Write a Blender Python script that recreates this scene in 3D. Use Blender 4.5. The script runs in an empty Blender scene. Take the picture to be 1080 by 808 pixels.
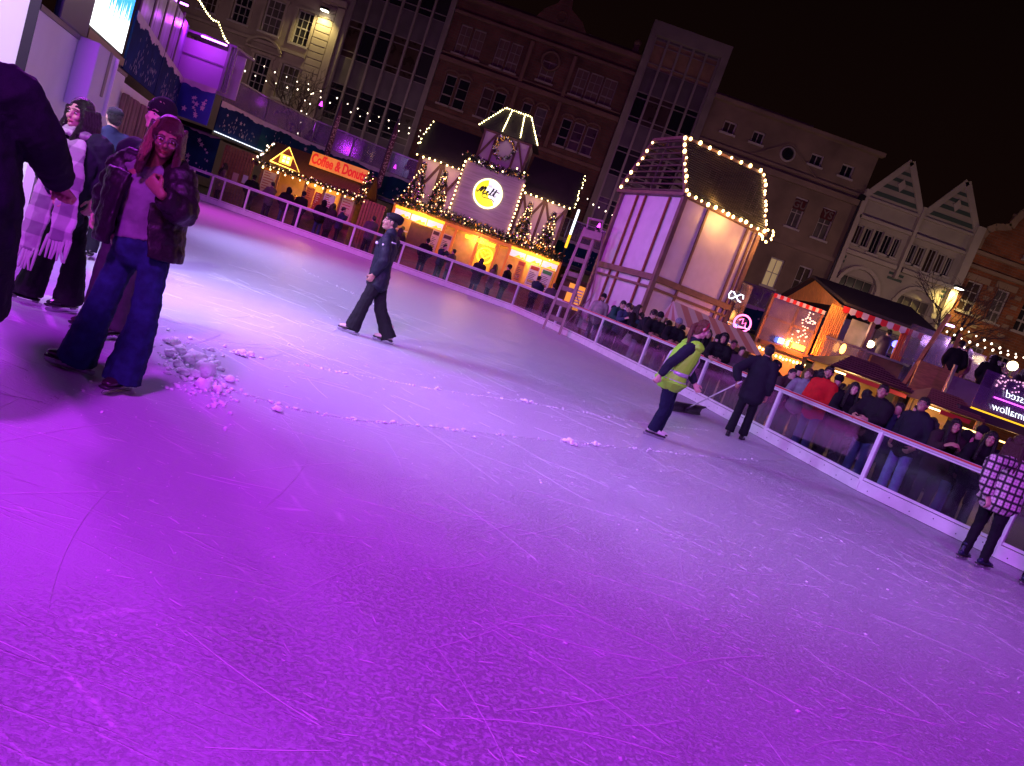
import bpy, bmesh, math, random
from mathutils import Vector, Matrix, noise
V = Vector
SC = bpy.context.scene
COL = SC.collection
R = math.radians
rnd = random.Random(7)

# ------------------------------------------------------------------ camera
CAM_H, FPX, ROLL, PITCH = 1.58, 780.0, R(19.62), R(8.23)
_c, _s, _cp, _sp = math.cos(ROLL), math.sin(ROLL), math.cos(PITCH), math.sin(PITCH)
R0, U0, F0 = V((1, 0, 0)), V((0, _sp, _cp)), V((0, _cp, -_sp))
CX, CY = R0 * _c + U0 * _s, R0 * -_s + U0 * _c
def ray(x, y):
    return F0 + CX * ((x - 540) / FPX) + CY * (-(y - 404) / FPX)
def at(x, y, Y):                       # world point on the vertical plane y = Y
    r = ray(x, y); return r * (Y / r.y) + V((0, 0, CAM_H))
def gnd(x, y, z=0.0):                  # world point on the ice
    r = ray(x, y); return r * ((CAM_H - z) / -r.z) + V((0, 0, CAM_H))
cd = bpy.data.cameras.new('camera'); cam = bpy.data.objects.new('camera', cd); COL.objects.link(cam)
cam.matrix_world = Matrix(((CX.x, CY.x, -F0.x, 0), (CX.y, CY.y, -F0.y, 0), (CX.z, CY.z, -F0.z, CAM_H), (0, 0, 0, 1)))
cd.sensor_width = 36; cd.sensor_fit = 'HORIZONTAL'; cd.lens = 36 * FPX / 1080
cd.clip_end = 500; cd.clip_start = 0.05
SC.camera = cam

# ------------------------------------------------------------------ materials
MATS = {}
def mat(name, col, rough=.6, metal=0., var=.0, vs=6., bump=0., bs=40., spec=.5, coat=0., emit=None, es=0., sheen=0., stretch=None, trans=0.):
    if name in MATS: return MATS[name]
    m = bpy.data.materials.new(name); m.use_nodes = True; nt = m.node_tree; n = nt.nodes; l = nt.links
    b = n['Principled BSDF']
    b.inputs['Base Color'].default_value = (*col, 1); b.inputs['Roughness'].default_value = rough
    b.inputs['Metallic'].default_value = metal; b.inputs['Specular IOR Level'].default_value = spec
    b.inputs['Coat Weight'].default_value = coat; b.inputs['Sheen Weight'].default_value = sheen
    b.inputs['Transmission Weight'].default_value = trans
    if emit: b.inputs['Emission Color'].default_value = (*emit, 1); b.inputs['Emission Strength'].default_value = es
    tc = n.new('ShaderNodeTexCoord'); src = tc.outputs['Object']
    if stretch:
        mp = n.new('ShaderNodeMapping'); mp.inputs['Scale'].default_value = stretch; l.new(src, mp.inputs['Vector']); src = mp.outputs[0]
    if var > 0:
        t = n.new('ShaderNodeTexNoise'); t.inputs['Scale'].default_value = vs; t.inputs['Detail'].default_value = 6; l.new(src, t.inputs['Vector'])
        r = n.new('ShaderNodeMapRange'); r.inputs['From Min'].default_value = .3; r.inputs['From Max'].default_value = .7
        r.inputs['To Min'].default_value = 1 - var; r.inputs['To Max'].default_value = 1 + var; l.new(t.outputs[0], r.inputs[0])
        mx = n.new('ShaderNodeMix'); mx.data_type = 'RGBA'; mx.blend_type = 'MULTIPLY'; mx.inputs[0].default_value = 1
        mx.inputs[6].default_value = (*col, 1); l.new(r.outputs[0], mx.inputs[7]); l.new(mx.outputs[2], b.inputs['Base Color'])
        r2 = n.new('ShaderNodeMapRange'); r2.inputs['To Min'].default_value = max(.03, rough - .12); r2.inputs['To Max'].default_value = min(1, rough + .12)
        l.new(t.outputs[0], r2.inputs[0]); l.new(r2.outputs[0], b.inputs['Roughness'])
    if bump > 0:
        t = n.new('ShaderNodeTexNoise'); t.inputs['Scale'].default_value = bs; t.inputs['Detail'].default_value = 5; l.new(src, t.inputs['Vector'])
        bp = n.new('ShaderNodeBump'); bp.inputs['Strength'].default_value = bump; bp.inputs['Distance'].default_value = .02
        l.new(t.outputs[0], bp.inputs['Height']); l.new(bp.outputs[0], b.inputs['Normal'])
    MATS[name] = m; return m
def emis(name, col, s):
    return mat(name, tuple(min(1, c) for c in col), .5, emit=col, es=s)
def brickmat(name, c1, c2, mortar, bw=.45, bh=.16, ms=.012, vert='XZ'):
    if name in MATS: return MATS[name]
    m = bpy.data.materials.new(name); m.use_nodes = True; nt = m.node_tree; n = nt.nodes; l = nt.links; b = n['Principled BSDF']
    b.inputs['Roughness'].default_value = .85
    tc = n.new('ShaderNodeTexCoord'); sp = n.new('ShaderNodeSeparateXYZ'); l.new(tc.outputs['Object'], sp.inputs[0])
    cb = n.new('ShaderNodeCombineXYZ'); ad = n.new('ShaderNodeMath'); l.new(sp.outputs[0], ad.inputs[0]); l.new(sp.outputs[1], ad.inputs[1])
    l.new(ad.outputs[0], cb.inputs[0]); l.new(sp.outputs[2], cb.inputs[1])
    br = n.new('ShaderNodeTexBrick'); l.new(cb.outputs[0], br.inputs[0]); br.inputs['Scale'].default_value = 1
    br.inputs['Brick Width'].default_value = bw; br.inputs['Row Height'].default_value = bh; br.inputs['Mortar Size'].default_value = ms
    br.inputs['Color1'].default_value = (*c1, 1); br.inputs['Color2'].default_value = (*c2, 1); br.inputs['Mortar'].default_value = (*mortar, 1)
    t = n.new('ShaderNodeTexNoise'); t.inputs['Scale'].default_value = .9; t.inputs['Detail'].default_value = 8; l.new(tc.outputs['Object'], t.inputs[0])
    r = n.new('ShaderNodeMapRange'); r.inputs['From Min'].default_value = .3; r.inputs['From Max'].default_value = .7; r.inputs['To Min'].default_value = .55; r.inputs['To Max'].default_value = 1.3
    l.new(t.outputs[0], r.inputs[0])
    mx = n.new('ShaderNodeMix'); mx.data_type = 'RGBA'; mx.blend_type = 'MULTIPLY'; mx.inputs[0].default_value = 1
    l.new(br.outputs[0], mx.inputs[6]); l.new(r.outputs[0], mx.inputs[7]); l.new(mx.outputs[2], b.inputs['Base Color'])
    bp = n.new('ShaderNodeBump'); bp.inputs['Distance'].default_value = .02; bp.inputs['Strength'].default_value = .6; bp.invert = True
    l.new(br.outputs['Fac'], bp.inputs['Height']); l.new(bp.outputs[0], b.inputs['Normal'])
    MATS[name] = m; return m
def sheetmat(name, tint, alpha, rough=.15, spec_col=(1, 1, 1), gl=.12, dirt=.0):
    """thin clear or milky sheet: part see-through, part body colour, part gloss"""
    if name in MATS: return MATS[name]
    m = bpy.data.materials.new(name); m.use_nodes = True; nt = m.node_tree; n = nt.nodes; l = nt.links
    n.remove(n['Principled BSDF']); out = n['Material Output']
    tr = n.new('ShaderNodeBsdfTransparent'); tr.inputs[0].default_value = (.93, .93, .95, 1)
    df = n.new('ShaderNodeBsdfDiffuse'); df.inputs[0].default_value = (*tint, 1)
    gs = n.new('ShaderNodeBsdfGlossy'); gs.inputs[0].default_value = (*spec_col, 1); gs.inputs[1].default_value = rough
    tc = n.new('ShaderNodeTexCoord'); nz = n.new('ShaderNodeTexNoise'); nz.inputs['Scale'].default_value = 2.2; nz.inputs['Detail'].default_value = 7
    l.new(tc.outputs['Object'], nz.inputs[0])
    mr = n.new('ShaderNodeMapRange'); mr.inputs['From Min'].default_value = .35; mr.inputs['From Max'].default_value = .7
    mr.inputs['To Min'].default_value = max(0, alpha - dirt); mr.inputs['To Max'].default_value = min(1, alpha + dirt); l.new(nz.outputs[0], mr.inputs[0])
    m1 = n.new('ShaderNodeMixShader'); l.new(mr.outputs[0], m1.inputs[0]); l.new(tr.outputs[0], m1.inputs[1]); l.new(df.outputs[0], m1.inputs[2])
    lw = n.new('ShaderNodeFresnel'); lw.inputs[0].default_value = 1.45
    ma = n.new('ShaderNodeMath'); ma.operation = 'MULTIPLY_ADD'; ma.inputs[1].default_value = .28; ma.inputs[2].default_value = gl * .15; l.new(lw.outputs[0], ma.inputs[0])
    m2 = n.new('ShaderNodeMixShader'); l.new(ma.outputs[0], m2.inputs[0]); l.new(m1.outputs[0], m2.inputs[1]); l.new(gs.outputs[0], m2.inputs[2])
    l.new(m2.outputs[0], out.inputs[0]); MATS[name] = m; return m

# ------------------------------------------------------------------ mesh builder
class MB:
    def __init__(s): s.v = []; s.f = []; s.p = []
    def add(s, vs, fs):
        o = len(s.v); s.p.append((o, len(s.f))); s.v += [V(p) for p in vs]; s.f += [tuple(i + o for i in f) for f in fs]; return s
    def box(s, c, d, M=None):
        c = V(c); vs = []
        for x in (-.5, .5):
            for y in (-.5, .5):
                for z in (-.5, .5):
                    p = V((x * d[0], y * d[1], z * d[2])); vs.append(c + (M @ p if M else p))
        return s.add(vs, [(0, 1, 3, 2), (4, 6, 7, 5), (0, 4, 5, 1), (2, 3, 7, 6), (0, 2, 6, 4), (1, 5, 7, 3)])
    def bb(s, x0, x1, y0, y1, z0, z1):
        return s.box(((x0 + x1) / 2, (y0 + y1) / 2, (z0 + z1) / 2), (abs(x1 - x0), abs(y1 - y0), abs(z1 - z0)))
    def bar(s, p0, p1, w, h=None, up=(0, 0, 1)):
        p0, p1 = V(p0), V(p1); h = h or w; d = p1 - p0; L = d.length
        if L < 1e-6: return s
        d /= L; u = V(up); 
        if abs(u.dot(d)) > .98: u = V((0, 1, 0))
        sd = d.cross(u).normalized(); u = sd.cross(d).normalized()
        return s.box((p0 + p1) / 2, (w, L, h), Matrix((sd, d, u)).transposed())
    def quad(s, a, b, c, d): return s.add([a, b, c, d], [(0, 1, 2, 3)])
    def prism(s, poly, ex):
        n = len(poly); ex = V(ex); vs = [V(p) for p in poly] + [V(p) + ex for p in poly]
        return s.add(vs, [tuple(range(n)), tuple(range(2 * n - 1, n - 1, -1))] + [(i, i + n, (i + 1) % n + n, (i + 1) % n) for i in range(n)])
    def tube(s, pts, rad, seg=10, side=(1, 0, 0), cap=True, flat=False):
        pts = [V(p) for p in pts]; n = len(pts)
        if not isinstance(rad, (list, tuple)): rad = [rad] * n
        rad = [r if isinstance(r, (list, tuple)) else (r, r) for r in rad]
        T = [(pts[min(i + 1, n - 1)] - pts[max(i - 1, 0)]).normalized() for i in range(n)]
        S = V(side)
        if cap:
            r0, r1 = rad[0], rad[-1]
            pts = [pts[0] - T[0] * min(r0) * .55] + pts; rad = [(r0[0] * .62, r0[1] * .62)] + list(rad); T = [T[0]] + T; n += 1
            if not flat: pts = pts + [pts[-1] + T[-1] * min(r1) * .55]; rad = rad + [(r1[0] * .62, r1[1] * .62)]; T = T + [T[-1]]; n += 1
        vs = []; fs = []
        for i in range(n):
            t = T[i]; u = S - t * S.dot(t)
            if u.length < .05: u = V((0, 1, 0)) - t * t.y
            if u.length < .05: u = V((0, 0, 1)) - t * t.z
            u.normalize(); w = t.cross(u)
            for k in range(seg):
                a = 2 * math.pi * k / seg; vs.append(pts[i] + u * (rad[i][0] * math.cos(a)) + w * (rad[i][1] * math.sin(a)))
        for i in range(n - 1):
            for k in range(seg):
                k2 = (k + 1) % seg; fs.append((i * seg + k, i * seg + k2, (i + 1) * seg + k2, (i + 1) * seg + k))
        fs.append(tuple(range(seg - 1, -1, -1))); fs.append(tuple((n - 1) * seg + k for k in range(seg)))
        return s.add(vs, fs)
    def ell(s, c, r, M=None, seg=14, rings=9):
        c = V(c); r = r if isinstance(r, (list, tuple)) else (r, r, r); vs = []; fs = []
        for i in range(rings + 1):
            ph = math.pi * i / rings
            for k in range(seg):
                a = 2 * math.pi * k / seg
                p = V((r[0] * math.sin(ph) * math.cos(a), r[1] * math.sin(ph) * math.sin(a), -r[2] * math.cos(ph))); vs.append(c + (M @ p if M else p))
        for i in range(rings):
            for k in range(seg):
                k2 = (k + 1) % seg; fs.append((i * seg + k, i * seg + k2, (i + 1) * seg + k2, (i + 1) * seg + k))
        return s.add(vs, fs)
    def tor(s, c, Rr, r, ax=(0, 1, 0), seg=24, sg=6, sc=(1, 1)):
        c = V(c); ax = V(ax).normalized(); u = ax.orthogonal().normalized(); w = ax.cross(u); vs = []; fs = []
        for i in range(seg):
            a = 2 * math.pi * i / seg; d = u * math.cos(a) * sc[0] + w * math.sin(a) * sc[1]
            for k in range(sg):
                b = 2 * math.pi * k / sg; vs.append(c + d * (Rr + r * math.cos(b)) + ax * (r * math.sin(b)))
        for i in range(seg):
            for k in range(sg):
                fs.append((i * sg + k, ((i + 1) % seg) * sg + k, ((i + 1) % seg) * sg + (k + 1) % sg, i * sg + (k + 1) % sg))
        return s.add(vs, fs)
    def mesh(s, name, inv=None, smooth=False):
        me = bpy.data.meshes.new(name); vs = [inv @ p for p in s.v] if inv else s.v
        me.from_pydata([tuple(p) for p in vs], [], s.f); me.validate()
        bm = bmesh.new(); bm.from_mesh(me); bmesh.ops.remove_doubles(bm, verts=bm.verts, dist=1e-6); bmesh.ops.recalc_face_normals(bm, faces=bm.faces); bm.to_mesh(me); bm.free()
        if smooth: me.shade_smooth()
        return me
WM = {}
def base(o):
    while o.parent: o = o.parent
    return WM.get(o.name)
def thing(name, label, cat, loc=(0, 0, 0), group=None):
    o = bpy.data.objects.new(name, None); COL.objects.link(o); o.location = loc; o.empty_display_size = .2
    o['label'] = label; o['category'] = cat
    if group: o['group'] = group
    WM[o.name] = Matrix.Translation(V(loc)).inverted(); return o
def tag(o, label, cat, group=None, kind=None):
    o['label'] = label
    if cat: o['category'] = cat
    if group: o['group'] = group
    if kind: o['kind'] = kind
    return o
SPLIT = {'post', 'rail', 'panel_frame', 'drape', 'shelf', 'window_surround', 'pane', 'roof', 'gable_end'}
def obj(name, mb, m, parent=None, smooth=False, bev=0):
    if name in SPLIT and parent and 1 < len(mb.p) <= 12:
        for i, (v0, f0) in enumerate(mb.p):
            v1, f1 = mb.p[i + 1] if i + 1 < len(mb.p) else (len(mb.v), len(mb.f)); q = MB(); q.v = mb.v[v0:v1]; q.f = [tuple(k - v0 for k in f) for f in mb.f[f0:f1]]; q.p = [(0, 0)]
            o = obj(name, q, m, parent, smooth, bev)
        return o
    me = mb.mesh(name, base(parent) if parent else None, smooth); o = bpy.data.objects.new(name, me); COL.objects.link(o)
    for mm in (m if isinstance(m, (list, tuple)) else [m]): me.materials.append(mm)
    if parent: o.parent = parent
    if bev:
        bv = o.modifiers.new('b', 'BEVEL'); bv.width = bev; bv.segments = 2; bv.limit_method = 'ANGLE'; bv.angle_limit = R(40)
    return o
def solo(name, mb, m, label, cat, group=None, smooth=False, bev=0, loc=None):
    """a one-mesh thing with its origin at its own foot"""
    if loc is None:
        xs = [p.x for p in mb.v]; ys = [p.y for p in mb.v]; loc = V(((min(xs) + max(xs)) / 2, (min(ys) + max(ys)) / 2, min(p.z for p in mb.v)))
    loc = V(loc); mb.v = [p - loc for p in mb.v]; o = obj(name, mb, m, None, smooth, bev); o.location = loc; return tag(o, label, cat, group)
def struct(name, mb, m, label=None, kind='structure', smooth=False):
    o = obj(name, mb, m, None, smooth); o['kind'] = kind
    if label: o['label'] = label
    return o
def dup(root, loc, rotz=0, label=None, group=None, scale=1):
    r = root.copy(); COL.objects.link(r); r.location = loc; r.rotation_euler = (0, 0, rotz); r.scale = (scale,) * 3
    if label: r['label'] = label
    if group: r['group'] = group
    for ch in root.children:
        c = ch.copy(); COL.objects.link(c); c.parent = r
        for g in ch.children:
            d = g.copy(); COL.objects.link(d); d.parent = c
    return r
def share(o, name, parent, loc):
    """another child that reuses o's mesh (bulbs, baubles)"""
    c = bpy.data.objects.new(name, o); COL.objects.link(c); c.parent = parent; c.location = loc; return c
_tex = {}
def blob(mb, name, m, parent, vox, sm=4, disp=0, ds=.08):
    """fuse overlapping closed shells into one continuous skin"""
    me = mb.mesh(name, base(parent)); o = bpy.data.objects.new('tmp_' + name, me); COL.objects.link(o)
    r = o.modifiers.new('r', 'REMESH'); r.mode = 'VOXEL'; r.voxel_size = vox; r.use_smooth_shade = True
    if sm: s = o.modifiers.new('s', 'SMOOTH'); s.factor = .5; s.iterations = sm
    if disp:
        k = round(ds, 3)
        if k not in _tex:
            t = bpy.data.textures.new('folds', 'CLOUDS'); t.noise_scale = ds; t.noise_depth = 2; _tex[k] = t
        d = o.modifiers.new('d', 'DISPLACE'); d.texture = _tex[k]; d.strength = disp; d.mid_level = .5; d.texture_coords = 'LOCAL'
    dg = bpy.context.evaluated_depsgraph_get(); nm = bpy.data.meshes.new_from_object(o.evaluated_get(dg)); nm.name = name
    bpy.data.objects.remove(o); bpy.data.meshes.remove(me)
    nm.materials.clear(); nm.materials.append(m); nm.shade_smooth()
    q = bpy.data.objects.new(name, nm); COL.objects.link(q); q.parent = parent; return q
def text(s, size, m, name, parent, loc, rx=R(90), rz=0, ext=.01, mirror=False, off=0., align='CENTER', sx=1., shear=0.):
    c = bpy.data.curves.new('txt', 'FONT'); c.body = s; c.size = size; c.extrude = ext; c.offset = off; c.align_x = align; c.align_y = 'CENTER'; c.shear = shear; c.resolution_u = 4
    o = bpy.data.objects.new('txt', c); COL.objects.link(o); dg = bpy.context.evaluated_depsgraph_get(); bpy.context.view_layer.update()
    me = bpy.data.meshes.new_from_object(o.evaluated_get(bpy.context.evaluated_depsgraph_get())); bpy.data.objects.remove(o)
    M = Matrix.Translation(V(loc)) @ Matrix.Rotation(rz, 4, 'Z') @ Matrix.Rotation(rx, 4, 'X') @ Matrix.Diagonal((-sx if mirror else sx, 1, 1, 1))
    b = base(parent); me.transform(b @ M if b else M)
    if mirror: me.flip_normals()
    me.materials.clear(); me.materials.append(m); q = bpy.data.objects.new(name, me); COL.objects.link(q); q.parent = parent; return q
def lamp(name, kind, loc, col, e, size=.3, tgt=None, cone=60, blend=.6):
    d = bpy.data.lights.new(name, kind); d.color = col; d.energy = e; o = bpy.data.objects.new(name, d); COL.objects.link(o); o.location = loc
    if kind in ('POINT', 'SPOT'): d.shadow_soft_size = size
    if kind == 'AREA': d.size = size
    if kind == 'SPOT': d.spot_size = R(cone); d.spot_blend = blend
    if tgt is not None: o.rotation_euler = (V(tgt) - V(loc)).to_track_quat('-Z', 'Y').to_euler()
    return o
# ------------------------------------------------------------------ people
def frame(f, up=(0, 0, 1)):
    f = V(f).normalized(); u = V(up); r = f.cross(u).normalized(); u = r.cross(f).normalized(); return Matrix((r, f, u)).transposed()
def hand(mb, w, d, n, side, curl=.5, s=1.):
    d = V(d).normalized(); n = V(n); n = (n - d * n.dot(d)).normalized(); u = d.cross(n) * side
    mb.tube([w - d * .02, w + d * .03 * s, w + d * .09 * s], [(.028 * s, .022 * s), (.038 * s, .018 * s), (.040 * s, .015 * s)], 10, side=u)
    for i, L in enumerate((.072, .080, .075, .058)):
        p = w + d * .086 * s + u * (.029 - .0193 * i) * s; pts = [p - d * .02]; a = curl * .35; pts.append(p)
        for k, fr in enumerate((.42, .32, .26)):
            a += curl * (.75, 1.05, .7)[k]; p = p + (d * math.cos(a) + n * math.sin(a)) * L * fr * s; pts.append(p)
        mb.tube(pts, [.0105 * s, .0108 * s, .0102 * s, .0093 * s, .008 * s], 8, side=u)
    t0 = w + d * .025 * s + u * .026 * s; t1 = t0 + (d * .65 + u * .7 + n * .25).normalized() * .040 * s
    t2 = t1 + (d * .85 + u * (.25 - .5 * curl) + n * .45 * (1 + curl)).normalized() * .030 * s; t3 = t2 + (d * .8 - u * .3 * curl + n * (.4 + curl)).normalized() * .024 * s
    mb.tube([t0 - u * .012, t0, t1, t2, t3], [.014 * s, .0145 * s, .0115 * s, .010 * s, .008 * s], 8)
SKINS = {'light': (.55, .34, .26), 'tan': (.42, .24, .16), 'brown': (.23, .12, .075)}
def skinm(k):
    return mat('skin_' + k, SKINS[k], .5, var=.08, vs=30, bump=.15, bs=300, spec=.4)
def mixc(a, b, t): return a + (b - a) * t
def interp(pts, n):
    out = []
    for i in range(len(pts) - 1):
        for k in range(n): out.append(pts[i].lerp(pts[i + 1], k / n))
    out.append(pts[-1]); return out
def rinterp(rad, n):
    rad = [r if isinstance(r, (list, tuple)) else (r, r) for r in rad]; out = []
    for i in range(len(rad) - 1):
        for k in range(n): out.append((mixc(rad[i][0], rad[i + 1][0], k / n), mixc(rad[i][1], rad[i + 1][1], k / n)))
    out.append(rad[-1]); return out
def quilted(mb, pts, rad, side, step, amt, seg=14, flat=True):
    n = 6; P_ = interp([V(p) for p in pts], n); Q = rinterp(rad, n); L = 0; out = []
    for i, p in enumerate(P_):
        if i: L += (p - P_[i - 1]).length
        k = 1 + amt * (abs(math.sin(math.pi * L / step)) - .6) if amt else 1
        out.append((Q[i][0] * k, Q[i][1] * k))
    mb.tube(P_, out, seg, side=side, flat=flat)
def pose(x, y, z=0, ang=180, h=1.72, arms='down', lean=0., stance=.0, look=0., nod=0., side_lean=0.):
    """joints of a standing figure in world space; ang 0 = facing away from the camera"""
    k = h / 1.75; f = V((-math.sin(R(ang)), math.cos(R(ang)), 0)); r = V((math.cos(R(ang)), math.sin(R(ang)), 0)); u = V((0, 0, 1)); o = V((x, y, z))
    def p(a, b, c): return o + (r * a + f * b + u * c) * k
    J = dict(o=o, f=f, r=r, k=k); s = stance; l = lean; sl = side_lean
    J['pel'] = p(0, 0, .95); J['waist'] = p(sl * .3, l * .25, 1.10); J['chest'] = p(sl * .7, l * .6, 1.32); J['neck'] = p(sl, l, 1.49 - abs(l) * .15); hd = p(sl * 1.1, l * 1.25 + .02, 1.645 - abs(l) * .25)
    J['head'] = hd; fa = Matrix.Rotation(R(look), 3, 'Z') @ f; J['face'] = (fa + u * (-math.tan(R(nod)))).normalized()
    for sgn, n in ((1, 'R'), (-1, 'L')):
        sh = p(.175 * sgn + sl, l, 1.43 - abs(l) * .15); J['sh' + n] = sh
        st = s * sgn
        J['hip' + n] = p(.09 * sgn, 0, .90); J['kn' + n] = p(.10 * sgn, st * .5 + .02, .50); J['an' + n] = p(.105 * sgn, st, .09); J['toe' + n] = p(.12 * sgn, st + .15, .03)
        a = arms if isinstance(arms, str) else arms[0 if n == 'R' else 1]
        E, W = {'down': ((.24, -.03, 1.14), (.25, .06, .90)), 'pocket': ((.28, -.06, 1.14), (.20, .10, .97)), 'rail': ((.24, .16, 1.18), (.12, .36, 1.13)),
                'clasp': ((.25, .03, 1.12), (.05, .22, .98)), 'phone': ((.22, .14, 1.18), (.10, .30, 1.30)), 'cross': ((.25, .10, 1.15), (-.04, .24, 1.17)),
                'up': ((.26, .12, 1.25), (.14, .22, 1.46)), 'push': ((.22, .10, 1.17), (.12, .34, 1.02)), 'back': ((.24, -.16, 1.15), (.10, -.2, .98))}[a]
        J['el' + n] = p(E[0] * sgn + sl * .8, E[1] + l * .8, E[2]); J['wr' + n] = p(W[0] * sgn + sl * .8, W[1] + l * .8, W[2])
    return J
def person(label, J, S, group=None, det=1, foot=None):
    """det 2 = near (fingers, face), 1 = middle, 0 = far"""
    k = J['k']; f = J['f']; r = J['r']; U = V((0, 0, 1)); g = S.get
    root = thing('person', label, 'person', foot if foot is not None else J['o'], group)
    vx = (.02, .011, .0055)[det]; vc = (.03, .016, .009)[det]
    hc = J['head']; fc = J['face']; H = frame(fc, g('headup', (0, 0, 1))); hr, hf, hu = H.col[0], H.col[1], H.col[2]
    def h(a, b, c): return hc + (hr * a + hf * b + hu * c) * k
    skin = skinm(g('skin', 'light'))
    # ---- body: one continuous skin
    mb = MB()
    mb.ell(h(0, -.012, .025), (.076 * k, .096 * k, .095 * k), H); mb.ell(h(0, .022, -.045), (.056 * k, .068 * k, .072 * k), H); mb.ell(h(0, .062, -.093), (.026 * k, .022 * k, .018 * k), H)
    if det:
        mb.tube([h(0, .082, .022), h(0, .094, -.008), h(0, .099, -.024)], [.010 * k, .0115 * k, .0145 * k], 8); mb.ell(h(0, .080, -.085), (.022 * k, .018 * k, .016 * k), H)
        for s in (-1, 1):
            mb.ell(h(.034 * s, .062, -.025), (.026 * k, .026 * k, .026 * k), H); mb.ell(h(.079 * s, -.005, .0), (.010 * k, .022 * k, .032 * k), H); mb.ell(h(.032 * s, .076, .036), (.026 * k, .014 * k, .008 * k), H)
        mb.ell(h(0, .080, -.058), (.026 * k, .014 * k, .012 * k), H)
    nk = J['neck']; mb.tube([h(0, -.02, -.06), nk, nk - U * .05 * k], [.054 * k, .056 * k, .075 * k], 12)
    w = g('wide', 1.)
    mb.tube([J['pel'] - U * .06 * k, J['pel'], J['waist'], J['chest'], J['neck'] - U * .06 * k, J['neck']], [(.13 * w * k, .1 * k), (.155 * w * k, .11 * w * k), (.125 * w * k, .095 * w * k), (.155 * w * k, .112 * w * k), (.14 * k, .08 * k), (.06 * k, .055 * k)], 16, side=r)
    mb.tube([J['shL'], J['shR']], .052 * k, 10, side=f)
    for n, s in (('R', 1), ('L', -1)):
        mb.tube([J['sh' + n], J['sh' + n].lerp(J['el' + n], .4), J['el' + n], J['el' + n].lerp(J['wr' + n], .35), J['wr' + n]], [.052 * k, .047 * k, .039 * k, .040 * k, .027 * k], 10)
        fo = (J['wr' + n] - J['el' + n]).normalized(); pn = g('palm' + n, None); pn = V(pn) if pn else (-r * s * .8 + f * .1 - U * .2)
        if det: hand(mb, J['wr' + n], g('hd' + n, fo), pn, s if g('flip' + n) is None else -s, g('curl' + n, .55), k * (1.05 if det == 2 else 1.15))
        else: mb.ell(J['wr' + n] + fo * .06 * k, .042 * k)
        mb.tube([J['hip' + n], J['hip' + n].lerp(J['kn' + n], .4), J['kn' + n], J['kn' + n].lerp(J['an' + n], .35), J['an' + n]], [.085 * k, .078 * k, .055 * k, .055 * k, .038 * k], 10)
    blob(mb, 'body', skin, root, vx, 3)
    if det:
        if det == 2 or g('eyes', 1):
            ew = mat('eye_white', (.6, .56, .54), .2); ei = mat('eye_iris', (.015, .01, .008), .1); hairm = mat('brow_' + g('hairk', 'black'), g('hairc', (.012, .009, .008)), .6)
            for s in (-1, 1):
                e = MB().ell(h(.031 * s, .0765, .011), (.0135 * k, .009 * k, .0062 * k), H); eo = obj('eye', e, ew, root, True)
                obj('iris', MB().ell(h(.031 * s + g('gaze', 0), .0832, .0112), (.0062 * k, .004 * k, .0056 * k), H), ei, eo, True)
                obj('eyebrow', MB().tube([h(.013 * s, .092, .036), h(.032 * s, .092, .043), h(.052 * s, .078, .036)], .0035 * k, 6), hairm, root, True)
            if det == 2:
                lm = mat('lips_' + g('skin', 'light'), tuple(c * m_ for c, m_ in zip(SKINS[g('skin', 'light')], (.95, .5, .55))), .35)
                lo = MB(); lo.tube([h(-.024, .083, -.056), h(-.008, .096, -.052), h(.008, .096, -.052), h(.024, .083, -.056)], .0048 * k, 6); lo.tube([h(-.02, .084, -.060), h(0, .096, -.065), h(.02, .084, -.060)], .0055 * k, 6)
                obj('lips', lo, lm, root, True)
    # ---- trousers
    tc = g('legs', (.012, .012, .016)); tm = mat('cloth_%02x%02x%02x' % tuple(int(c * 255) for c in tc) + g('legk', ''), tc, .9, var=g('legvar', .18), vs=14, bump=.35, bs=260, spec=.2)
    kw = g('knee', .075); hw = g('hem', .075); drop = g('hemz', .05)
    mb = MB(); mb.tube([J['waist'] - U * .04 * k, J['pel'], J['pel'] - U * .09 * k], [(.138 * w * k, .108 * w * k), (.168 * w * k, .128 * w * k), (.15 * w * k, .11 * k)], 16, side=r)
    for n, s in (('R', 1), ('L', -1)):
        dr = (J['an' + n] - J['kn' + n]).normalized(); en = J['an' + n] + dr * (.05 - drop) * k; mid = J['kn' + n].lerp(J['an' + n], .5)
        quilted(mb, [J['hip' + n] + U * .03 * k, J['hip' + n].lerp(J['kn' + n], .5), J['kn' + n], mid, en], [(.098 * w * k, .105 * w * k), ((.085 * w + kw) / 2 * k, .09 * w * k), (kw * k, kw * k), ((kw + hw) / 2 * k, (kw + hw) / 2 * k), (hw * k, hw * 1.08 * k)], r, .13, .04, 12)
    blob(mb, 'jeans' if g('jeans') else 'trousers', tm, root, vc, 2, .02 if det == 2 else .012, .07)
    # ---- feet
    sk = g('shoes', 'shoe'); sm_ = mat('leather_' + g('shoek', 'black'), g('shoec', (.012, .011, .012)), .3, bump=.1, bs=90, coat=.2)
    for n in 'RL':
        a, t = J['an' + n], J['toe' + n]; d = (t - a); d.z = 0; d = d.normalized() if d.length > .01 else f; sd = d.cross(U)
        foot_z = max(t.z - .032, J['o'].z) if J['o'].z > -.2 else t.z; lift = .055 * k if sk == 'skate' else 0
        b0 = V((a.x, a.y, foot_z)) + U * lift
        m1 = MB(); m1.tube([b0 - d * .065 * k + U * .035 * k, b0 + d * .02 * k + U * .045 * k, b0 + d * .11 * k + U * .03 * k, b0 + d * .175 * k + U * .022 * k], [(.036 * k, .034 * k), (.042 * k, .045 * k), (.046 * k, .03 * k), (.034 * k, .02 * k)], 12, side=sd)
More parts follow.
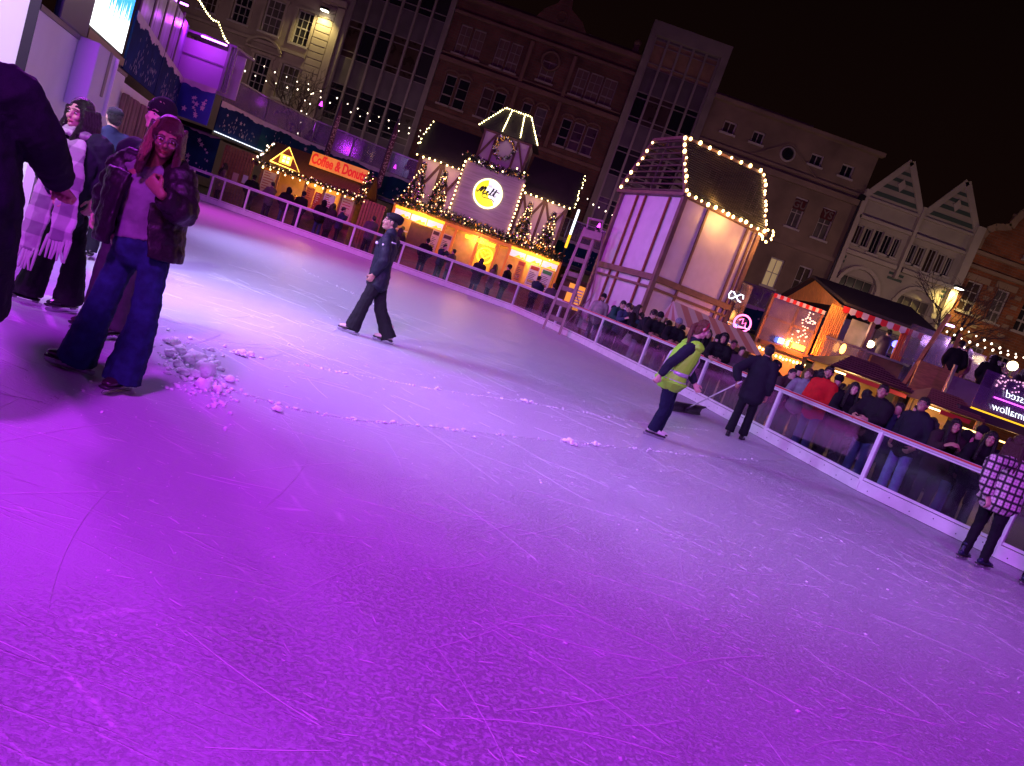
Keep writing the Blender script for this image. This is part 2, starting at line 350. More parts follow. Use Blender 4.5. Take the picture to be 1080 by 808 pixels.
        m1.tube([b0 - d * .015 * k + U * .05 * k, a + U * (.06 + lift) * k, a + U * (.13 if sk != 'shoe' else .02) * k], [(.042 * k, .05 * k), (.042 * k, .048 * k), (.048 * k, .055 * k)], 12, side=sd)
        bo = blob(m1, 'skate' if sk == 'skate' else 'shoe', sm_, root, vc * .8, 2)
        sl = MB(); sl.tube([b0 - d * .09 * k, b0 + d * .08 * k, b0 + d * .19 * k], [(.036 * k, .012 * k), (.046 * k, .012 * k), (.036 * k, .012 * k)], 12, side=sd)
        obj('sole', sl, mat('sole_' + g('solek', 'dark'), g('solec', (.02, .02, .02)), .5), bo, True)
        if sk == 'skate' and det:
            bl = MB(); pr = []
            for q_, z_ in ((-.12, .012), (-.11, .0), (.15, .0), (.185, .006), (.2, .022), (.19, .034), (-.12, .034)): pr.append(b0 - U * lift + d * q_ * k + U * z_ * k)
            bl.prism([p_ - sd * .002 for p_ in pr], sd * .004)
            obj('blade', bl, mat('steel', (.55, .55, .58), .2, 1.), bo)
            ho = MB(); ho.bar(b0 - d * .07 * k - U * .012 * k, b0 - d * .07 * k - U * .028 * k, .02 * k, .05 * k, d); ho.bar(b0 + d * .1 * k - U * .012 * k, b0 + d * .1 * k - U * .028 * k, .02 * k, .06 * k, d)
            obj('blade_holder', ho, mat('holder_grey', (.35, .33, .36), .4), bo)
            la = MB()
            for q_ in range(4): zz = b0 + d * (.10 - .025 * q_) * k + U * (.058 + .012 * q_) * k; la.tube([zz - sd * .025 * k, zz + U * .006 * k, zz + sd * .025 * k], .0035 * k, 5)
            obj('lace', la, mat('lace_' + g('lacek', 'grey'), g('lacec', (.25, .22, .2)), .7), bo)
    # ---- top
    jc = g('top', (.012, .012, .018)); e = g('bulk', .035); q = g('quilt', 0.)
    jm = mat('top_%02x%02x%02x' % tuple(int(c * 255) for c in jc) + g('topk', ''), jc, g('toprough', .85), var=.15, vs=10, bump=.3, bs=g('topbs', 180), spec=.2) if 'topmat' not in S else S['topmat']
    hem = g('jhem', .10); hemp = J['pel'] - U * hem * k + f * .0
    if 'jeans_open' not in S:
        mb = MB(); ew_ = e * 1.0
        quilted(mb, [hemp, J['pel'] + U * .03 * k, J['waist'], J['chest'], J['neck'] - U * .09 * k, J['neck'] - U * .02 * k],
                [((.17 * w + ew_ + g('flare', 0)) * k, (.125 * w + ew_ + g('flare', 0)) * k), ((.165 * w + ew_) * k, (.12 * w + ew_) * k), ((.145 * w + ew_) * k, (.11 * w + ew_) * k), ((.165 * w + ew_) * k, (.12 * w + ew_) * k), ((.155 + ew_ * .8) * k, (.085 + ew_ * .8) * k), ((.075 + ew_ * .5) * k, (.07 + ew_ * .5) * k)], r, .11, q, 18)
        mb.tube([J['shL'], J['neck'] - U * .05 * k, J['shR']], [.06 * k + e * .8, (.07 * k, .08 * k), .06 * k + e * .8], 12, side=f)
        for n, s in (('R', 1), ('L', -1)):
            en = J['wr' + n].lerp(J['el' + n], g('sleeve', .06))
            quilted(mb, [J['sh' + n], J['sh' + n].lerp(J['el' + n], .5), J['el' + n], J['el' + n].lerp(en, .5), en], [(.062 * k + e * .9,) * 2, (.056 * k + e * .85,) * 2, (.048 * k + e * .8,) * 2, (.044 * k + e * .8,) * 2, (.034 * k + e * .55,) * 2], r, .09, q, 12)
        if g('collar', 1): mb.tube([J['neck'] - U * .04 * k, J['neck'] + U * .02 * k, J['neck'] + U * .045 * k + f * .01], [(.10 * k, .095 * k), (.078 * k, .08 * k), (.07 * k, .075 * k)], 14, side=r)
        if g('hoodback'): mb.ell(J['neck'] - f * .09 * k + U * .0, (.12 * k, .075 * k, .075 * k), frame(f))
        jo = blob(mb, g('topname', 'jacket'), jm, root, vc, 3, .026 if det == 2 else .014, .09)
    if g('vest'):      # hi-vis waistcoat over the fleece
        mb = MB(); e2 = e + .042
        quilted(mb, [hemp + U * .03, J['pel'] + U * .03 * k, J['waist'], J['chest'], J['neck'] - U * .09 * k], [((.175 + e2 + .05) * k, (.12 + e2 + .05) * k), ((.16 + e2 + .02) * k, (.12 + e2 + .02) * k), ((.145 + e2) * k, (.11 + e2) * k), ((.16 + e2) * k, (.12 + e2) * k), ((.15 + e2 * .8) * k, (.09 + e2) * k)], r, .1, 0, 18)
        for s in (-1, 1): mb.tube([J['neck'] + r * s * .10 - U * .04, J['neck'] + r * s * .155 - U * .075], [(.10 * k + e * .7, .075 * k + e * .6)] * 2, 12, side=f)
        vo = blob(mb, 'waistcoat', mat('hi_vis', (.30, .90, .03), .55, bump=.1, bs=80), root, vc, 2, .012, .08)
        st = MB()
        for q0, wd in ((J['waist'] - U * .02, .148 + e2), (J['pel'] + U * .02, .172 + e2)):
            st.tube([q0 - U * .028, q0 + U * .028], [((wd + .008) * k, (wd - .03) * k)] * 2, 22, side=r, cap=False)
        for s in (-1, 1):
            st.tube([J['waist'] + r * s * .1 + f * (.115 + e2), J['chest'] + r * s * .1 + f * (.125 + e2), J['neck'] + r * s * .09 + f * .05 + U * .0, J['neck'] + r * s * .1 - f * (.08) - U * .03, J['chest'] + r * s * .1 - f * (.115 + e2), J['waist'] + r * s * .1 - f * (.11 + e2)], [(.025, .008)] * 6, 8, side=r)
        obj('reflective_tape', st, mat('tape', (.5, .47, .52), .35, .3), vo, True)
    # ---- hair and hats
    hk = g('hair', 'short'); hm = mat('hair_' + g('hairk', 'black'), g('hairc', (.012, .009, .008)), .38, bump=.7, bs=120, stretch=(6, 6, .6), var=.3, vs=40)
    if hk != 'none':
        mb = MB()
        mb.ell(h(0, -.020, .044), (.088 * k, .098 * k, .096 * k), H)
        if hk in ('short', 'curly'):
            mb.ell(h(0, .03, .095), (.07 * k, .05 * k, .03 * k), H); mb.ell(h(0, -.05, .0), (.078 * k, .06 * k, .075 * k), H)
            if hk == 'curly':
                rr = random.Random(3)
                for i in range(34):
                    a = rr.uniform(0, 6.28); b = rr.uniform(-.1, 1.4); mb.ell(h(.08 * math.cos(a) * math.cos(b), -.02 + .09 * math.sin(a) * math.cos(b), .045 + .095 * math.sin(b)), .03 * k)
        if hk in ('long', 'pony', 'wavy'):
            mb.ell(h(0, -.045, -.03), (.082 * k, .062 * k, .1 * k), H)
            rr = random.Random(5)
            if hk != 'pony':
                L = g('hairlen', .3); 
                for s in (-1, 1):
                    for i in range(7):
                        o_ = .01 * i; a = h((.070 + .004 * i) * s, .052 - .024 * i, .05); b_ = h((.080 + .0025 * i) * s, .045 - .026 * i, -.06)
                        c_ = b_ - U * L * .5 * k + r * s * .012 + f * rr.uniform(.05, .085) * g('hairout', 1) * (1 if i < 4 else .1); d_ = c_ - U * L * .55 * k + r * s * rr.uniform(-.02, .02) + (f * .03 if i < 3 else V())
                        mb.tube([a, b_, c_, d_], [.016 * k, .024 * k, .028 * k, .012 * k], 8)
                for i in range(5):
                    a = h(-.06 + .03 * i, -.09, .0); mb.tube([a, a - U * .14 * k - f * .02, a - U * (.14 + L * .8) * k - f * .01], [.03 * k, .034 * k, .014 * k], 8)
            else:
                a = h(0, -.11, .02); mb.tube([a, a - f * .05 * k - U * .05 * k, a - f * .05 * k - U * .2 * k, a - f * .02 - U * .33 * k], [.025 * k, .032 * k, .03 * k, .01 * k], 10)
        blob(mb, 'hair', hm, root, (.014, .008, .0048)[det], 2, .012 * (det > 0), .03)
    if g('beard'):
        mb = MB(); mb.ell(h(0, .035, -.085), (.056 * k, .052 * k, .034 * k), H); mb.ell(h(-.052, .015, -.05), (.014 * k, .035 * k, .045 * k), H); mb.ell(h(.052, .015, -.05), (.014 * k, .035 * k, .045 * k), H); mb.tube([h(-.03, .083, -.055), h(0, .098, -.044), h(.03, .083, -.055)], .006 * k, 6)
        blob(mb, 'beard', hm, root, (.012, .007, .005)[det], 1, .006, .02)
    ht = g('hat'); hatm = mat('hat_%02x%02x%02x' % tuple(int(c * 255) for c in g('hatc', (.012, .012, .014))), g('hatc', (.012, .012, .014)), .9, bump=.6, bs=120, spec=.2)
    if ht == 'beanie':
        mb = MB(); mb.ell(h(0, -.018, .068), (.092 * k, .106 * k, .092 * k), H); mb.tube([h(0, -.014, .035), h(0, -.014, .08)], [(.097 * k, .112 * k)] * 2, 18, side=hr); blob(mb, 'beanie', hatm, root, vc * .8, 2, .006, .03)
    if ht == 'cap':
        mb = MB(); mb.ell(h(0, -.015, .06), (.088 * k, .105 * k, .078 * k), H); mb.tube([h(0, .07, .05), h(0, .155, .035)], [(.075 * k, .008 * k), (.055 * k, .006 * k)], 12, side=hr); blob(mb, 'cap', hatm, root, vc * .7, 2)
    if ht == 'beret':
        mb = MB(); mb.ell(h(-.02, -.05, .075), (.105 * k, .12 * k, .065 * k), H); mb.ell(h(-.0, -.1, .045), (.09 * k, .07 * k, .06 * k), H); blob(mb, 'beret', hatm, root, vc * .8, 3)
    if ht == 'hood':
        mb = MB(); mb.ell(h(0, -.045, .035), (.115 * k, .115 * k, .125 * k), H); mb.ell(h(0, -.04, -.09), (.12 * k, .10 * k, .1 * k), H); mb.tor(h(0, .038, .0), .098 * k, .022 * k, hf, 20, 8, (1, 1.2)); blob(mb, 'hood', jm, root, vc * .8, 2, .01, .05)
    if g('glasses'):
        mb = MB()
        for s in (-1, 1): mb.tor(h(.034 * s, .103, .01), .0265 * k, .0022 * k, hf, 20, 5); mb.tube([h(.06 * s, .1, .015), h(.078 * s, .04, .015), h(.082 * s, -.01, .01)], .002 * k, 5)
        mb.tube([h(-.01, .105, .012), h(.01, .105, .012)], .002 * k, 5); obj('glasses', mb, mat('spectacle_frame', (.25, .2, .22) if det == 2 else (.02, .02, .02), .25, .6), root, True)
    return root
# ------------------------------------------------------------------ ice
def icemat(name, fine=1., lines=1., base=(.74, .73, .80)):
    m = bpy.data.materials.new(name); m.use_nodes = True; nt = m.node_tree; n = nt.nodes; l = nt.links; b = n['Principled BSDF']
    tc = n.new('ShaderNodeTexCoord'); src = tc.outputs['Object']
    def mp(sc, rot=0, off=(0, 0, 0)):
        q = n.new('ShaderNodeMapping'); q.inputs['Scale'].default_value = sc; q.inputs['Rotation'].default_value = (0, 0, R(rot)); q.inputs['Location'].default_value = off; l.new(src, q.inputs[0]); return q.outputs[0]
    def nz(v, s, d=5, r_=.55, dist=0):
        t = n.new('ShaderNodeTexNoise'); t.inputs['Scale'].default_value = s; t.inputs['Detail'].default_value = d; t.inputs['Roughness'].default_value = r_; t.inputs['Distortion'].default_value = dist; l.new(v, t.inputs[0]); return t
    def rng(o, a, b_, c=0, d=1):
        q = n.new('ShaderNodeMapRange'); q.inputs[1].default_value = a; q.inputs[2].default_value = b_; q.inputs[3].default_value = c; q.inputs[4].default_value = d; l.new(o, q.inputs[0]); return q.outputs[0]
    def mth(op, a, b_, c=None):
        q = n.new('ShaderNodeMath'); q.operation = op
        for i, x in enumerate((a, b_, c)):
            if x is None: continue
            if isinstance(x, (int, float)): q.inputs[i].default_value = x
            else: l.new(x, q.inputs[i])
        return q.outputs[0]
    # skate scratches: edges of stretched, warped cells, in several directions and sizes
    warp = nz(src, .35, 3); acc = None
    for rot, sx, sy, s, th, seed, wa in ((12, .13, 1, 2.6, .010, 1, .9), (-24, .12, 1, 3.4, .010, 5, .7), (48, .10, 1, 2.2, .008, 9, .8), (-62, .14, 1, 3.0, .009, 13, 1.), (85, .12, 1, 2.6, .008, 17, .8), (-8, .10, 1, 8., .03, 23, .5), (30, .11, 1, 9., .03, 31, .5)):
        vec = n.new('ShaderNodeVectorMath'); vec.operation = 'MULTIPLY_ADD'; l.new(warp.outputs[1], vec.inputs[0]); vec.inputs[1].default_value = (wa, wa, 0); l.new(src, vec.inputs[2])
        q = n.new('ShaderNodeMapping'); q.inputs['Scale'].default_value = (sx, sy, 1); q.inputs['Rotation'].default_value = (0, 0, R(rot)); q.inputs['Location'].default_value = (seed, seed * 2, 0); q.vector_type = 'TEXTURE' if False else 'POINT'
        l.new(vec.outputs[0], q.inputs[0]); vo = n.new('ShaderNodeTexVoronoi'); vo.voronoi_dimensions = '2D'; vo.feature = 'DISTANCE_TO_EDGE'; vo.inputs['Scale'].default_value = s; l.new(q.outputs[0], vo.inputs[0])
        ln = rng(vo.outputs[0], 0, th, 1, 0); brk = rng(nz(mp((1, 1, 1), 0, (seed, 0, 0)), 1.6, 4).outputs[0], .5, .62); ln = mth('MULTIPLY', ln, brk)
        acc = ln if acc is None else mth('MAXIMUM', acc, ln)
    frost = nz(src, 70, 8, .75, .1); crumb = nz(src, 46, 9, .72, .1); big = nz(src, .55, 4, .55); sw = nz(mp((.5, 1.9, 1), 32), 24, 9, .72, .05)
    streak = rng(sw.outputs[0], .49, .66); fr = rng(crumb.outputs[0], .50, .62); flake = mth('MULTIPLY', fr, rng(big.outputs[0], .36, .55, .45, 1))
    spx = n.new('ShaderNodeSeparateXYZ'); l.new(src, spx.inputs[0]); rgh = rng(mth('ADD', spx.outputs[0], mth('MULTIPLY', big.outputs[0], 3.)), -.2, 4.2, .06, 1.0); flake = mth('MULTIPLY', flake, rgh); streak = mth('MULTIPLY', streak, rgh)
    snow = mth('MAXIMUM', mth('MULTIPLY', flake, .85 * fine), mth('MULTIPLY', streak, .95 * fine)); snow = mth('MAXIMUM', snow, mth('MULTIPLY', acc, .5 * lines))
    mx = n.new('ShaderNodeMix'); mx.data_type = 'RGBA'; mx.inputs[6].default_value = (base[0] * .68, base[1] * .68, base[2] * .74, 1); mx.inputs[7].default_value = (.93, .93, .96, 1); l.new(snow, mx.inputs[0]); l.new(mx.outputs[2], b.inputs['Base Color'])
    rg = mth('MULTIPLY_ADD', snow, .45, mth('MULTIPLY_ADD', frost.outputs[0], .25, .22)); l.new(rg, b.inputs['Roughness'])
    b.inputs['Specular IOR Level'].default_value = .35
    h = mth('ADD', mth('MULTIPLY', frost.outputs[0], .55 * fine), mth('MULTIPLY', flake, 1.5 * fine)); h = mth('ADD', h, mth('MULTIPLY', streak, .9 * fine)); h = mth('ADD', h, mth('MULTIPLY', acc, .45 * lines)); h = mth('ADD', h, mth('MULTIPLY', nz(src, 90, 3).outputs[0], .3 * fine))
    bp = n.new('ShaderNodeBump'); bp.inputs['Strength'].default_value = 1.0; bp.inputs['Distance'].default_value = .009; l.new(h, bp.inputs['Height']); l.new(bp.outputs[0], b.inputs['Normal'])
    MATS[name] = m; return m
ICE = icemat('rink_ice'); SMOOTH = icemat('swept_ice', .5, .7, (.74, .72, .79))
WB = [(-5.0, 7.0), (-7.6, 10.0), (-10.5, 16.9), (-15.2, 28.0)]            # line of the white wall on the left
BR = [(-15.6, 30.1), (-14.14, 30.1), (-12.6, 30.1), (-10.4, 30.1), (-8.1, 30.2), (-6.0, 30.25), (-3.93, 30.3), (-1.06, 30.2), (.75, 27.4), (2.13, 24.33), (3.29, 21.43), (4.45, 18.7), (5.35, 15.5), (6.2, 12.6), (7.45, 10.65), (8.9, 8.6), (10.2, 6.3)]
g = MB(); g.add([(x, y, -.06) for x, y in ((-140, -60), (140, -60), (140, 170), (-140, 170))], [(0, 1, 2, 3)])
struct('ground', g, mat('square_paving', (.055, .045, .045), .55, var=.35, vs=.8, bump=.2, bs=8), 'dark damp paving of the square beyond the rink')
ice_poly = [(-5.0, 7.0), (-7.6, 10.0), (-10.5, 16.9), (-15.2, 28.0), (-15.6, 30.1)] + BR[1:] + [(12, 1), (12, -10), (-9, -10), (-9, 2)]
g = MB(); g.prism([(x, y, -.05) for x, y in ice_poly], (0, 0, .05)); struct('ice_rink', g, ICE, 'scratched snowy white ice of the rink')
# the swept strip between the two snow ridges
top = [(-2.9, 6.35), (-2.1, 7.1), (-1.3, 7.9), (-.8, 8.35), (.2, 9.6), (1.5, 10.9), (2.6, 12.1), (3.7, 13.6), (4.5, 15.2)]
bot = [(-2.1, 5.5), (-1.5, 5.6), (-1.1, 5.9), (-.7, 6.4), (0, 7.15), (.8, 8.05), (1.9, 9.3), (2.9, 10.4), (4.2, 12.0), (5.2, 13.4)]
g = MB(); pl = [(x, y, .003) for x, y in top] + [(x, y, .003) for x, y in reversed(bot)]; g.add(pl, [tuple(range(len(pl)))])
struct('swept_ice_strip', g, SMOOTH, 'smoother swept strip of ice between two thin snow ridges')

# snow ridges, crumbs and the heap by the skater's foot
SNOW = mat('snow', (.85, .85, .88), .75, var=.06, vs=20, bump=.5, bs=60)
def lump(mb, c, r, rr, hz=1.):
    M = Matrix.Rotation(rr.uniform(0, 6.28), 3, 'Z') @ Matrix.Rotation(rr.uniform(-.6, .6), 3, 'X'); o = len(mb.v)
    mb.ell(c, (r * rr.uniform(.8, 1.35), r * rr.uniform(.75, 1.1), r * rr.uniform(.35, .7) * hz), M, 9, 6)
    for i in range(o, len(mb.v)):
        d = mb.v[i] - V(c); mb.v[i] = V(c) + d * (1 + .65 * noise.noise(mb.v[i] * (1.5 / r)))
rs = random.Random(11)
def ridge(name, line, label, n, rmax, spread=.05, dens=None):
    mb = MB(); L = [V((x, y, 0)) for x, y in line]
    for i in range(n):
        t = rs.random() * (len(L) - 1.001); k = int(t); p = L[k].lerp(L[k + 1], t - k); cl = .5 + .5 * noise.noise(V((t * 2.7, n, 0)))
        if rs.random() > .1 + cl * 1.1: continue
        r = rs.uniform(.0015, .0038) + (rs.random() ** 16) * rmax
        p = p + V((rs.gauss(0, spread * .6), rs.gauss(0, spread), 0)); lump(mb, (p.x, p.y, r * .35), r, rs)
    return struct(name, mb, SNOW, label, 'stuff', True)
ridge('snow_ridge', top[:-1], 'broken line of scraped snow crumbs on the far side of the swept strip', 2200, .018, .024)
ridge('snow_ridge', bot[:-1], 'broken line of scraped snow crumbs on the near side of the swept strip', 2200, .018, .024)
ridge('snow_ridge', [(-5.4, 16.9), (-5.0, 16.3), (-4.3, 15.8), (-3.6, 15.3), (-3.0, 14.6), (-2.6, 14.2)], 'faint far snow line left of the lone dark skater', 420, .02, .06)
mb = MB()
for i in range(3600):
    x, y = rs.uniform(-3, 6.5), rs.uniform(2.2, 12)
    if noise.noise(V((x * .8, y * .8, 3))) < -.05: continue
    r = rs.uniform(.0018, .0045) + (rs.random() ** 18) * .010; lump(mb, (x, y, r * .2), r, rs)
struct('snow_crumbs', mb, SNOW, 'loose snow crumbs scattered over the ice', 'stuff', True)
big = [(600, 468, .06), (595, 466, .035), (627, 470, .045), (606, 470, .03), (553, 424, .055), (560, 425, .03), (515, 415, .02), (500, 462, .02), (462, 411, .035), (254, 375, .06), (264, 376, .04), (222, 370, .03), (292, 434, .045), (336, 435, .04), (372, 398, .03), (383, 400, .028), (398, 401, .03), (408, 402, .02), (242, 430, .022), (720, 478, .03), (709, 440, .025), (448, 412, .02), (832, 646, .02)]
for i, (x, y, r) in enumerate(big[:13]):
    p = gnd(x, y); mb = MB(); rr = random.Random(i); lump(mb, (p.x, p.y, r * .5), r * .8, rr, 1.5)
    for k in range(5): a = rr.uniform(0, 6.28); lump(mb, (p.x + math.cos(a) * r * .9, p.y + math.sin(a) * r * .7, r * .35), r * rr.uniform(.3, .55), rr)
    solo('snow_lump', mb, SNOW, ('small knobbly lump of snow on the near snow line' if y > 430 else 'small knobbly lump of snow on the far snow line'), 'snow lump', 'snow lumps on the ice', True)
mb = MB(); rr = random.Random(77)
for i in range(6400):
    lng = i < 420
    if lng: x, y = rr.uniform(-5.5, 6.5), rr.uniform(1.9, 15); a = rr.gauss(.3, .8); L_ = rr.uniform(.12, 1.1); n_ = 12; w_ = rr.uniform(.0007, .0017); cv = rr.choice((-1, 1)) / rr.uniform(.8, 7)
    else:
        x, y = rr.uniform(-2.5, 7.5), 1.8 + 11 * rr.random() ** 1.3; a = rr.gauss(-.25, .45) + (3.14 if rr.random() < .5 else 0); L_ = rr.uniform(.012, .09); n_ = 3; w_ = rr.uniform(.0010, .0038); cv = rr.uniform(-6, 6)
        if rr.random() > .12 + .5 * max(0, min(1, (x + .6) / 5)) + .7 * noise.noise(V((x * 1.3, y * 1.3, 5))): continue
    vs = []
    for k in range(n_ + 1):
        ww = w_ * (.25 + .75 * math.sin(math.pi * k / n_)); nx, ny = -math.sin(a), math.cos(a); zz = .0045
        vs += [V((x - nx * ww, y - ny * ww, zz - .0016)), V((x, y, zz + .0012)), V((x + nx * ww, y + ny * ww, zz - .0016))]; x += math.cos(a) * L_ / n_; y += math.sin(a) * L_ / n_; a += cv * L_ / n_
    mb.add(vs, [f for k in range(n_) for f in ((3 * k, 3 * k + 1, 3 * k + 4, 3 * k + 3), (3 * k + 1, 3 * k + 2, 3 * k + 5, 3 * k + 4))])
struct('skate_marks', mb, mat('frosted_edge', (.70, .70, .74), .7, var=.1, vs=9), 'thin curved skate cuts and short frosty scuffs all over the ice', 'stuff', True)
mb = MB(); rr = random.Random(4)
heap = [(178, 380, .075), (190, 377, .07), (198, 388, .085), (206, 384, .08), (214, 392, .06), (194, 400, .05), (203, 402, .055), (214, 401, .095), (226, 390, .05), (186, 391, .055), (221, 398, .05), (241, 407, .055), (213, 414, .07), (229, 418, .05), (176, 366, .05), (184, 368, .05), (232, 395, .03), (224, 382, .035), (236, 413, .03)]
for x, y, r in heap:
    p = gnd(x, y - 4); r = r * .80; lump(mb, (p.x, p.y, r * .6), r, rr, 1.5)
for i in range(260):
    x, y = rr.gauss(206, 20), rr.gauss(394, 14); y += (x - 206) * .45
    p = gnd(x, y); r = rr.uniform(.006, .022); lump(mb, (p.x, p.y, r * .4), r, rr, 1.4)
struct('snow_heap', mb, SNOW, 'heap of scraped snow lumps beside the skater in blue jeans', 'stuff', True)

# ------------------------------------------------------------------ rink barrier
WHITEM = mat('barrier_white', (.72, .70, .74), .35, var=.08, vs=5, coat=.2); GLASS = sheetmat('barrier_glass', (.10, .09, .13), .05, .06, gl=.12, dirt=.05)
bt = thing('rink_barrier', 'white framed rink barrier with clear panels along the far and right edge of the ice', 'barrier', (BR[0][0], BR[0][1], 0))
CAPM = mat('rail_white', (.62, .58, .66), .3, coat=.3)
hr_, kb = MB(), MB(); pts3 = [V((x, y, 0)) for x, y in BR]
for i in range(len(pts3) - 1):
    a, b = pts3[i], pts3[i + 1]; d = (b - a).normalized(); nn = V((d.y, -d.x, 0)); e = d * .03
    hr_.bar(a - e + V((0, 0, 1.13)), b + e + V((0, 0, 1.13)), .10, .07); kb.bar(a + V((0, 0, .11)), b + V((0, 0, .11)), .07, .20)
    gp = MB(); gp.bar(a + d * .045 + V((0, 0, .655)), b - d * .045 + V((0, 0, .655)), .012, .87); obj('glass_panel', gp, GLASS, bt)
    po = MB(); po.box(a + V((0, 0, .65)), (.075, .075, .94), Matrix.Rotation(math.atan2(d.y, d.x), 3, 'Z')); obj('post', po, WHITEM, bt, bev=.006)
    fr = MB(); fr.bar(a + d * .04 + V((0, 0, .245)) , b - d * .04 + V((0, 0, .245)), .04, .045); fr.bar(a + d * .04 + V((0, 0, 1.075)), b - d * .04 + V((0, 0, 1.075)), .04, .03); obj('panel_frame', fr, WHITEM, bt)
    bl = MB()
    for k in range(max(2, int((b - a).length / .35))):
        q_ = a.lerp(b, (k + .5) / max(2, int((b - a).length / .35))) + nn * .036 + V((0, 0, .14 if k % 2 else .08)); bl.ell(q_, .010, None, 6, 4)
    if pts3[i].y < 24: obj('bolt', bl, mat('bolt_dark', (.05, .05, .06), .4, .6), bt)
for i, fx in ((0, .45), (1, .33), (2, .75)):                       # extra narrow posts at the far left
    q_ = pts3[i + 0].lerp(pts3[i + 1], fx); obj('post', MB().box(q_ + V((0, 0, .65)), (.06, .06, .94)), WHITEM, bt)
obj('handrail', hr_, CAPM, bt, bev=.012); obj('kickboard', kb, WHITEM, bt, bev=.006)
rd = MB()
for i in range(8, len(pts3) - 1):
    a, b = pts3[i], pts3[i + 1]; d = (b - a).normalized(); nn = V((-d.y, d.x, 0)); rd.bar(a + V((0, 0, 1.145)) - nn * .056, b + V((0, 0, 1.145)) - nn * .056, .008, .03)
obj('red_edge_strip', rd, mat('red_strip', (.5, .02, .03), .4), bt)

# ------------------------------------------------------------------ white wall, screen and raised walkway on the left
PANEL = mat('white_panel', (.72, .70, .72), .5, var=.06, vs=1.5); DARKM = mat('dark_metal', (.03, .03, .035), .4, .6)
wl = thing('white_hoarding', 'tall white hoarding panel at the left edge behind the dark coat', 'hoarding', (-6.3, 8.5, 0))
g = MB(); g.bar((-10.6, 7.55, 2.2), (-7.62, 9.95, 2.2), .08, 4.4); obj('panel', g, mat('lit_white_panel', (.80, .83, .82), .5, var=.03, vs=1), wl)
obj('edge_trim', MB().bar((-7.53, 9.93, 2.2), (-7.6, 10.02, 2.2), .12, 4.4), DARKM, wl)
wl = thing('white_hoarding', 'mauve lit white wall with a pale stepped box behind the scarf woman', 'hoarding', (-9, 13.3, 0))
A, B = V((-7.65, 10.1, 0)), V((-10.5, 16.9, 0)); dl = (B - A).normalized(); nl = V((dl.y, -dl.x, 0))
g = MB(); g.bar(A + V((0, 0, 1.36)), B + V((0, 0, 1.36)), .08, 2.72); obj('panel', g, PANEL, wl); obj('top_rail', MB().bar(A + V((0, 0, 2.76)) , B + V((0, 0, 2.76)), .14, .07), mat('rail_dark', (.10, .07, .10), .4), wl)
g = MB(); a_, b_ = A.lerp(B, .33), A.lerp(B, .56); g.bar(a_ + nl * .2 + V((0, 0, 2.25)), b_ + nl * .2 + V((0, 0, 2.25)), .32, 1.1); bx = obj('stepped_box', g, mat('box_lilac', (.55, .45, .72), .45), wl, bev=.02)
g = MB(); c_ = a_.lerp(b_, .62) + nl * .366; g.tube([c_ + V((0, 0, 2.02)), c_ + V((0, 0, 2.8))], [(.13, .01), (.13, .01)], 14, side=dl); obj('arched_stripe', g, mat('stripe_grey', (.16, .12, .2), .5), bx)
g = MB(); g.box(a_.lerp(b_, .93) + nl * .34 + V((0, 0, 2.25)), (.09, .14, 1.06), Matrix.Rotation(math.atan2(dl.y, dl.x), 3, 'Z')); obj('light_edge', g, mat('edge_pale', (.8, .7, .8), .4), bx)
g = MB()
for q_, z_ in ((.66, 2.0), (.72, 2.02), (.64, 2.5), (.71, 2.52), (.78, 2.46)):
    p_ = A.lerp(B, q_) + nl * .045; g.tube([p_ + V((0, 0, z_)), p_ + V((0, 0, z_ + (.3 if z_ < 2.2 else .2)))], [(.05, .006)] * 2, 10, side=dl)
obj('light_slot', g, emis('slot_glow', (1, .93, .8), 1.1), wl)
g = MB(); g.bar(B + V((0, 0, 1.3)), V((-15.2, 28, 1.3)), .08, 2.6)
solo('white_hoarding', g, PANEL, 'low pale wall running away beneath the blue star banner', 'hoarding')
cu = MB()
for i in range(26):
    t = i / 26; p_ = A.lerp(B, .99) .lerp(V((-12.3, 21.2, 0)), t) + nl * (.12 + .035 * math.sin(i * 1.9)); cu.tube([p_ + V((0, 0, .1)), p_ + V((0, 0, 2.35))], .055 + .015 * math.sin(i * 2.7), 8)
solo('timber_curtain', cu, mat('brown_drape', (.30, .17, .12), .7, var=.3, vs=6, stretch=(4, 4, .4)), 'brown wood toned drape hanging under the blue banner', 'curtain', smooth=True)
solo('low_white_board', MB().bar((-4.3, 6.05, .55), (-7.45, 9.8, .55), .07, 1.1), mat('low_board_white', (.80, .83, .82), .5, var=.03, vs=1), 'low white kickboard wall seen between the dark coat and the pale scarf', 'board')
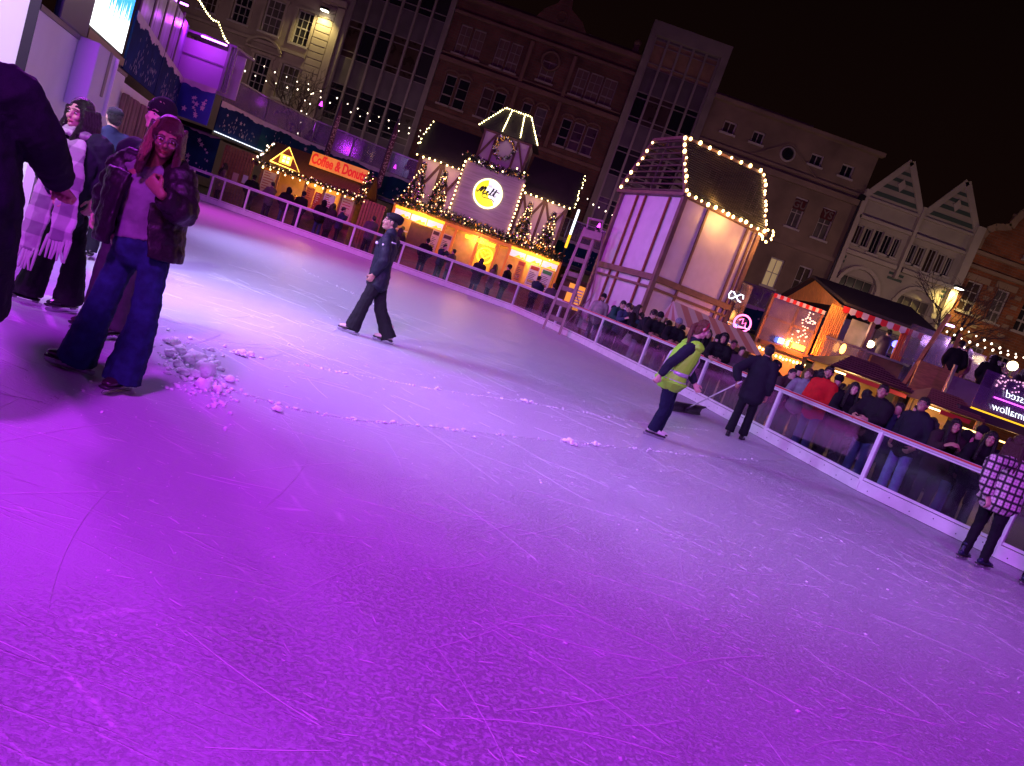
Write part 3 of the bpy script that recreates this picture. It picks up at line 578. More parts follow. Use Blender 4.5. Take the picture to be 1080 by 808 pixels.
# screen
sc_ = thing('video_screen', 'bright white and blue video screen above the white wall', 'screen', (-9.6, 14.6, 3.0)); s0, s1 = V((-8.9, 13.0, 0)), V((-10.25, 16.3, 0)); off = nl * -.12
g = MB(); g.bar(s0 + off + V((0, 0, 4.4)), s1 + off + V((0, 0, 4.4)), .14, 2.7); obj('housing', g, DARKM, sc_)
def screenmat():
    m = bpy.data.materials.new('screen_picture'); m.use_nodes = True; n = m.node_tree.nodes; l = m.node_tree.links; b = n['Principled BSDF']; b.inputs['Base Color'].default_value = (.02, .02, .02, 1)
    tc = n.new('ShaderNodeTexCoord'); mp = n.new('ShaderNodeMapping'); mp.inputs['Scale'].default_value = (9, 9, 1.1); mp.inputs['Location'].default_value = (1.1, 0, 0); l.new(tc.outputs['Object'], mp.inputs[0]); t = n.new('ShaderNodeTexNoise'); t.inputs['Scale'].default_value = 1.1; l.new(mp.outputs[0], t.inputs[0])
    sp = n.new('ShaderNodeSeparateXYZ'); l.new(tc.outputs['Object'], sp.inputs[0]); a = n.new('ShaderNodeMath'); a.operation = 'MULTIPLY_ADD'; a.inputs[1].default_value = .62; l.new(sp.outputs[2], a.inputs[0]); l.new(t.outputs[0], a.inputs[2])
    c = n.new('ShaderNodeValToRGB'); e = c.color_ramp.elements; e[0].position = .93; e[0].color = (.9, .95, 1, 1); e[1].position = 1.0; e[1].color = (.02, .25, .85, 1); l.new(a.outputs[0], c.inputs[0]); l.new(c.outputs[0], b.inputs['Emission Color']); b.inputs['Emission Strength'].default_value = 2.6; return m
g = MB(); g.bar(s0 + nl * -.04 + V((0, 0, 4.4)), s1 + nl * -.04 + V((0, 0, 4.4)), .02, 2.56); obj('display', g, screenmat(), sc_)
bs_ = MB(); bs_.bar(s0 + nl * .0 + V((0, 0, 2.95)), s1 + nl * .0 + V((0, 0, 2.95)), .1, .16); obj('lower_frame', bs_, mat('frame_gold', (.25, .2, .14), .35, .5), sc_)
g = MB(); g.bar((-8.0, 11.0, 3.15), (-8.85, 12.9, 3.15), .1, .7); g.bar((-8.3, 11.7, 3.7), (-8.9, 13, 3.7), .5, .12); solo('stage_equipment', g, mat('navy_gear', (.02, .03, .09), .35, .3), 'dark navy equipment standing on top of the white wall', 'equipment', bev=.03)
# banners with stars on a curved raised walkway
NAVY = mat('banner_navy', (.012, .035, .11), .95, spec=.1, var=.35, vs=1.3); FRSTM = mat('banner_snow', (.62, .55, .55), .6, var=.12, vs=3); STARM = mat('banner_star', (.62, .55, .5), .6); TEAL = mat('banner_teal', (.010, .055, .085), .95, spec=.1, var=.35, vs=1.3)
def star(mb, c, u, w, r, n=5):
    p = []
    for i in range(2 * n): a = math.pi * i / n + .3; q_ = r if i % 2 == 0 else r * .45; p.append(c + u * math.cos(a) * q_ + w * math.sin(a) * q_)
    mb.prism(p, u.cross(w) * .004)
def banner(a, b, z0, z1, label, m, seed, fleck=60, stars=8, rail=True):
    a, b = V((*a, 0)), V((*b, 0)); d = (b - a).normalized(); nn = V((d.y, -d.x, 0)); L = (b - a).length; rr = random.Random(seed); U_ = V((0, 0, 1))
    t = thing('star_banner', label, 'banner', ((a + b) / 2 + U_ * z0)); obj('cloth', MB().bar(a + U_ * (z0 + z1) / 2, b + U_ * (z0 + z1) / 2, .05, z1 - z0), m, t)
    pl = [a + nn * .03 + U_ * (z1 + .012), b + nn * .03 + U_ * (z1 + .012)]; k = int(L / .12); low = []
    for i in range(k + 1): low.append(a.lerp(b, 1 - i / k) + nn * .03 + U_ * (z1 - .12 - .07 * rr.random() - .05 * math.sin(i * .35)))
    fz = MB(); fz.prism(pl + low, nn * .006); obj('snow_edge', fz, FRSTM, t)
    sm = MB()
    for i in range(stars): star(sm, a + d * rr.uniform(.2, L - .2) + nn * .031 + U_ * rr.uniform(z0 + .15, z1 - .4), d, U_, rr.uniform(.05, .12))
    if stars: obj('star_print', sm, STARM, t)
    fm = MB()
    for i in range(fleck):
        c = a + d * (rr.gauss(.3, .1) if i % 2 else rr.gauss(.72, .1)) * L + nn * .031 + U_ * (z0 + .12 + abs(rr.gauss(0, .32)) * (z1 - z0) * .8)
        fm.prism([c + U_ * .05, c + d * .012, c - U_ * .05, c - d * .012], nn * .003)
    if fleck: obj('fleck_print', fm, STARM, t)
    return t
banner((-10.3, 16.45), (-12.55, 21.7), 2.85, 4.1, 'dark blue banner with pale flecks nearest to the video screen', NAVY, 1, 70, 0)
banner((-12.6, 21.82), (-15.05, 27.6), 2.85, 4.1, 'dark blue banner with icicle flecks just left of the square star banner', NAVY, 2, 80, 0)
banner((-15.05, 27.68), (-13.78, 27.72), 2.78, 4.12, 'square bright blue banner with five big stars at the bend of the walkway', mat('banner_blue', (.02, .06, .25), .6, var=.3, vs=1.3), 3, 0, 13)
WALK = [(-14.9, 30.6), (-14.3, 33.6), (-12.9, 36.0), (-9.5, 37.8), (-5, 38.9), (0, 39.8), (5, 40.2), (11, 40.2), (17, 40.0), (24, 39.5)]
nm = ['blue banner with star clusters right of the square star banner', 'blue green banner curving behind the coffee kiosk', 'blue green banner above the roof of the coffee kiosk', 'blue green banner between the coffee kiosk and the tall decorated trees', 'dark banner length hidden behind the black roofed chalet', 'blue green banner behind the tall ladder', 'dark star banner seen between timber tower and glazed bar', 'dark banner behind the glazed bar', 'dark banner under the upper terrace at the right']
for i in range(len(WALK) - 1): banner(WALK[i], WALK[i + 1], 2.85, 4.05, nm[i], TEAL if i else NAVY, 10 + i, 46, 7)
PURG = sheetmat('purple_glass', (.30, .17, .42), .42, .12, gl=.3, dirt=.18); GREYM = mat('alloy', (.35, .32, .36), .35, .7)
wk = thing('raised_walkway', 'curved raised ice walkway with glass balustrade behind the stalls', 'walkway', (-14.9, 30.6, 2.7))
for name, z, w_, h_, m_ in (('deck', 2.74, 2.4, .16, DARKM), ('handrail', 5.08, .07, .05, GREYM), ('bottom_light', 2.80, .05, .03, None)):
    g = MB()
    for i in range(len(WALK) - 1):
        a, b = V((*WALK[i], z)), V((*WALK[i + 1], z)); d = (b - a).normalized(); nn = V((d.y, -d.x, 0)); s_ = -nn * 1.24 if name == 'deck' else (nn * .06 if name == 'bottom_light' else -nn * .02)
        if name == 'bottom_light' and i not in (0, 1, 4, 6): continue
        g.bar(a + s_, b + s_, w_, h_)
    obj(name, g, m_ or emis('cool_strip', (.75, .85, 1), 2.2), wk)
for i in range(len(WALK) - 1):
    a, b = V((*WALK[i], 0)), V((*WALK[i + 1], 0)); d = (b - a).normalized(); nn = V((d.y, -d.x, 0)); k = 2 if (b - a).length > 3.4 else 1
    for j in range(k):
        p0, p1 = a.lerp(b, j / k), a.lerp(b, (j + 1) / k); obj('glass_panel', MB().bar(p0 + d * .04 + V((0, 0, 4.56)) - nn * .02, p1 - d * .04 + V((0, 0, 4.56)) - nn * .02, .015, .94), PURG, wk)
        obj('post', MB().bar(p0 + V((0, 0, 4.1)) - nn * .02, p0 + V((0, 0, 5.07)) - nn * .02, .05), GREYM, wk)
# purple-lit cabin and lamps on the upper level
cb_ = thing('purple_cabin', 'purple lit cabin with a shutter standing above the square star banner', 'cabin', (-15.2, 28.9, 4.2)); PUR = (.38, .03, 1.)
g = MB(); g.bb(-16.2, -14.3, 28.95, 29.0, 4.2, 5.7); obj('shutter', g, mat('shutter', (.55, .42, .62), .5, bump=.5, bs=3, stretch=(0, 0, 12)), cb_)
g = MB(); g.bb(-16.3, -16.2, 28.8, 29.1, 4.2, 5.9); g.bb(-14.3, -14.2, 28.8, 28.95, 4.2, 5.9); g.bb(-14.16, -14.1, 28.9, 29.0, 4.2, 5.9); g.bb(-14.06, -14.02, 28.9, 29.0, 4.2, 5.9); g.bb(-16.3, -14.02, 28.8, 30.5, 5.9, 5.98); g.bb(-16.2, -14.3, 28.9, 28.98, 5.1, 5.15); obj('frame', g, mat('cabin_frame', (.25, .2, .27), .5), cb_)
g = MB(); g.bb(-16.2, -14.3, 30.4, 30.45, 4.2, 5.9); obj('back_wall', g, PANEL, cb_)
for lb, a, b in (('violet tube lamp above the purple cabin', at(213, 38, 28.4), at(239, 48, 28.4)), ('violet tube lamp at the top left of the square', at(184, 0, 26), at(198, 6, 26))):
    t = thing('tube_lamp', lb, 'lamp', (a + b) / 2); g = MB(); g.bar(a + V((0, .05, .06)), b + V((0, .05, .06)), .1, .06); obj('bracket', g, DARKM, t); g = MB(); g.tube([a, b], .035, 8); obj('tube', g, emis('violet_tube', (.62, .16, 1), 9), t, True)
tl = thing('purple_screen_wall', 'tall purple streaked panels beyond the blue flecked banner', 'panel', (-14.6, 24.5, 4.2))
for i in range(5):
    a = V((-12.6 - i * .66, 20.2 + i * 1.7, 0)); b = a + V((-.6, 1.55, 0)); obj('sheet', MB().bar(a + V((0, 0, 5.1)), b + V((0, 0, 5.1)), .03, 1.9), mat('purple_sheet', (.32, .2, .5), .3, var=.5, vs=1.2, stretch=(3, 3, .3)), tl); obj('post', MB().bar(a + V((0, 0, 4.1)), a + V((0, 0, 6.2)), .07), mat('taupe_post', (.2, .14, .18), .5), tl)
for i, (x, y) in enumerate(((338, 112), (631, 240), (416, 178))):   # little magenta uplights along the walkway rail
    p = at(x, y, (37.7, 39.7, 38.6)[i]); t = thing('uplight', ('small magenta uplight on the walkway rail above the coffee kiosk', 'small magenta uplight behind the top of the ladder', 'small magenta uplight left of the black roofed chalet')[i], 'lamp', p)
    obj('housing', MB().tube([p - V((0, 0, .12)), p], .08, 8), DARKM, t); obj('lens', MB().tube([p + V((0, 0, .02)), p + V((0, 0, .22))], [.09, .03], 8), emis('magenta_lens', (.8, .05, 1), 5), t, True)

# ------------------------------------------------------------------ facades
FY = 48.0
DGL = mat('dark_glazing', (.012, .012, .022), .12, spec=.7); FRM = mat('sash_white', (.42, .38, .36), .5); WGL = emis('lit_pane', (.9, .75, .35), .16)
def facade(root, m, x0, x1, z1, wins, z0=0, y=FY, prof=None):
    xs = sorted({x0, x1, *[w[0] for w in wins], *[w[1] for w in wins]}); zs = sorted({z0, z1, *[w[2] for w in wins], *[w[3] for w in wins]}); g = MB()
    for i in range(len(xs) - 1):
        for j in range(len(zs) - 1):
            cx, cz = (xs[i] + xs[i + 1]) / 2, (zs[j] + zs[j + 1]) / 2
            if any(w[0] < cx < w[1] and w[2] < cz < w[3] for w in wins): continue
            g.quad((xs[i], y, zs[j]), (xs[i + 1], y, zs[j]), (xs[i + 1], y, zs[j + 1]), (xs[i], y, zs[j + 1]))
    for a, b, c, d in [w[:4] for w in wins]:
        g.quad((a, y, c), (a, y + .25, c), (a, y + .25, d), (a, y, d)); g.quad((b, y, c), (b, y + .25, c), (b, y + .25, d), (b, y, d)); g.quad((a, y, c), (b, y, c), (b, y + .25, c), (a, y + .25, c)); g.quad((a, y, d), (b, y, d), (b, y + .25, d), (a, y + .25, d))
    g.bb(x0, x1, y + .6, y + 9, z0, z1 - .02); g.bb(x0, x0 + .2, y + .001, y + .6, z0, z1 - .01); g.bb(x1 - .2, x1, y + .001, y + .6, z0, z1 - .01); g.bb(x0 + .2, x1 - .2, y + .001, y + .6, z1 - .2, z1 - .01)
    return obj('wall', g, m, root)
PANES = [DGL, DGL, mat('pane_grey', (.03, .028, .034), .2), mat('pane_blind', (.10, .085, .075), .5, var=.3, vs=2), mat('pane_brown', (.05, .03, .022), .3, var=.4, vs=1.5)]; rp = random.Random(6)
def window(root, w, cols=2, rows=2, fm=FRM, gm=DGL, y=FY, sur=.0, sill=True, fw=.06, name='window', arch=False):
    a, b, c, d = w[:4]; g = MB(); yy = y + .16
    g.bb(a, a + fw, yy, yy + .08, c, d); g.bb(b - fw, b, yy, yy + .08, c, d); g.bb(a + fw, b - fw, yy, yy + .08, c, c + fw); g.bb(a + fw, b - fw, yy, yy + .08, d - fw, d)
    for i in range(1, cols): x = a + (b - a) * i / cols; g.bb(x - fw * .3, x + fw * .3, yy + .01, yy + .06, c + fw, d - fw)
    for j in range(1, rows): z = c + (d - c) * j / rows; q_ = fw * (.7 if rows > 2 and j == rows // 2 else .3); g.bb(a + fw, b - fw, yy + .015, yy + .055, z - q_, z + q_)
    if sill: g.bb(a - .12, b + .12, y - .12, y + .1, c - .12, c - .003)
    o = obj(name, g, fm, root); obj('pane', MB().bb(a, b, yy + .09, yy + .1, c, d), rp.choice(PANES) if gm is DGL else gm, o); return o
CREAM = mat('cream_stone', (.30, .245, .20), .85, var=.22, vs=.7, bump=.2, bs=9); DCRM = mat('cream_trim', (.34, .28, .23), .8, var=.15, vs=1)
b1 = thing('stone_building', 'pale classical stone building with sash windows and a yellow floodlit corner', 'building', (-23, FY, 0))
W1 = [(-26.4, -25.3, 10.3, 12.35), (-24.3, -23.15, 10.3, 12.35), (-22.3, -21.1, 10.3, 12.35), (-20.25, -19.2, 10.25, 12.3), (-26.3, -25.3, 6.75, 8.9), (-24.1, -23.1, 6.75, 8.9), (-22.15, -21.05, 6.7, 8.9), (-20.3, -19.15, 6.75, 8.9), (-24.3, -23.15, 14, 15.8), (-22.3, -21.1, 14, 15.8), (-20.25, -19.2, 14, 15.8)]
facade(b1, CREAM, -31, -17.35, 19, W1)
for w in W1: window(b1, w, 3, 4, FRM, DGL)
tr = MB()
for w in W1[:8]: tr.bb(w[0] - .16, w[0], FY - .07, FY + .05, w[2], w[3]); tr.bb(w[1], w[1] + .16, FY - .07, FY + .05, w[2], w[3]); tr.bb(w[0] - .25, w[1] + .25, FY - .12, FY + .05, w[3] + .003, w[3] + .16)
tr.bb(-31, -19.05, FY - .25, FY, 9.55, 9.75); tr.bb(-31, -17.4, FY - .35, FY, 13.2, 13.5)
obj('window_surround', tr, DCRM, b1)
q_ = MB()
for i in range(30): q_.bb(-18.95, -17.95, FY - .14, FY - .002, 3 + i * .42, 3.38 + i * .42)
q_.bb(-17.9, -17.42, FY - .22, FY - .002, 3, 13.1); obj('quoin', q_, DCRM, b1, bev=.02)
pd = MB(); n_ = 14
for i in range(n_): a0, a1 = math.pi * (.12 + .76 * i / n_), math.pi * (.12 + .76 * (i + 1) / n_); pd.bar((-21.6 + 1.2 * math.cos(a0), FY - .2, 8.95 + .95 * math.sin(a0)), (-21.6 + 1.2 * math.cos(a1), FY - .2, 8.95 + .95 * math.sin(a1)), .45, .13)
pd.bb(-22.75, -20.45, FY - .35, FY, 9.12, 9.24); obj('pediment', pd, DCRM, b1)
t = thing('wall_floodlight', 'bright yellow white floodlight on the quoined corner of the classical building', 'lamp', (-18.5, FY - .6, 12.6)); obj('housing', MB().box((-18.5, FY - .55, 12.66), (.5, .35, .14)), DARKM, t); obj('lens', MB().box((-18.5, FY - .55, 12.56), (.42, .28, .04)), emis('flood_lens', (1, .95, .7), 14), t); obj('arm', MB().bar((-18.5, FY - .4, 12.68), (-18.5, FY - .1, 12.68), .05), DARKM, t)
CONC = mat('grey_concrete', (.20, .165, .16), .8, var=.2, vs=.9, bump=.1, bs=10); SPAN = mat('spandrel_grey', (.10, .082, .09), .45, var=.2, vs=1.2); MUL = mat('mullion', (.27, .23, .22), .45, .2)
def curtain(root, x0, x1, n, bands, ztop, z0, fm=MUL, lit=None):
    dx = (x1 - x0) / n
    for (c, d) in bands:
        for i in range(n):
            a, b = x0 + i * dx + .07, x0 + (i + 1) * dx - .07; g = MB()
            for z in (c, c + (d - c) * .17, c + (d - c) * .8, d - .05): g.bb(a, b, FY + .12, FY + .2, z, z + .05)
            o = obj('window', g, fm, root); obj('pane', MB().bb(a, b, FY + .21, FY + .22, c, d), (lit if lit and c > 15.5 else rp.choice(PANES[:3] + [DGL, PANES[4]])), o)
    sp = MB(); zs = [z0] + [z for bd in bands for z in bd] + [ztop]
    for i in range(0, len(zs), 2): sp.bb(x0, x1, FY + .1, FY + .3, zs[i], zs[i + 1])
    obj('spandrel', sp, SPAN, root); mu = MB()
    for i in range(n + 1): mu.bb(x0 + i * dx - .07, x0 + i * dx + .07, FY - .06, FY + .1, z0, ztop)
    obj('mullion', mu, fm, root)
b2 = thing('office_block', 'tall grey office block with a wide grid of dark windows', 'building', (-14.2, FY, 0))
g = MB(); g.bb(-17.33, -17.1, FY - .1, FY + .4, 0, 21); g.bb(-11.3, -11.0, FY - .22, FY + .4, 0, 21); g.bb(-17.3, -11.0, FY + .4, FY + 9, 0, 21); g.bb(-17.1, -11.3, FY - .05, FY + .3, 0, 5); obj('wall', g, CONC, b2)
curtain(b2, -17.1, -11.3, 6, [(6.6, 8.9), (10.5, 12.8), (14.4, 16.7), (18.3, 20.4)], 21, 5)
BRK = brickmat('red_brown_brick', (.13, .045, .034), (.09, .035, .028), (.09, .07, .06)); TERR = mat('terracotta_trim', (.15, .08, .065), .8, var=.2, vs=1)
b3 = thing('brick_building', 'dark red Victorian brick building with a steep central gable', 'building', (-5.2, FY, 0))
W3 = [(-10.35, -9.62, 12.95, 14.72), (-9.5, -8.72, 12.95, 14.72), (-7.85, -7.15, 12.95, 14.7), (-7.03, -6.3, 12.95, 14.7), (-4.88, -3.95, 13.1, 14.35), (-2.68, -1.9, 12.95, 14.6), (-1.78, -.98, 12.95, 14.6), (-.86, -.05, 12.95, 14.6),
      (-10.3, -9.58, 9.8, 11.65), (-9.45, -8.7, 9.8, 11.65), (-7.85, -7.15, 9.8, 11.65), (-7.03, -6.3, 9.8, 11.65), (-5.2, -4.6, 10.0, 11.6), (-4.3, -3.6, 10, 11.6), (-2.55, -1.9, 9.8, 11.5), (-1.75, -1.05, 9.8, 11.5), (-.9, -.2, 9.8, 11.5)]
facade(b3, BRK, -10.98, .75, 16.05, W3); WBR = mat('window_brown', (.14, .085, .06), .6)
for i, w in enumerate(W3): window(b3, w, 1 if i > 7 else 2, 3, mat('sash_dim', (.27, .22, .2), .5), WBR if i < 8 else DGL, fw=.055)
g = MB()
for z, h_, d_ in ((12.25, .3, .3), (9.1, .25, .2), (15.2, .18, .2), (16.05, .3, .45), (12.75, .1, .12)): g.bb(-10.98, .75, FY - d_, FY - .002, z, z + h_)
for w in W3[8:]: 
    if w[0] > -3 or True:
        for k in range(8): a0, a1 = math.pi * k / 8, math.pi * (k + 1) / 8; xm, rr_ = (w[0] + w[1]) / 2, (w[1] - w[0]) / 2 + .07; g.bar((xm + rr_ * math.cos(a0), FY - .06, w[3] + .25 * math.sin(a0)), (xm + rr_ * math.cos(a1), FY - .06, w[3] + .25 * math.sin(a1)), .12, .12)
g.bb(-5.95, -5.7, FY - .2, FY - .002, 9.4, 15.1); g.bb(-3.15, -2.9, FY - .2, FY - .002, 9.4, 15.1); g.tor((-4.42, FY - .08, 14.35), .55, .09, (0, 1, 0), 20, 6)
obj('stone_trim', g, TERR, b3, bev=.03)
g = MB(); g.prism([(-6.15, FY - .35, 16.36), (-2.8, FY - .35, 16.36), (-3.3, FY - .35, 17.0), (-4.2, FY - .35, 17.5), (-4.6, FY - .35, 19.4), (-5.1, FY - .35, 17.6), (-5.8, FY - .35, 17.0)], (0, 1.2, 0)); g.tor((-4.6, FY - .36, 16.9), .32, .06, (0, 1, 0), 16, 6); obj('gable', g, BRK, b3)
g = MB(); g.bb(-10.9, .6, FY + .3, FY + 3, 16.35, 16.7); g.bb(.1, .45, FY, FY + .4, 16.35, 16.9); g.ell((.28, FY + .2, 17.1), .24); obj('parapet', g, TERR, b3)
b4 = thing('office_tower', 'narrow grey office tower with five window columns behind the timber tower', 'building', (3.3, FY, 0))
g = MB(); g.bb(.78, 1.15, FY - .3, FY + 1, 0, 18.6); g.bb(5.35, 5.8, FY - .3, FY + 1, 0, 18.6); g.bb(1.15, 5.35, FY - .3, FY + 1, 17.8, 18.6); g.bb(.8, 5.78, FY + 1, FY + 9, 0, 18.55); g.bb(1.15, 5.35, FY, FY + 1, 0, 4.4); obj('wall', g, CONC, b4)
curtain(b4, 1.2, 5.3, 5, [(5.9, 7.8), (9.2, 11.1), (12.6, 14.5), (15.95, 17.7)], 17.8, 4.4, lit=mat('brown_lit_pane', (.30, .19, .10), .6, var=.2, vs=2))  # dim room light of the top row put into the pane colour
STN = mat('brown_stone', (.19, .135, .10), .85, var=.3, vs=.6, bump=.3, bs=7)
b5 = thing('stone_building', 'plain brown stone building with small square attic windows and red lettered signs', 'building', (11.3, FY, 0))
W5 = [(6.95, 7.75, 13.87, 14.6), (8.85, 9.6, 13.87, 14.6), (12.7, 13.5, 13.8, 14.5), (14.7, 15.5, 13.75, 14.52), (12.8, 13.6, 9.85, 11.75), (14.6, 15.5, 9.75, 11.7), (9.9, 10.8, 9.85, 11.75), (7.2, 8.1, 9.85, 11.75), (12.75, 13.65, 5.95, 7.8), (14.6, 15.5, 6, 7.9), (9.9, 10.8, 5.95, 7.8)]
facade(b5, STN, 5.83, 16.6, 15.5, W5)
for i, w in enumerate(W5): window(b5, w, 2, 2 if i > 3 else 1, FRM, WGL if i == 8 else DGL, fw=.08)
g = MB(); g.bb(5.8, 16.8, FY - .5, FY, 15.5, 15.72); g.bb(5.83, 16.6, FY - .3, FY - .002, 12.35, 12.7); g.bb(5.83, 16.6, FY - .15, FY - .002, 12.95, 13.1); g.bb(5.9, 12.2, FY + .1, FY + .6, 15.72, 16.0); g.bb(5.83, 16.6, FY - .15, FY - .002, 8.7, 8.95)
for x0_, x1_ in ((8.9, 11.2), (13.7, 11.4)): g.bar((x0_, FY - .05, 12.95), (x1_, FY - .05, 14.6 - abs(x1_ - 11.3)), .1, .06)
obj('cornice', g, mat('brown_trim', (.22, .155, .12), .8, var=.2, vs=.8), b5)
o_ = obj('round_window', MB().tor((11.3, FY - .03, 13.9), .42, .07, (0, 1, 0), 24, 6), FRM, b5); obj('pane', MB().tube([(11.3, FY - .05, 13.9), (11.3, FY - .02, 13.9)], .4, 20), DGL, o_); obj('glazing_bar', MB().bb(11.27, 11.33, FY - .08, FY - .065, 13.5, 14.3).bb(10.9, 11.7, FY - .08, FY - .065, 13.87, 13.93), FRM, o_)
RS = mat('sign_red', (.08, .010, .010), .5); WS = mat('sign_white', (.16, .13, .12), .5)
for s_, x in (('GU', 13.2), ('YS', 15.05)):
    t = thing('window_sign', 'dark red window sign with pale letters ' + s_, 'sign', (x, FY + .12, 10.95)); obj('board', MB().bb(x - .4, x + .4, FY + .10, FY + .14, 11.0, 11.62), RS, t); text(s_, .62, WS, 'lettering', t, (x, FY + .085, 11.3), ext=.008, off=.01)
WST = mat('white_stone', (.36, .32, .26), .75, var=.15, vs=.7, bump=.15, bs=8); GRN = mat('green_band', (.05, .085, .07), .7)
b6 = thing('gabled_building', 'white stone twin gabled building with green bands and arched windows', 'building', (20.4, FY, 0))
W6 = [(17.0, 17.45, 10.2, 11.4), (17.6, 18.05, 10.2, 11.4), (18.2, 18.75, 10.0, 11.5), (18.85, 19.4, 10.2, 11.4), (19.5, 19.9, 10.2, 11.4), (20.55, 21.0, 10.2, 11.4), (21.1, 21.55, 10.2, 11.4), (21.75, 22.3, 10.0, 11.5), (22.4, 22.9, 10.2, 11.4), (23.0, 23.4, 10.2, 11.4), (17.2, 19.4, 6.8, 8.3), (21.0, 23.2, 6.8, 8.3)]
facade(b6, WST, 16.75, 24.0, 13.1, W6)
for i, w in enumerate(W6): window(b6, w, 2 if i < 10 else 4, 1 if i < 10 else 2, WST if i > 9 else FRM, DGL, fw=.05)
g = MB()
for xa, xb, xt in ((16.75, 20.25, 18.53), (20.45, 23.95, 22.15)):
    gb = MB(); gb.prism([(xa, FY - .12, 13.1), (xb, FY - .12, 13.1), (xt, FY - .12, 15.75)], (0, .6, 0)); obj('gable', gb, WST, b6)
    bd_ = MB(); W_ = xb - xa
    for z, t_ in ((13.35, .26), (13.95, .24), (14.5, .22), (15.0, .2)):
        f0 = (z - 13.1) / 2.65; f1 = (z + t_ - 13.1) / 2.65; bd_.prism([(xa + (xt - xa) * f0 + .12, FY - .14, z), (xb + (xt - xb) * f0 - .12, FY - .14, z), (xb + (xt - xb) * f1 - .1, FY - .14, z + t_), (xa + (xt - xa) * f1 + .1, FY - .14, z + t_)], (0, .05, 0))
    obj('green_band', bd_, GRN, b6)
    g.bar((xa - .1, FY - .2, 13.05), (xt, FY - .2, 15.85), .35, .12, (0, -1, 0)); g.bar((xb + .1, FY - .2, 13.05), (xt, FY - .2, 15.85), .35, .12, (0, -1, 0))
    g.prism([(xt - .25, FY - .2, 14.35), (xt, FY - .2, 13.95), (xt + .25, FY - .2, 14.35), (xt, FY - .2, 14.75)], (0, .05, 0))
    for k in range(12): a0, a1 = math.pi * k / 12, math.pi * (k + 1) / 12; xm = (xa + xb) / 2 + (-.1 if xa < 18 else .0); g.bar((xm + 1.35 * math.cos(a0), FY - .12, 7.5 + 1.45 * math.sin(a0)), (xm + 1.35 * math.cos(a1), FY - .12, 7.5 + 1.45 * math.sin(a1)), .3, .22)
    g.bb(xa + .1, xb - .1, FY - .35, FY, 9.5, 9.75); g.bb(xa + .05, xb - .05, FY - .3, FY, 11.75, 11.95); g.bb(xa, xb, FY - .25, FY, 12.95, 13.1)
g.bb(23.75, 24.25, FY - .45, FY, 3, 13.6); g.bb(16.6, 16.9, FY - .3, FY, 3, 13.5); g.bb(20.25, 20.45, FY - .35, FY, 9, 13.6)
obj('stone_trim', g, mat('white_trim', (.42, .37, .31), .7, var=.1, vs=1), b6)
for z, in ((8.9,), (9.2,), (6.6,)): obj('green_band', MB().bb(16.9, 17.1 + .0, FY - .03, FY - .005, z, z + .16).bb(19.95, 20.9, FY - .03, FY - .005, z, z + .16).bb(23.45, 23.74, FY - .03, FY - .005, z, z + .16), GRN, b6)
solo('drainpipe', MB().tube([(16.5, FY - .25, 0), (16.5, FY - .25, 12.8)], .07, 8).box((16.5, FY - .25, 12.9), (.35, .25, .3)), DARKM, 'dark drainpipe between the brown stone and the white gabled buildings', 'drainpipe')
ORB = brickmat('orange_brick', (.30, .09, .035), (.22, .07, .03), (.24, .16, .11), .5, .17)
b7 = thing('brick_building', 'orange brick building with a curved Dutch gable at the right edge', 'building', (28, FY, 0))
W7 = [(24.75, 25.75, 8.55, 10.5), (26.65, 27.5, 8.5, 10.6), (28.5, 29.4, 8.5, 10.6), (27.2, 28.2, 12.7, 14.1), (24.8, 25.7, 5.0, 6.8), (26.65, 27.5, 5.0, 6.8), (28.4, 29.3, 5, 6.8)]
facade(b7, ORB, 24.3, 33, 12.4, W7[:3] + W7[4:])
for i, w in enumerate(W7[:3] + W7[4:]): window(b7, w, 2, 3, FRM, DGL, fw=.09)
pr = [(24.35, 12.4), (24.35, 13.1), (24.5, 13.6), (24.9, 13.95), (25.4, 14.1), (25.75, 14.25), (25.85, 14.7), (26.1, 15.3), (26.8, 15.9), (27.6, 16.2), (28.4, 15.9), (29.1, 15.3), (29.4, 14.6), (29.5, 14.2), (30.4, 13.9), (30.9, 13.2), (30.9, 12.4)]
g = MB(); g.prism([(x, FY - .05, z) for x, z in pr], (0, .7, 0)); obj('gable', g, ORB, b7); o_ = window(b7, W7[3], 3, 3, FRM, DGL, y=FY - .3)
g = MB(); 
for i in range(len(pr) - 1): g.bar((pr[i][0], FY - .1, pr[i][1]), (pr[i + 1][0], FY - .1, pr[i + 1][1]), .4, .14, (0, -1, 0))
for z in (12.1, 11.2, 4.6): g.bb(24.3, 33, FY - .2, FY - .002, z, z + .22)
for w in W7[:3]: g.bb(w[0] - .25, w[1] + .25, FY - .1, FY - .002, w[3] + .02, w[3] + .4)
for i in range(9): g.bb(26.0, 26.35, FY - .08, FY - .002, 5.3 + i * .62, 5.55 + i * .62); g.bb(27.8, 28.2, FY - .08, FY - .002, 5.3 + i * .62, 5.55 + i * .62)
obj('stone_band', g, mat('sand_trim', (.30, .21, .14), .8, var=.2, vs=1), b7)
g = MB(); g.tube([(25.75, FY, 14.2), (25.75, FY, 14.9)], [.16, .05], 8); g.ell((25.75, FY, 15.0), .14); obj('finial', g, TERR, b7)
p = V((23.9, FY - 1.0, 9.6)); t = thing('wall_floodlight', 'floodlight on an arm between the white gabled and the orange brick buildings', 'lamp', p); obj('housing', MB().box(p + V((0, 0, .08)), (.55, .35, .14)), DARKM, t); obj('lens', MB().box(p - V((0, 0, .02)), (.45, .28, .04)), emis('flood_lens2', (1, .93, .7), 9), t); obj('arm', MB().bar(p + V((0, .1, .1)), p + V((0, .9, .1)), .05), DARKM, t)
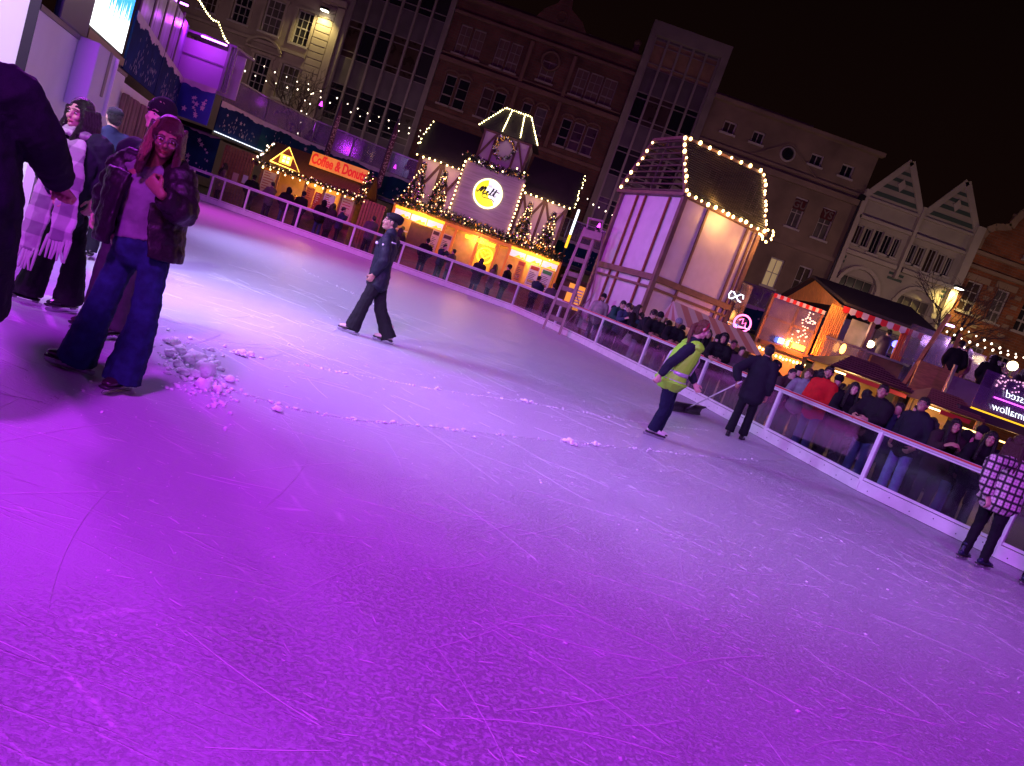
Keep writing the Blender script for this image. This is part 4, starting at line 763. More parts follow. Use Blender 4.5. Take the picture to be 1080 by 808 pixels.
# roofs far beyond close the skyline
# ------------------------------------------------------------------ shared small meshes
def bulbmesh(r, m, name='bulb'):
    b = MB().ell((0, 0, 0), (r, r, r * 1.25), None, 8, 6); me = b.mesh(name, None, True); me.materials.append(m); return me
WARM = emis('warm_bulb', (1, .62, .22), 11); YEL = emis('yellow_bulb', (1, .86, .38), 11); COOL = emis('fairy_bulb', (1, .82, .62), 4.5); GOLD = emis('gold_glow', (1, .5, .1), 2.2)
BW, BY, BC = bulbmesh(.036, WARM), bulbmesh(.027, YEL), bulbmesh(.034, COOL); BS = bulbmesh(.019, emis('tiny_bulb', (1, .6, .25), 6)); CABLE = mat('cable', (.02, .02, .02), .6)
def along(pts, n):
    pts = [V(p) for p in pts]; Ls = [(pts[i + 1] - pts[i]).length for i in range(len(pts) - 1)]; T = sum(Ls); out = []
    for k in range(n):
        d = T * (k + .5) / n; i = 0
        while i < len(Ls) - 1 and d > Ls[i]: d -= Ls[i]; i += 1
        out.append(pts[i].lerp(pts[i + 1], min(1, d / Ls[i])))
    return out
def bulbs(label, pts, n, me, jit=.02, r=.008, exact=False, group='strings of bulbs', name='string_lights'):
    pts = [V(p) for p in pts]; t = thing(name, label, 'string lights', pts[0], group); rr = random.Random(len(label)); obj('cable', MB().tube(pts, r, 5), CABLE, t)
    for p in (pts if exact else along(pts, n)):
        o = share(me, 'bulb', t, p - pts[0] + V((rr.uniform(-jit, jit), -.03, -.05 + rr.uniform(-jit, jit)))); o.scale = (rr.uniform(.65, 1.15),) * 3
    return t
TW = mat('stall_timber', (.34, .16, .06), .7, var=.25, vs=3, bump=.3, bs=18, stretch=(1, 1, 4)); TD = mat('dark_timber', (.11, .05, .028), .65, var=.25, vs=4, bump=.25, bs=20); RED = mat('red_timber', (.20, .04, .02), .6, var=.2, vs=4); ROOF = mat('shingle_roof', (.05, .03, .025), .8, var=.3, vs=4, bump=.8, bs=14, stretch=(1, 1, 6)); INT = mat('stall_interior', (.55, .33, .14), .7, var=.2, vs=3)
LEAF = mat('fir_green', (.018, .035, .014), .8, var=.3, vs=8); BAUB = [mat('bauble_gold', (.7, .42, .12), .2, .8), mat('bauble_silver', (.6, .56, .6), .15, .8), mat('bauble_red', (.45, .03, .04), .25, .3)]
def garland(name, label, pts, r, seed, lights=20, me=None, parent=None, dens=150):
    rr = random.Random(seed); pts = [V(p) for p in pts]; t = parent or thing('garland', label, 'garland', pts[0], 'fir garlands on the stalls'); g = MB()
    for p in along(pts, dens):
        for k in range(5):
            d = V((rr.gauss(0, 1), rr.gauss(0, 1), rr.gauss(0, 1))).normalized(); q_ = p + d * r * rr.uniform(.2, .7); e = q_ + d * r * .7; s = d.orthogonal().normalized() * .025
            g.add([q_ - s, q_ + s, e], [(0, 1, 2)])
    obj('needles', g, LEAF, t); bs_ = [MB(), MB()]
    for p in along(pts, int(dens * .35)):
        d = V((rr.gauss(0, 1), -abs(rr.gauss(0, 1)) - .3, rr.gauss(0, 1))).normalized(); bs_[rr.random() > .55].ell(p + d * r * .9, rr.uniform(.03, .055), None, 7, 5)
    obj('baubles', bs_[0], BAUB[0], t, True); obj('baubles', bs_[1], BAUB[1], t, True)
    for p in along(pts, lights): share(me or BS, 'bulb', t, p - V(t.location) + V((rr.gauss(0, r * .5), -r * .95, rr.gauss(0, r * .5))))
    return t
# ------------------------------------------------------------------ coffee kiosk
KY = 32.6
k = thing('market_kiosk', 'small lit timber kiosk with a red lettered Coffee and Donuts board on its roof', 'market stall', (-11.2, KY, -.06))
g = MB(); g.bb(-13.4, -9.0, KY + 1.9, KY + 2.0, -.06, 2.4); g.bb(-13.4, -13.3, KY, KY + 1.9, -.06, 2.4); g.bb(-9.1, -9.0, KY, KY + 1.9, -.06, 2.4); g.bb(-13.3, -9.1, KY, KY + .1, -.06, .95); obj('wall', g, TW, k)
obj('back_panel', MB().bb(-13.28, -9.12, KY + 1.84, KY + 1.89, 0, 2.35), INT, k)
obj('roof', MB().prism([(-13.6, KY - .35, 2.28), (-13.6, KY + 1.1, 3.4), (-13.6, KY + 1.16, 3.32), (-13.6, KY - .3, 2.2)], (4.85, 0, 0)).prism([(-13.6, KY + 1.1, 3.38), (-13.6, KY + 2.3, 2.4), (-13.6, KY + 2.25, 2.32), (-13.6, KY + 1.08, 3.3)], (4.85, 0, 0)), mat('kiosk_roof', (.16, .075, .03), .7, var=.25, vs=3, bump=.5, bs=12, stretch=(8, 1, 1)), k)
g = MB(); rr = random.Random(2)
for x in (-13.35, -12.6, -11.35, -10.5, -9.7, -9.05): g.bb(x - .05, x + .05, KY - .03, KY + .07, .95, 2.25)
obj('post', g, TW, k); obj('counter', MB().bb(-13.4, -9.0, KY - .2, KY + .25, .95, 1.02), TW, k)
CR = [mat('menu_cream', (.75, .6, .35), .6), mat('menu_red', (.5, .08, .03), .6), mat('menu_pale', (.75, .72, .68), .5), mat('orange_board', (.75, .30, .05), .55)]
for x0_, x1_, z0_, z1_, ci in ((-13.28, -12.7, 1.05, 2.05, 0), (-11.28, -10.9, 1.15, 2.0, 3), (-10.45, -9.95, 1.2, 2.0, 2), (-9.65, -9.1, 1.05, 2.1, 0), (-10.85, -10.55, 1.1, 1.9, 1)):
    o_ = obj('menu_board', MB().bb(x0_, x1_, KY + .0, KY + .03, z0_, z1_), CR[ci], k); tx = MB()
    for j in range(7): zz = z1_ - .1 - j * (z1_ - z0_ - .1) / 8; tx.bb(x0_ + .06, x1_ - .06 - rr.random() * .2, KY - .006, KY - .002, zz, zz + .035)
    obj('menu_lines', tx, CR[1] if ci != 1 else CR[0], o_)
for i in range(16): 
    x = -12.5 + rr.random() * 3; g = MB(); g.tube([(x, KY + .9, 1.05), (x, KY + .9, 1.25 + rr.random() * .2)], .05 + rr.random() * .03, 8); obj('jar', g, BAUB[i % 3], k, True)
t = thing('roof_sign', 'orange board with red Coffee and Donuts lettering on the kiosk roof', 'sign', (-10.2, KY + .1, 2.85)); obj('board', MB().bb(-11.52, -8.92, KY + .1, KY + .18, 2.9, 3.5), mat('sign_orange', (.85, .38, .06), .6, var=.35, vs=3, emit=(1, .35, .04), es=.35), t, bev=.015)
text('Coffee & Donuts', .60, mat('letter_red', (.7, .02, .015), .4, emit=(1, .02, .01), es=.35), 'lettering', t, (-10.22, KY + .085, 3.2), ext=.015, off=.02, sx=.60)
obj('bracket', MB().bar((-11.2, KY + .15, 2.9), (-11.2, KY + .4, 2.85), .04).bar((-9.2, KY + .15, 2.9), (-9.2, KY + .4, 2.85), .04), DARKM, t)
t = thing('roof_ornament', 'yellow neon edged triangle with a glowing yellow window on the coffee kiosk roof', 'ornament', (-12.45, KY, 2.4)); NY = emis('neon_yellow', (1, .58, .08), 5)
obj('panel', MB().prism([(-13.05, KY - .1, 2.5), (-11.75, KY - .1, 2.45), (-12.45, KY - .1, 3.28)], (0, .06, 0)), RED, t); obj('neon_edge', MB().tube([(-13.08, KY - .14, 2.48), (-12.45, KY - .14, 3.3), (-11.72, KY - .14, 2.42), (-13.08, KY - .14, 2.48)], .022, 6), NY, t, True)
g = MB(); g.bb(-12.72, -12.18, KY - .15, KY - .12, 2.55, 2.95); obj('window', g, emis('window_yellow', (1, .72, .08), 1.3), t, bev=.08)
g = MB()
for x in (-12.58, -12.4): 
    for z in (2.62, 2.78): g.bb(x, x + .12, KY - .17, KY - .155, z, z + .11)
obj('pane', g, emis('pane_pale', (1, .9, .6), 1.6), t)
garland('g', 'fir garland with white berries along the eave of the coffee kiosk', [(-13.7, KY - .4, 2.28), (-8.8, KY - .4, 2.3)], .13, 1, 22)
garland('g', 'short sparkling garland up the left roof edge of the coffee kiosk', [(-13.6, KY - .3, 2.3), (-13.4, KY + .6, 3.3)], .13, 2, 10, BC, dens=50)
garland('g', 'thick golden garland hanging at the right end of the coffee kiosk', [(-8.85, KY - .3, 2.1), (-8.75, KY, 3.35)], .22, 3, 12, BS, dens=70)
bulbs('row of warm bulbs under the eave of the coffee kiosk', [(-13.4, KY - .32, 2.18), (-8.95, KY - .32, 2.18)], 13, BW, .01)
for i, (x0_, x1_, lb) in enumerate(((-15.0, -13.45, 'slatted timber screen left of the coffee kiosk'), (-8.65, -7.6, 'slatted timber screen right of the coffee kiosk'))):
    t = thing('slatted_screen', lb, 'screen', (x0_, 32.2, -.06), 'slatted timber screens'); g = MB(); n_ = int((x1_ - x0_) / .13)
    for j in range(n_): g.bb(x0_ + j * .13, x0_ + j * .13 + .10, 32.2, 32.24, 0, 2.5 - i * .2)
    obj('slats', g, TW, t); obj('rail', MB().bb(x0_, x1_, 32.25, 32.32, 2.1, 2.25).bb(x0_, x1_, 32.25, 32.32, .5, .62), TD, t)
    if i == 0: obj('notice', MB().bb(-14.35, -14.1, 32.17, 32.195, 1.15, 1.5), CR[0], t); obj('notice', MB().bb(-13.9, -13.68, 32.17, 32.195, 1.2, 1.55), CR[2], t)
banner((-16.8, 31.6), (-15.05, 31.7), .9, 2.75, 'teal ground level banner with gold stars left of the slatted screen', TEAL, 31, 10, 12)
for (x0_, z0_, x1_, z1_, lb) in ((-9.05, 2.9, -8.98, 6.3, 'tall curved flag pole wrapped in pale speckled ribbon right of the kiosk sign'), (-11.75, 3.2, -11.72, 6.2, 'tall curved flag pole wrapped in pale speckled ribbon above the kiosk ridge')):
    t = thing('flag_pole', lb, 'pole', (x0_, 34.9, -.06), 'speckled flag poles'); ps = [(x0_, 34.9, 0), (x0_, 34.9, z0_), (x0_ + .02, 34.9, z1_ - 1), (x1_ + .05, 34.9, z1_)]; obj('pole', MB().tube(ps, .035, 8), DARKM, t)
    ff = MB(); ff.prism([(x0_ + .03, 34.88, z0_), (x0_ + .26, 34.88, z0_ + .2), (x0_ + .25, 34.88, z1_ - .7), (x0_ + .1, 34.88, z1_), (x0_ + .03, 34.88, z1_ - .3)], (0, .03, 0)); f_ = obj('flag', ff, TD, t); sp = MB(); r2 = random.Random(int(x0_ * 9))
    for j in range(90): x = x0_ + r2.uniform(.05, .22); z = r2.uniform(z0_ + .2, z1_ - .7); sp.bb(x, x + .045, 34.868, 34.877, z, z + .035)
    obj('speckle', sp, mat('speckle', (.65, .5, .35), .6), f_)
# ------------------------------------------------------------------ chalet with the round lit sign
MY = 34.0
c = thing('market_chalet', 'large half timbered chalet with a round yellow sign and a lit turret', 'market stall', (-3.7, MY, -.06))
CRM = mat('chalet_cream', (.72, .60, .50), .7, var=.08, vs=2)
g = MB(); g.bb(-7.3, -.25, MY + .1, MY + 3.4, 2.75, 5.1); obj('wall', g, CRM, c)
g = MB()
for xa, xb in ((-7.3, -5.15), (-2.4, -.25)):
    xm = (xa + xb) / 2
    for x in (xa + .05, xm, xb - .05): g.bb(x - .06, x + .06, MY + .02, MY + .098, 2.75, 5.05)
    for x in ((xa + xm) / 2, (xb + xm) / 2):
        g.bar((x, MY + .05, 3.9), (x - .5, MY + .05, 4.95), .11, .07, (0, 1, 0)); g.bar((x, MY + .045, 3.9), (x + .5, MY + .045, 4.95), .11, .07, (0, 1, 0)); g.bar((x, MY + .05, 2.8), (x, MY + .05, 3.9), .1, .07, (0, 1, 0))
    g.bb(xa, xb, MY, MY + .09, 4.98, 5.08)
obj('timber_frame', g, TD, c)
RB = mat('chalet_roof', (.030, .022, .022), .85, var=.2, vs=3, bump=.4, bs=10)
g = MB()
for xa, xb in ((-7.5, -4.95), (-2.55, -.05)): g.prism([(xa, MY - .3, 5.05), (xa, MY + 1.6, 6.85), (xa, MY + 1.75, 6.75), (xa, MY - .2, 4.95)], (xb - xa, 0, 0)); g.prism([(xa, MY + 1.6, 6.83), (xa, MY + 3.7, 5.0), (xa, MY + 3.6, 4.95), (xa, MY + 1.6, 6.7)], (xb - xa, 0, 0))
obj('roof', g, RB, c); g = MB()
for x in (-7.48, -.1): g.add([(x, MY, 5.05), (x, MY + 3.5, 5.05), (x, MY + 1.62, 6.75)], [(0, 1, 2)])
obj('gable_end', g, CRM, c)
sb = obj('sign_board', MB().bb(-5.2, -2.45, MY - .35, MY + .09, 2.9, 5.5), mat('greywash_board', (.34, .27, .29), .7, var=.2, vs=2, bump=.35, bs=9, stretch=(.6, 1, 9)), c, bev=.02)
# turret
g = MB(); g.bb(-4.95, -2.75, MY + .3, MY + 2.2, 5.05, 7.1); tu = obj('turret', g, mat('turret_wall', (.50, .38, .40), .7, var=.1, vs=2), c)
g = MB()
for x in (-4.92, -4.35, -3.35, -2.78): g.bb(x - .05, x + .05, MY + .22, MY + .298, 5.5, 7.05)
g.bar((-4.9, MY + .25, 5.9), (-4.38, MY + .25, 6.95), .09, .06, (0, 1, 0)); g.bar((-2.8, MY + .25, 5.9), (-3.32, MY + .25, 6.95), .09, .06, (0, 1, 0)); g.bb(-5.0, -2.7, MY + .2, MY + .29, 7.0, 7.12); obj('timber_frame', g, TD, tu)
tr_ = [V((-5.25, MY, 7.08)), V((-2.45, MY, 7.08)), V((-2.45, MY + 2.5, 7.08)), V((-5.25, MY + 2.5, 7.08))]; tt = [V((-4.42, MY + .7, 8.3)), V((-3.2, MY + .7, 8.3)), V((-3.2, MY + 1.7, 8.3)), V((-4.42, MY + 1.7, 8.3))]
g = MB(); g.add(tr_ + tt, [(0, 1, 5, 4), (1, 2, 6, 5), (2, 3, 7, 6), (3, 0, 4, 7), (4, 5, 6, 7), (0, 3, 2, 1)]); obj('turret_roof', g, RB, c)
def inset(a, b, s=-.04): return [a + V((0, s, .03)), b + V((0, s, .03))]
for lb, a, b, n_ in (('left lit edge of the turret roof', tr_[0], tt[0], 12), ('second lit edge beside the dark turret roof face', V((-4.15, MY + .02, 7.15)), V((-4.1, MY + .64, 8.27)), 13), ('third lit edge beside the dark turret roof face', V((-3.3, MY + .02, 7.15)), V((-3.5, MY + .64, 8.27)), 13), ('right lit edge of the turret roof', tr_[1], tt[1], 15), ('lit top edge of the turret roof', tt[0], tt[1], 11)):
    bulbs('string of close yellow bulbs on the ' + lb, inset(a, b), n_, BY, .0)
bulbs('zigzag of pale bulbs on the left roof end of the black roofed chalet', [(-7.52, MY - .33, 5.35), (-7.5, MY + 1.6, 6.9)], 9, BY, .06)
bulbs('zigzag of pale bulbs on the right roof end of the black roofed chalet', [(-.02, MY - .33, 5.1), (-.0, MY + 1.6, 6.9)], 13, BY, .06)
bulbs('row of warm bulbs under the left eave of the black roofed chalet', [(-7.5, MY - .38, 4.98), (-5.25, MY - .38, 5.0)], 8, BW, .02)
bulbs('row of warm bulbs under the right eave of the black roofed chalet', [(-2.4, MY - .38, 5.0), (-.05, MY - .38, 4.98)], 9, BW, .02)
bulbs('column of warm bulbs down the left edge of the grey sign board', [(-5.24, MY - .4, 5.5), (-5.24, MY - .4, 3.0)], 13, BW, .01)
bulbs('column of warm bulbs down the right edge of the grey sign board', [(-2.42, MY - .4, 5.35), (-2.42, MY - .4, 3.0)], 13, BW, .01)
garland('g', 'thick gold and silver garland over the top of the grey sign board', [(-5.3, MY - .4, 5.6), (-3.8, MY - .45, 5.5), (-2.4, MY - .4, 5.6)], .2, 5, 6, BY)
garland('g', 'long fir garland with big baubles above the lit counters', [(-7.6, MY - .75, 2.75), (-5.2, MY - .8, 2.9), (-2.4, MY - .8, 2.85), (.2, MY - .75, 2.75)], .24, 6, 22, BS, dens=320)
# wreath
t = thing('wreath', 'round fir wreath with silver and gold baubles on the turret', 'wreath', (-3.85, MY + .15, 6.5)); g = MB(); rr = random.Random(8); b0_ = MB(); b1_ = MB()
for i in range(420):
    a = rr.uniform(0, 6.28); p = V((-3.85 + .42 * math.cos(a), MY + .14, 6.5 + .46 * math.sin(a))); d = V((rr.gauss(0, 1), rr.gauss(0, 1), rr.gauss(0, 1))).normalized(); s = d.orthogonal().normalized() * .02; g.add([p - s, p + s, p + d * .17], [(0, 1, 2)])
    if i % 7 == 0: (b0_ if i % 2 else b1_).ell(p + V((rr.gauss(0, .06), -.09, rr.gauss(0, .06))), .05, None, 7, 5)
obj('needles', g, LEAF, t); obj('baubles', b0_, BAUB[0], t, True); obj('baubles', b1_, BAUB[1], t, True)
# round sign
t = thing('round_sign', 'round backlit yellow and white sign reading The Melt on the grey board', 'sign', (-3.84, MY - .38, 4.36)); C0 = V((-3.84, MY - .40, 4.36)); RR = .66
def disc(mb, c, r, dep, n=40, pts=None): mb.prism(pts or [c + V((r * math.cos(2 * math.pi * i / n), 0, r * math.sin(2 * math.pi * i / n))) for i in range(n)], (0, dep, 0))
g = MB(); disc(g, C0, RR, .05); obj('halo', g, emis('sign_rim', (1, .95, .45), 2.2), t); g = MB(); disc(g, C0 + V((0, -.012, 0)), RR * .90, .01); obj('face', g, emis('sign_face_white', (.95, .95, 1), .85), t)
yl = [C0 + V((RR * .88 * math.cos(R(a)), -.02, RR * .88 * math.sin(R(a)))) for a in range(100, 318, 6)] + [C0 + V((x * RR, -.02, z * RR)) for x, z in ((.45, -.35), (.12, -.22), (.0, .12), (-.3, .2), (-.12, .5))]
g = MB(); disc(g, C0, 0, .006, pts=yl); obj('yellow_area', g, emis('sign_yellow', (1, .85, .01), 1.0), t); INK = mat('sign_ink', (.008, .006, .012), .5)
def stroke(pts, w): g_.tube([C0 + V((x * RR, -.035, z * RR)) for x, z in pts], [(w * RR * 1.5, .006)] * len(pts), 6, side=(1, 0, 0.3), cap=True)
g_ = MB()
for pts, w in (([(-.78, .02), (-.72, -.10), (-.62, .05), (-.50, .30), (-.42, .38), (-.44, .2), (-.52, -.02)], .035), ([(-.52, -.02), (-.38, .22), (-.24, .40), (-.2, .36), (-.27, .15), (-.33, -.06), (-.26, -.12)], .035), ([(-.26, -.12), (-.12, .0), (.0, .08), (.03, .16), (-.04, .16), (-.1, .02), (-.04, -.12), (.08, -.08)], .028), ([(.08, -.08), (.22, .14), (.34, .42), (.30, .44), (.22, .2), (.18, -.04), (.24, -.10), (.34, .0)], .028), ([(.34, .0), (.46, .26), (.52, .42)], .03), ([(.50, .36), (.44, .1), (.42, -.06), (.50, -.10), (.56, -.02)], .03), ([(.3, .24), (.5, .29), (.74, .26)], .022), ([(-.3, -.1), (-.34, -.24), (-.2, -.32), (.1, -.3), (.4, -.28), (.6, -.42)], .016)): stroke(pts, w)
obj('script_lettering', g_, INK, t, True); text('THE', .11, INK, 'small_lettering', t, C0 + V((0, -.03, .33)), ext=.004)
g = MB(); [g.box(C0 + V((-.22 + .055 * i, -.03, -.30 - .012 * i)), (.03 if i % 3 else .018, .006, .06 if i % 2 else .045)) for i in (0, 3, 4, 5, 6, 7)]; obj('faint_small_marks', g, mat('sign_ochre', (.5, .35, .01), .5), t)
# lit counters
fr_ = thing('food_counter', 'long orange framed food counter with yellow lit boards under the grey sign', 'counter', (-3.7, MY - .7, -.06)); CY_ = MY - .6
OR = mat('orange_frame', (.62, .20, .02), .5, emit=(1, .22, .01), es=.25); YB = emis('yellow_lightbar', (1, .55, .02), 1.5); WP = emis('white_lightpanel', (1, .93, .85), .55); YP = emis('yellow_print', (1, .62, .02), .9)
g = MB(); g.bb(-7.6, .3, MY + .05, MY + .1, 0, 2.75); obj('back_wall', g, INT, fr_); g = MB(); g.bb(-7.6, .3, CY_, CY_ + .12, 0, 1.0); g.bb(-7.6, .3, CY_ - .15, CY_ + .3, 1.0, 1.05); g.bb(-7.6, .3, CY_ + .1, MY, 2.6, 2.7); g.bb(.2, .3, CY_, MY, 0, 2.65); g.bb(-7.6, -7.5, CY_, MY, 0, 2.65); obj('counter', g, TW, fr_)
for x in (-7.55, -5.15, -4.62, -3.55, -2.62, -2.1, .25): obj('post', MB().bb(x - .055, x + .055, CY_ - .04, CY_ + .06, 1.05, 2.6), OR, fr_)
for xa, xb in ((-7.5, -5.2), (-2.05, .2)):
    obj('light_bar', MB().bb(xa, xb, CY_ - .1, CY_ - .0, 2.44, 2.56), YB, fr_); 
    for j in range(3):
        a, b = xa + (xb - xa) * j / 3 + .03, xa + (xb - xa) * (j + 1) / 3 - .03; p_ = obj('light_panel', MB().bb(a, b, CY_ - .05, CY_ - .03, 2.14, 2.42), WP, fr_); q_ = MB(); w_ = b - a; q_.prism([(a + w_ * .3, CY_ - .055, 2.15), (a + w_ * .98, CY_ - .055, 2.15), (a + w_ * .9, CY_ - .055, 2.26), (a + w_ * .72, CY_ - .055, 2.2), (a + w_ * .6, CY_ - .055, 2.3)], (0, -.004, 0)); obj('print', q_, YP, p_)
obj('red_trim', MB().bb(-5.2, -2.05, CY_ - .06, CY_ + .02, 2.45, 2.58), OR, fr_)
text('GRILLED CHEESE', .21, emis('neon_text', (1, .8, .03), 3.2), 'neon_lettering', fr_, (-3.45, CY_ - .08, 2.28), ext=.01, off=.004, sx=.9)
g = MB(); g.tor((-3.05, CY_ - .05, 1.75), .33, .03, (0, 1, 0), 24, 6); g.tube([(-3.3, CY_ - .05, 1.85), (-3.15, CY_ - .05, 1.95), (-3.05, CY_ - .05, 1.85), (-2.95, CY_ - .05, 1.95), (-2.8, CY_ - .05, 1.85), (-3.05, CY_ - .05, 1.6), (-3.3, CY_ - .05, 1.85)], .025, 6); obj('neon_ring', g, emis('neon_gold', (1, .75, .02), 4), fr_, True)
obj('yellow_glow_board', MB().bb(-3.5, -2.66, CY_ + .3, CY_ + .32, 1.1, 2.2), emis('glow_board', (1, .55, .03), .35), fr_)
for x0_, x1_, m_, hd_ in ((-1.55, -1.2, CR[3], CR[1]), (-.98, -.52, CR[2], CR[1]), (-.42, .08, CR[2], mat('menu_green', (.05, .35, .06), .5)), (-5.1, -4.68, CR[0], TD), (-5.6, -5.25, CR[0], TD)):
    o_ = obj('menu_board', MB().bb(x0_, x1_, CY_ + .0, CY_ + .03, 1.15, 2.08), m_, fr_); obj('menu_head', MB().bb(x0_ + .04, x1_ - .04, CY_ - .008, CY_ - .003, 1.88, 2.04), hd_, o_); q_ = MB()
    for j in range(8): q_.bb(x0_ + .05, x1_ - .08 - (j * 37 % 10) * .012, CY_ - .008, CY_ - .003, 1.22 + j * .075, 1.245 + j * .075)
    obj('menu_lines', q_, mat('menu_ink', (.08, .06, .05), .6), o_); obj('menu_picture', MB().bb(x0_ + .06, x1_ - .1, CY_ - .012, CY_ - .009, 1.3, 1.42), BAUB[0], o_)
obj('shutter', MB().bb(-6.7, -5.65, CY_ + .3, CY_ + .33, 1.1, 2.1), TD, fr_); obj('shelf', MB().bb(-7.5, -6.75, CY_ + .25, CY_ + .5, 1.55, 1.6).bb(-7.5, -6.75, CY_ + .25, CY_ + .5, 1.3, 1.34), CR[2], fr_)
t = thing('striped_post', 'white and yellow lit post at the right corner of the black roofed chalet', 'post', (.22, MY - .5, -.06)); obj('upper_tube', MB().tube([(.22, MY - .5, 3.9), (.22, MY - .5, 5.0)], .05, 8), emis('tube_white', (.8, .9, 1), 2.5), t); obj('lower_tube', MB().tube([(.22, MY - .5, 3.3), (.22, MY - .5, 3.85)], .06, 8), YB, t); obj('stem', MB().tube([(.22, MY - .5, -.06), (.22, MY - .5, 3.25)], .04, 8), DARKM, t)
# Christmas trees on the counter roof
def xtree(x, y, z, h, r, label, seed):
    rr = random.Random(seed); t = thing('christmas_tree', label, 'christmas tree', (x, y, z), 'christmas trees on the chalet front'); obj('trunk', MB().tube([(x, y, z), (x, y, z + h * .9)], [.045, .01], 6), TD, t); g = MB(); b_ = [MB(), MB()]
    for i in range(1500):
        f_ = rr.random() ** 1.4; zz = z + .06 + f_ * (h - .06); ra = r * (1 - f_) * (.75 + .25 * math.sin(f_ * 30)) + .015; a = rr.uniform(0, 6.28); q_ = V((x, y, zz)) + V((math.cos(a), math.sin(a), 0)) * ra * rr.uniform(.45, .9); d = (V((math.cos(a), math.sin(a), -.15)) + V((rr.gauss(0, .3), rr.gauss(0, .3), rr.gauss(0, .3)))).normalized(); s = d.orthogonal().normalized() * .02; g.add([q_ - s, q_ + s, q_ + d * .13], [(0, 1, 2)])
        if i % 22 == 0: b_[i % 44 == 0].ell(V((x, y, zz)) + V((math.cos(a), -abs(math.sin(a)), 0)) * (ra + .02), .045, None, 7, 5)
    obj('crown', g, LEAF, t); obj('baubles', b_[0], BAUB[0], t, True); obj('baubles', b_[1], BAUB[1], t, True)
    for i in range(34): f_ = rr.random(); a = rr.uniform(3.1, 6.3); ra = r * (1 - f_) + .03; share(BS, 'bulb', t, V((math.cos(a) * ra, math.sin(a) * ra, .06 + f_ * (h - .08))))
for a in ((-6.85, 33.3, 2.85, 1.85, .55, 'outer left bauble tree in front of the cream timbered wall', 1), (-5.85, 33.3, 2.85, 1.8, .5, 'bauble tree just left of the grey sign board', 2), (-1.85, 33.3, 2.85, 1.75, .5, 'bauble tree just right of the grey sign board', 3), (-.75, 33.3, 2.85, 1.7, .52, 'outer right bauble tree at the corner of the chalet', 4)): xtree(*a)
# orange side stall behind the ladder
t = thing('market_kiosk', 'small orange lit hut seen between the legs of the tall ladder', 'market stall', (1.3, 33.5, -.06)); g = MB(); g.bb(.55, 2.2, 33.5, 35, -.06, 2.0); obj('wall', g, TD, t); obj('lit_front', MB().bb(.95, 2.15, 33.44, 33.48, .8, 1.9), emis('orange_front', (1, .38, .04), .8), t); q_ = MB()
for j in range(6): q_.bb(1.3, 1.65, 33.42, 33.435, 1.0 + j * .13, 1.07 + j * .13)
obj('poster', q_, CR[2], t); obj('roof', MB().bb(.45, 2.3, 33.3, 35.1, 2.0, 2.12), TD, t)
# ------------------------------------------------------------------ tall timber stepladder
LD = mat('ladder_mauve', (.34, .17, .20), .5, var=.15, vs=6); t = thing('stepladder', 'tall mauve timber stepladder standing behind the barrier', 'ladder', (.95, 26.8, -.06)); LY = 26.8
tl_, tr__ = at(617, 240, LY), at(629, 243, LY); bl_, br_ = at(590, 330, LY - .9), at(603, 330, LY - .9); bl_.z = br_.z = -.06; bl_.x, br_.x = .38, .98
rl_, rr2 = V((1.15, LY + .9, -.06)), V((1.95, LY + .9, -.06)); ru, rv = at(630, 245, LY + .15), at(637, 246, LY + .15)
for a, b in ((bl_, tl_), (br_, tr__)): obj('rail', MB().bar(a, b, .09, .13, (0, 1, 0)), LD, t)
for a, b in ((rl_, ru), (rr2, rv)): obj('rail', MB().bar(a, b, .06, .08, (0, 1, 0)), LD, t)
for f_ in (.14, .28, .42, .56, .7, .83): obj('tread', MB().bar(bl_.lerp(tl_, f_), br_.lerp(tr__, f_), .16, .04, (0, 1, .3)), LD, t)
obj('brace', MB().bar(rl_.lerp(ru, .1), rr2.lerp(rv, .42), .03).bar(rr2.lerp(rv, .1), rl_.lerp(ru, .42), .03), LD, t)
a, b = at(615, 246, LY), at(634, 251, LY); obj('top_box', MB().bar(a, b, .34, .28, (0, .1, 1)), LD, t, bev=.02)
a, b = at(621, 230, LY), at(636, 233, LY); obj('guard_rail', MB().bar(a, b, .06, .05).bar(a, at(618, 244, LY), .05).bar(b, at(633, 249, LY), .05).bar(a + V((0, .35, 0)), b + V((0, .35, 0)), .05).bar(a, a + V((0, .35, 0)), .05).bar(b, b + V((0, .35, 0)), .05), LD, t)
# ------------------------------------------------------------------ timber tower with milky sheets
TT = mat('tower_timber', (.16, .085, .07), .55, var=.25, vs=4, bump=.2, bs=15); SH = sheetmat('milky_sheet', (.66, .60, .66), .9, .35, gl=.12, dirt=.07)
tw = thing('timber_tower', 'two storey timber framed tower with milky sheet walls and bulbs on its open roof', 'tower', (3.6, 26, -.06))
Cn, Lf, Rt = V((3.15, 24, 0)), V((1.5, 27.8, 0)), V((6.2, 26, 0)); Bk = Lf + (Rt - Cn); zB, zE = 2.84, 5.55; UZ = V((0, 0, 1))
def wallsheet(a, b, z0, z1, inset_=.04):
    d = (b - a).normalized(); nn = V((-d.y, d.x, 0)); c0 = (Cn + Bk) / 2; nn = nn if nn.dot(c0 - a) > 0 else -nn; return MB().bar(a + nn * inset_ + UZ * (z0 + z1) / 2 + d * .05, b + nn * inset_ + UZ * (z0 + z1) / 2 - d * .05, .006, z1 - z0)
for a, b in ((Lf, Cn), (Cn, Rt), (Rt, Bk), (Bk, Lf)):
    obj('sheet', wallsheet(a, b, zB + .08, zE - .06), SH, tw); obj('sheet', wallsheet(a, b, .4, zB - .1), SH, tw)
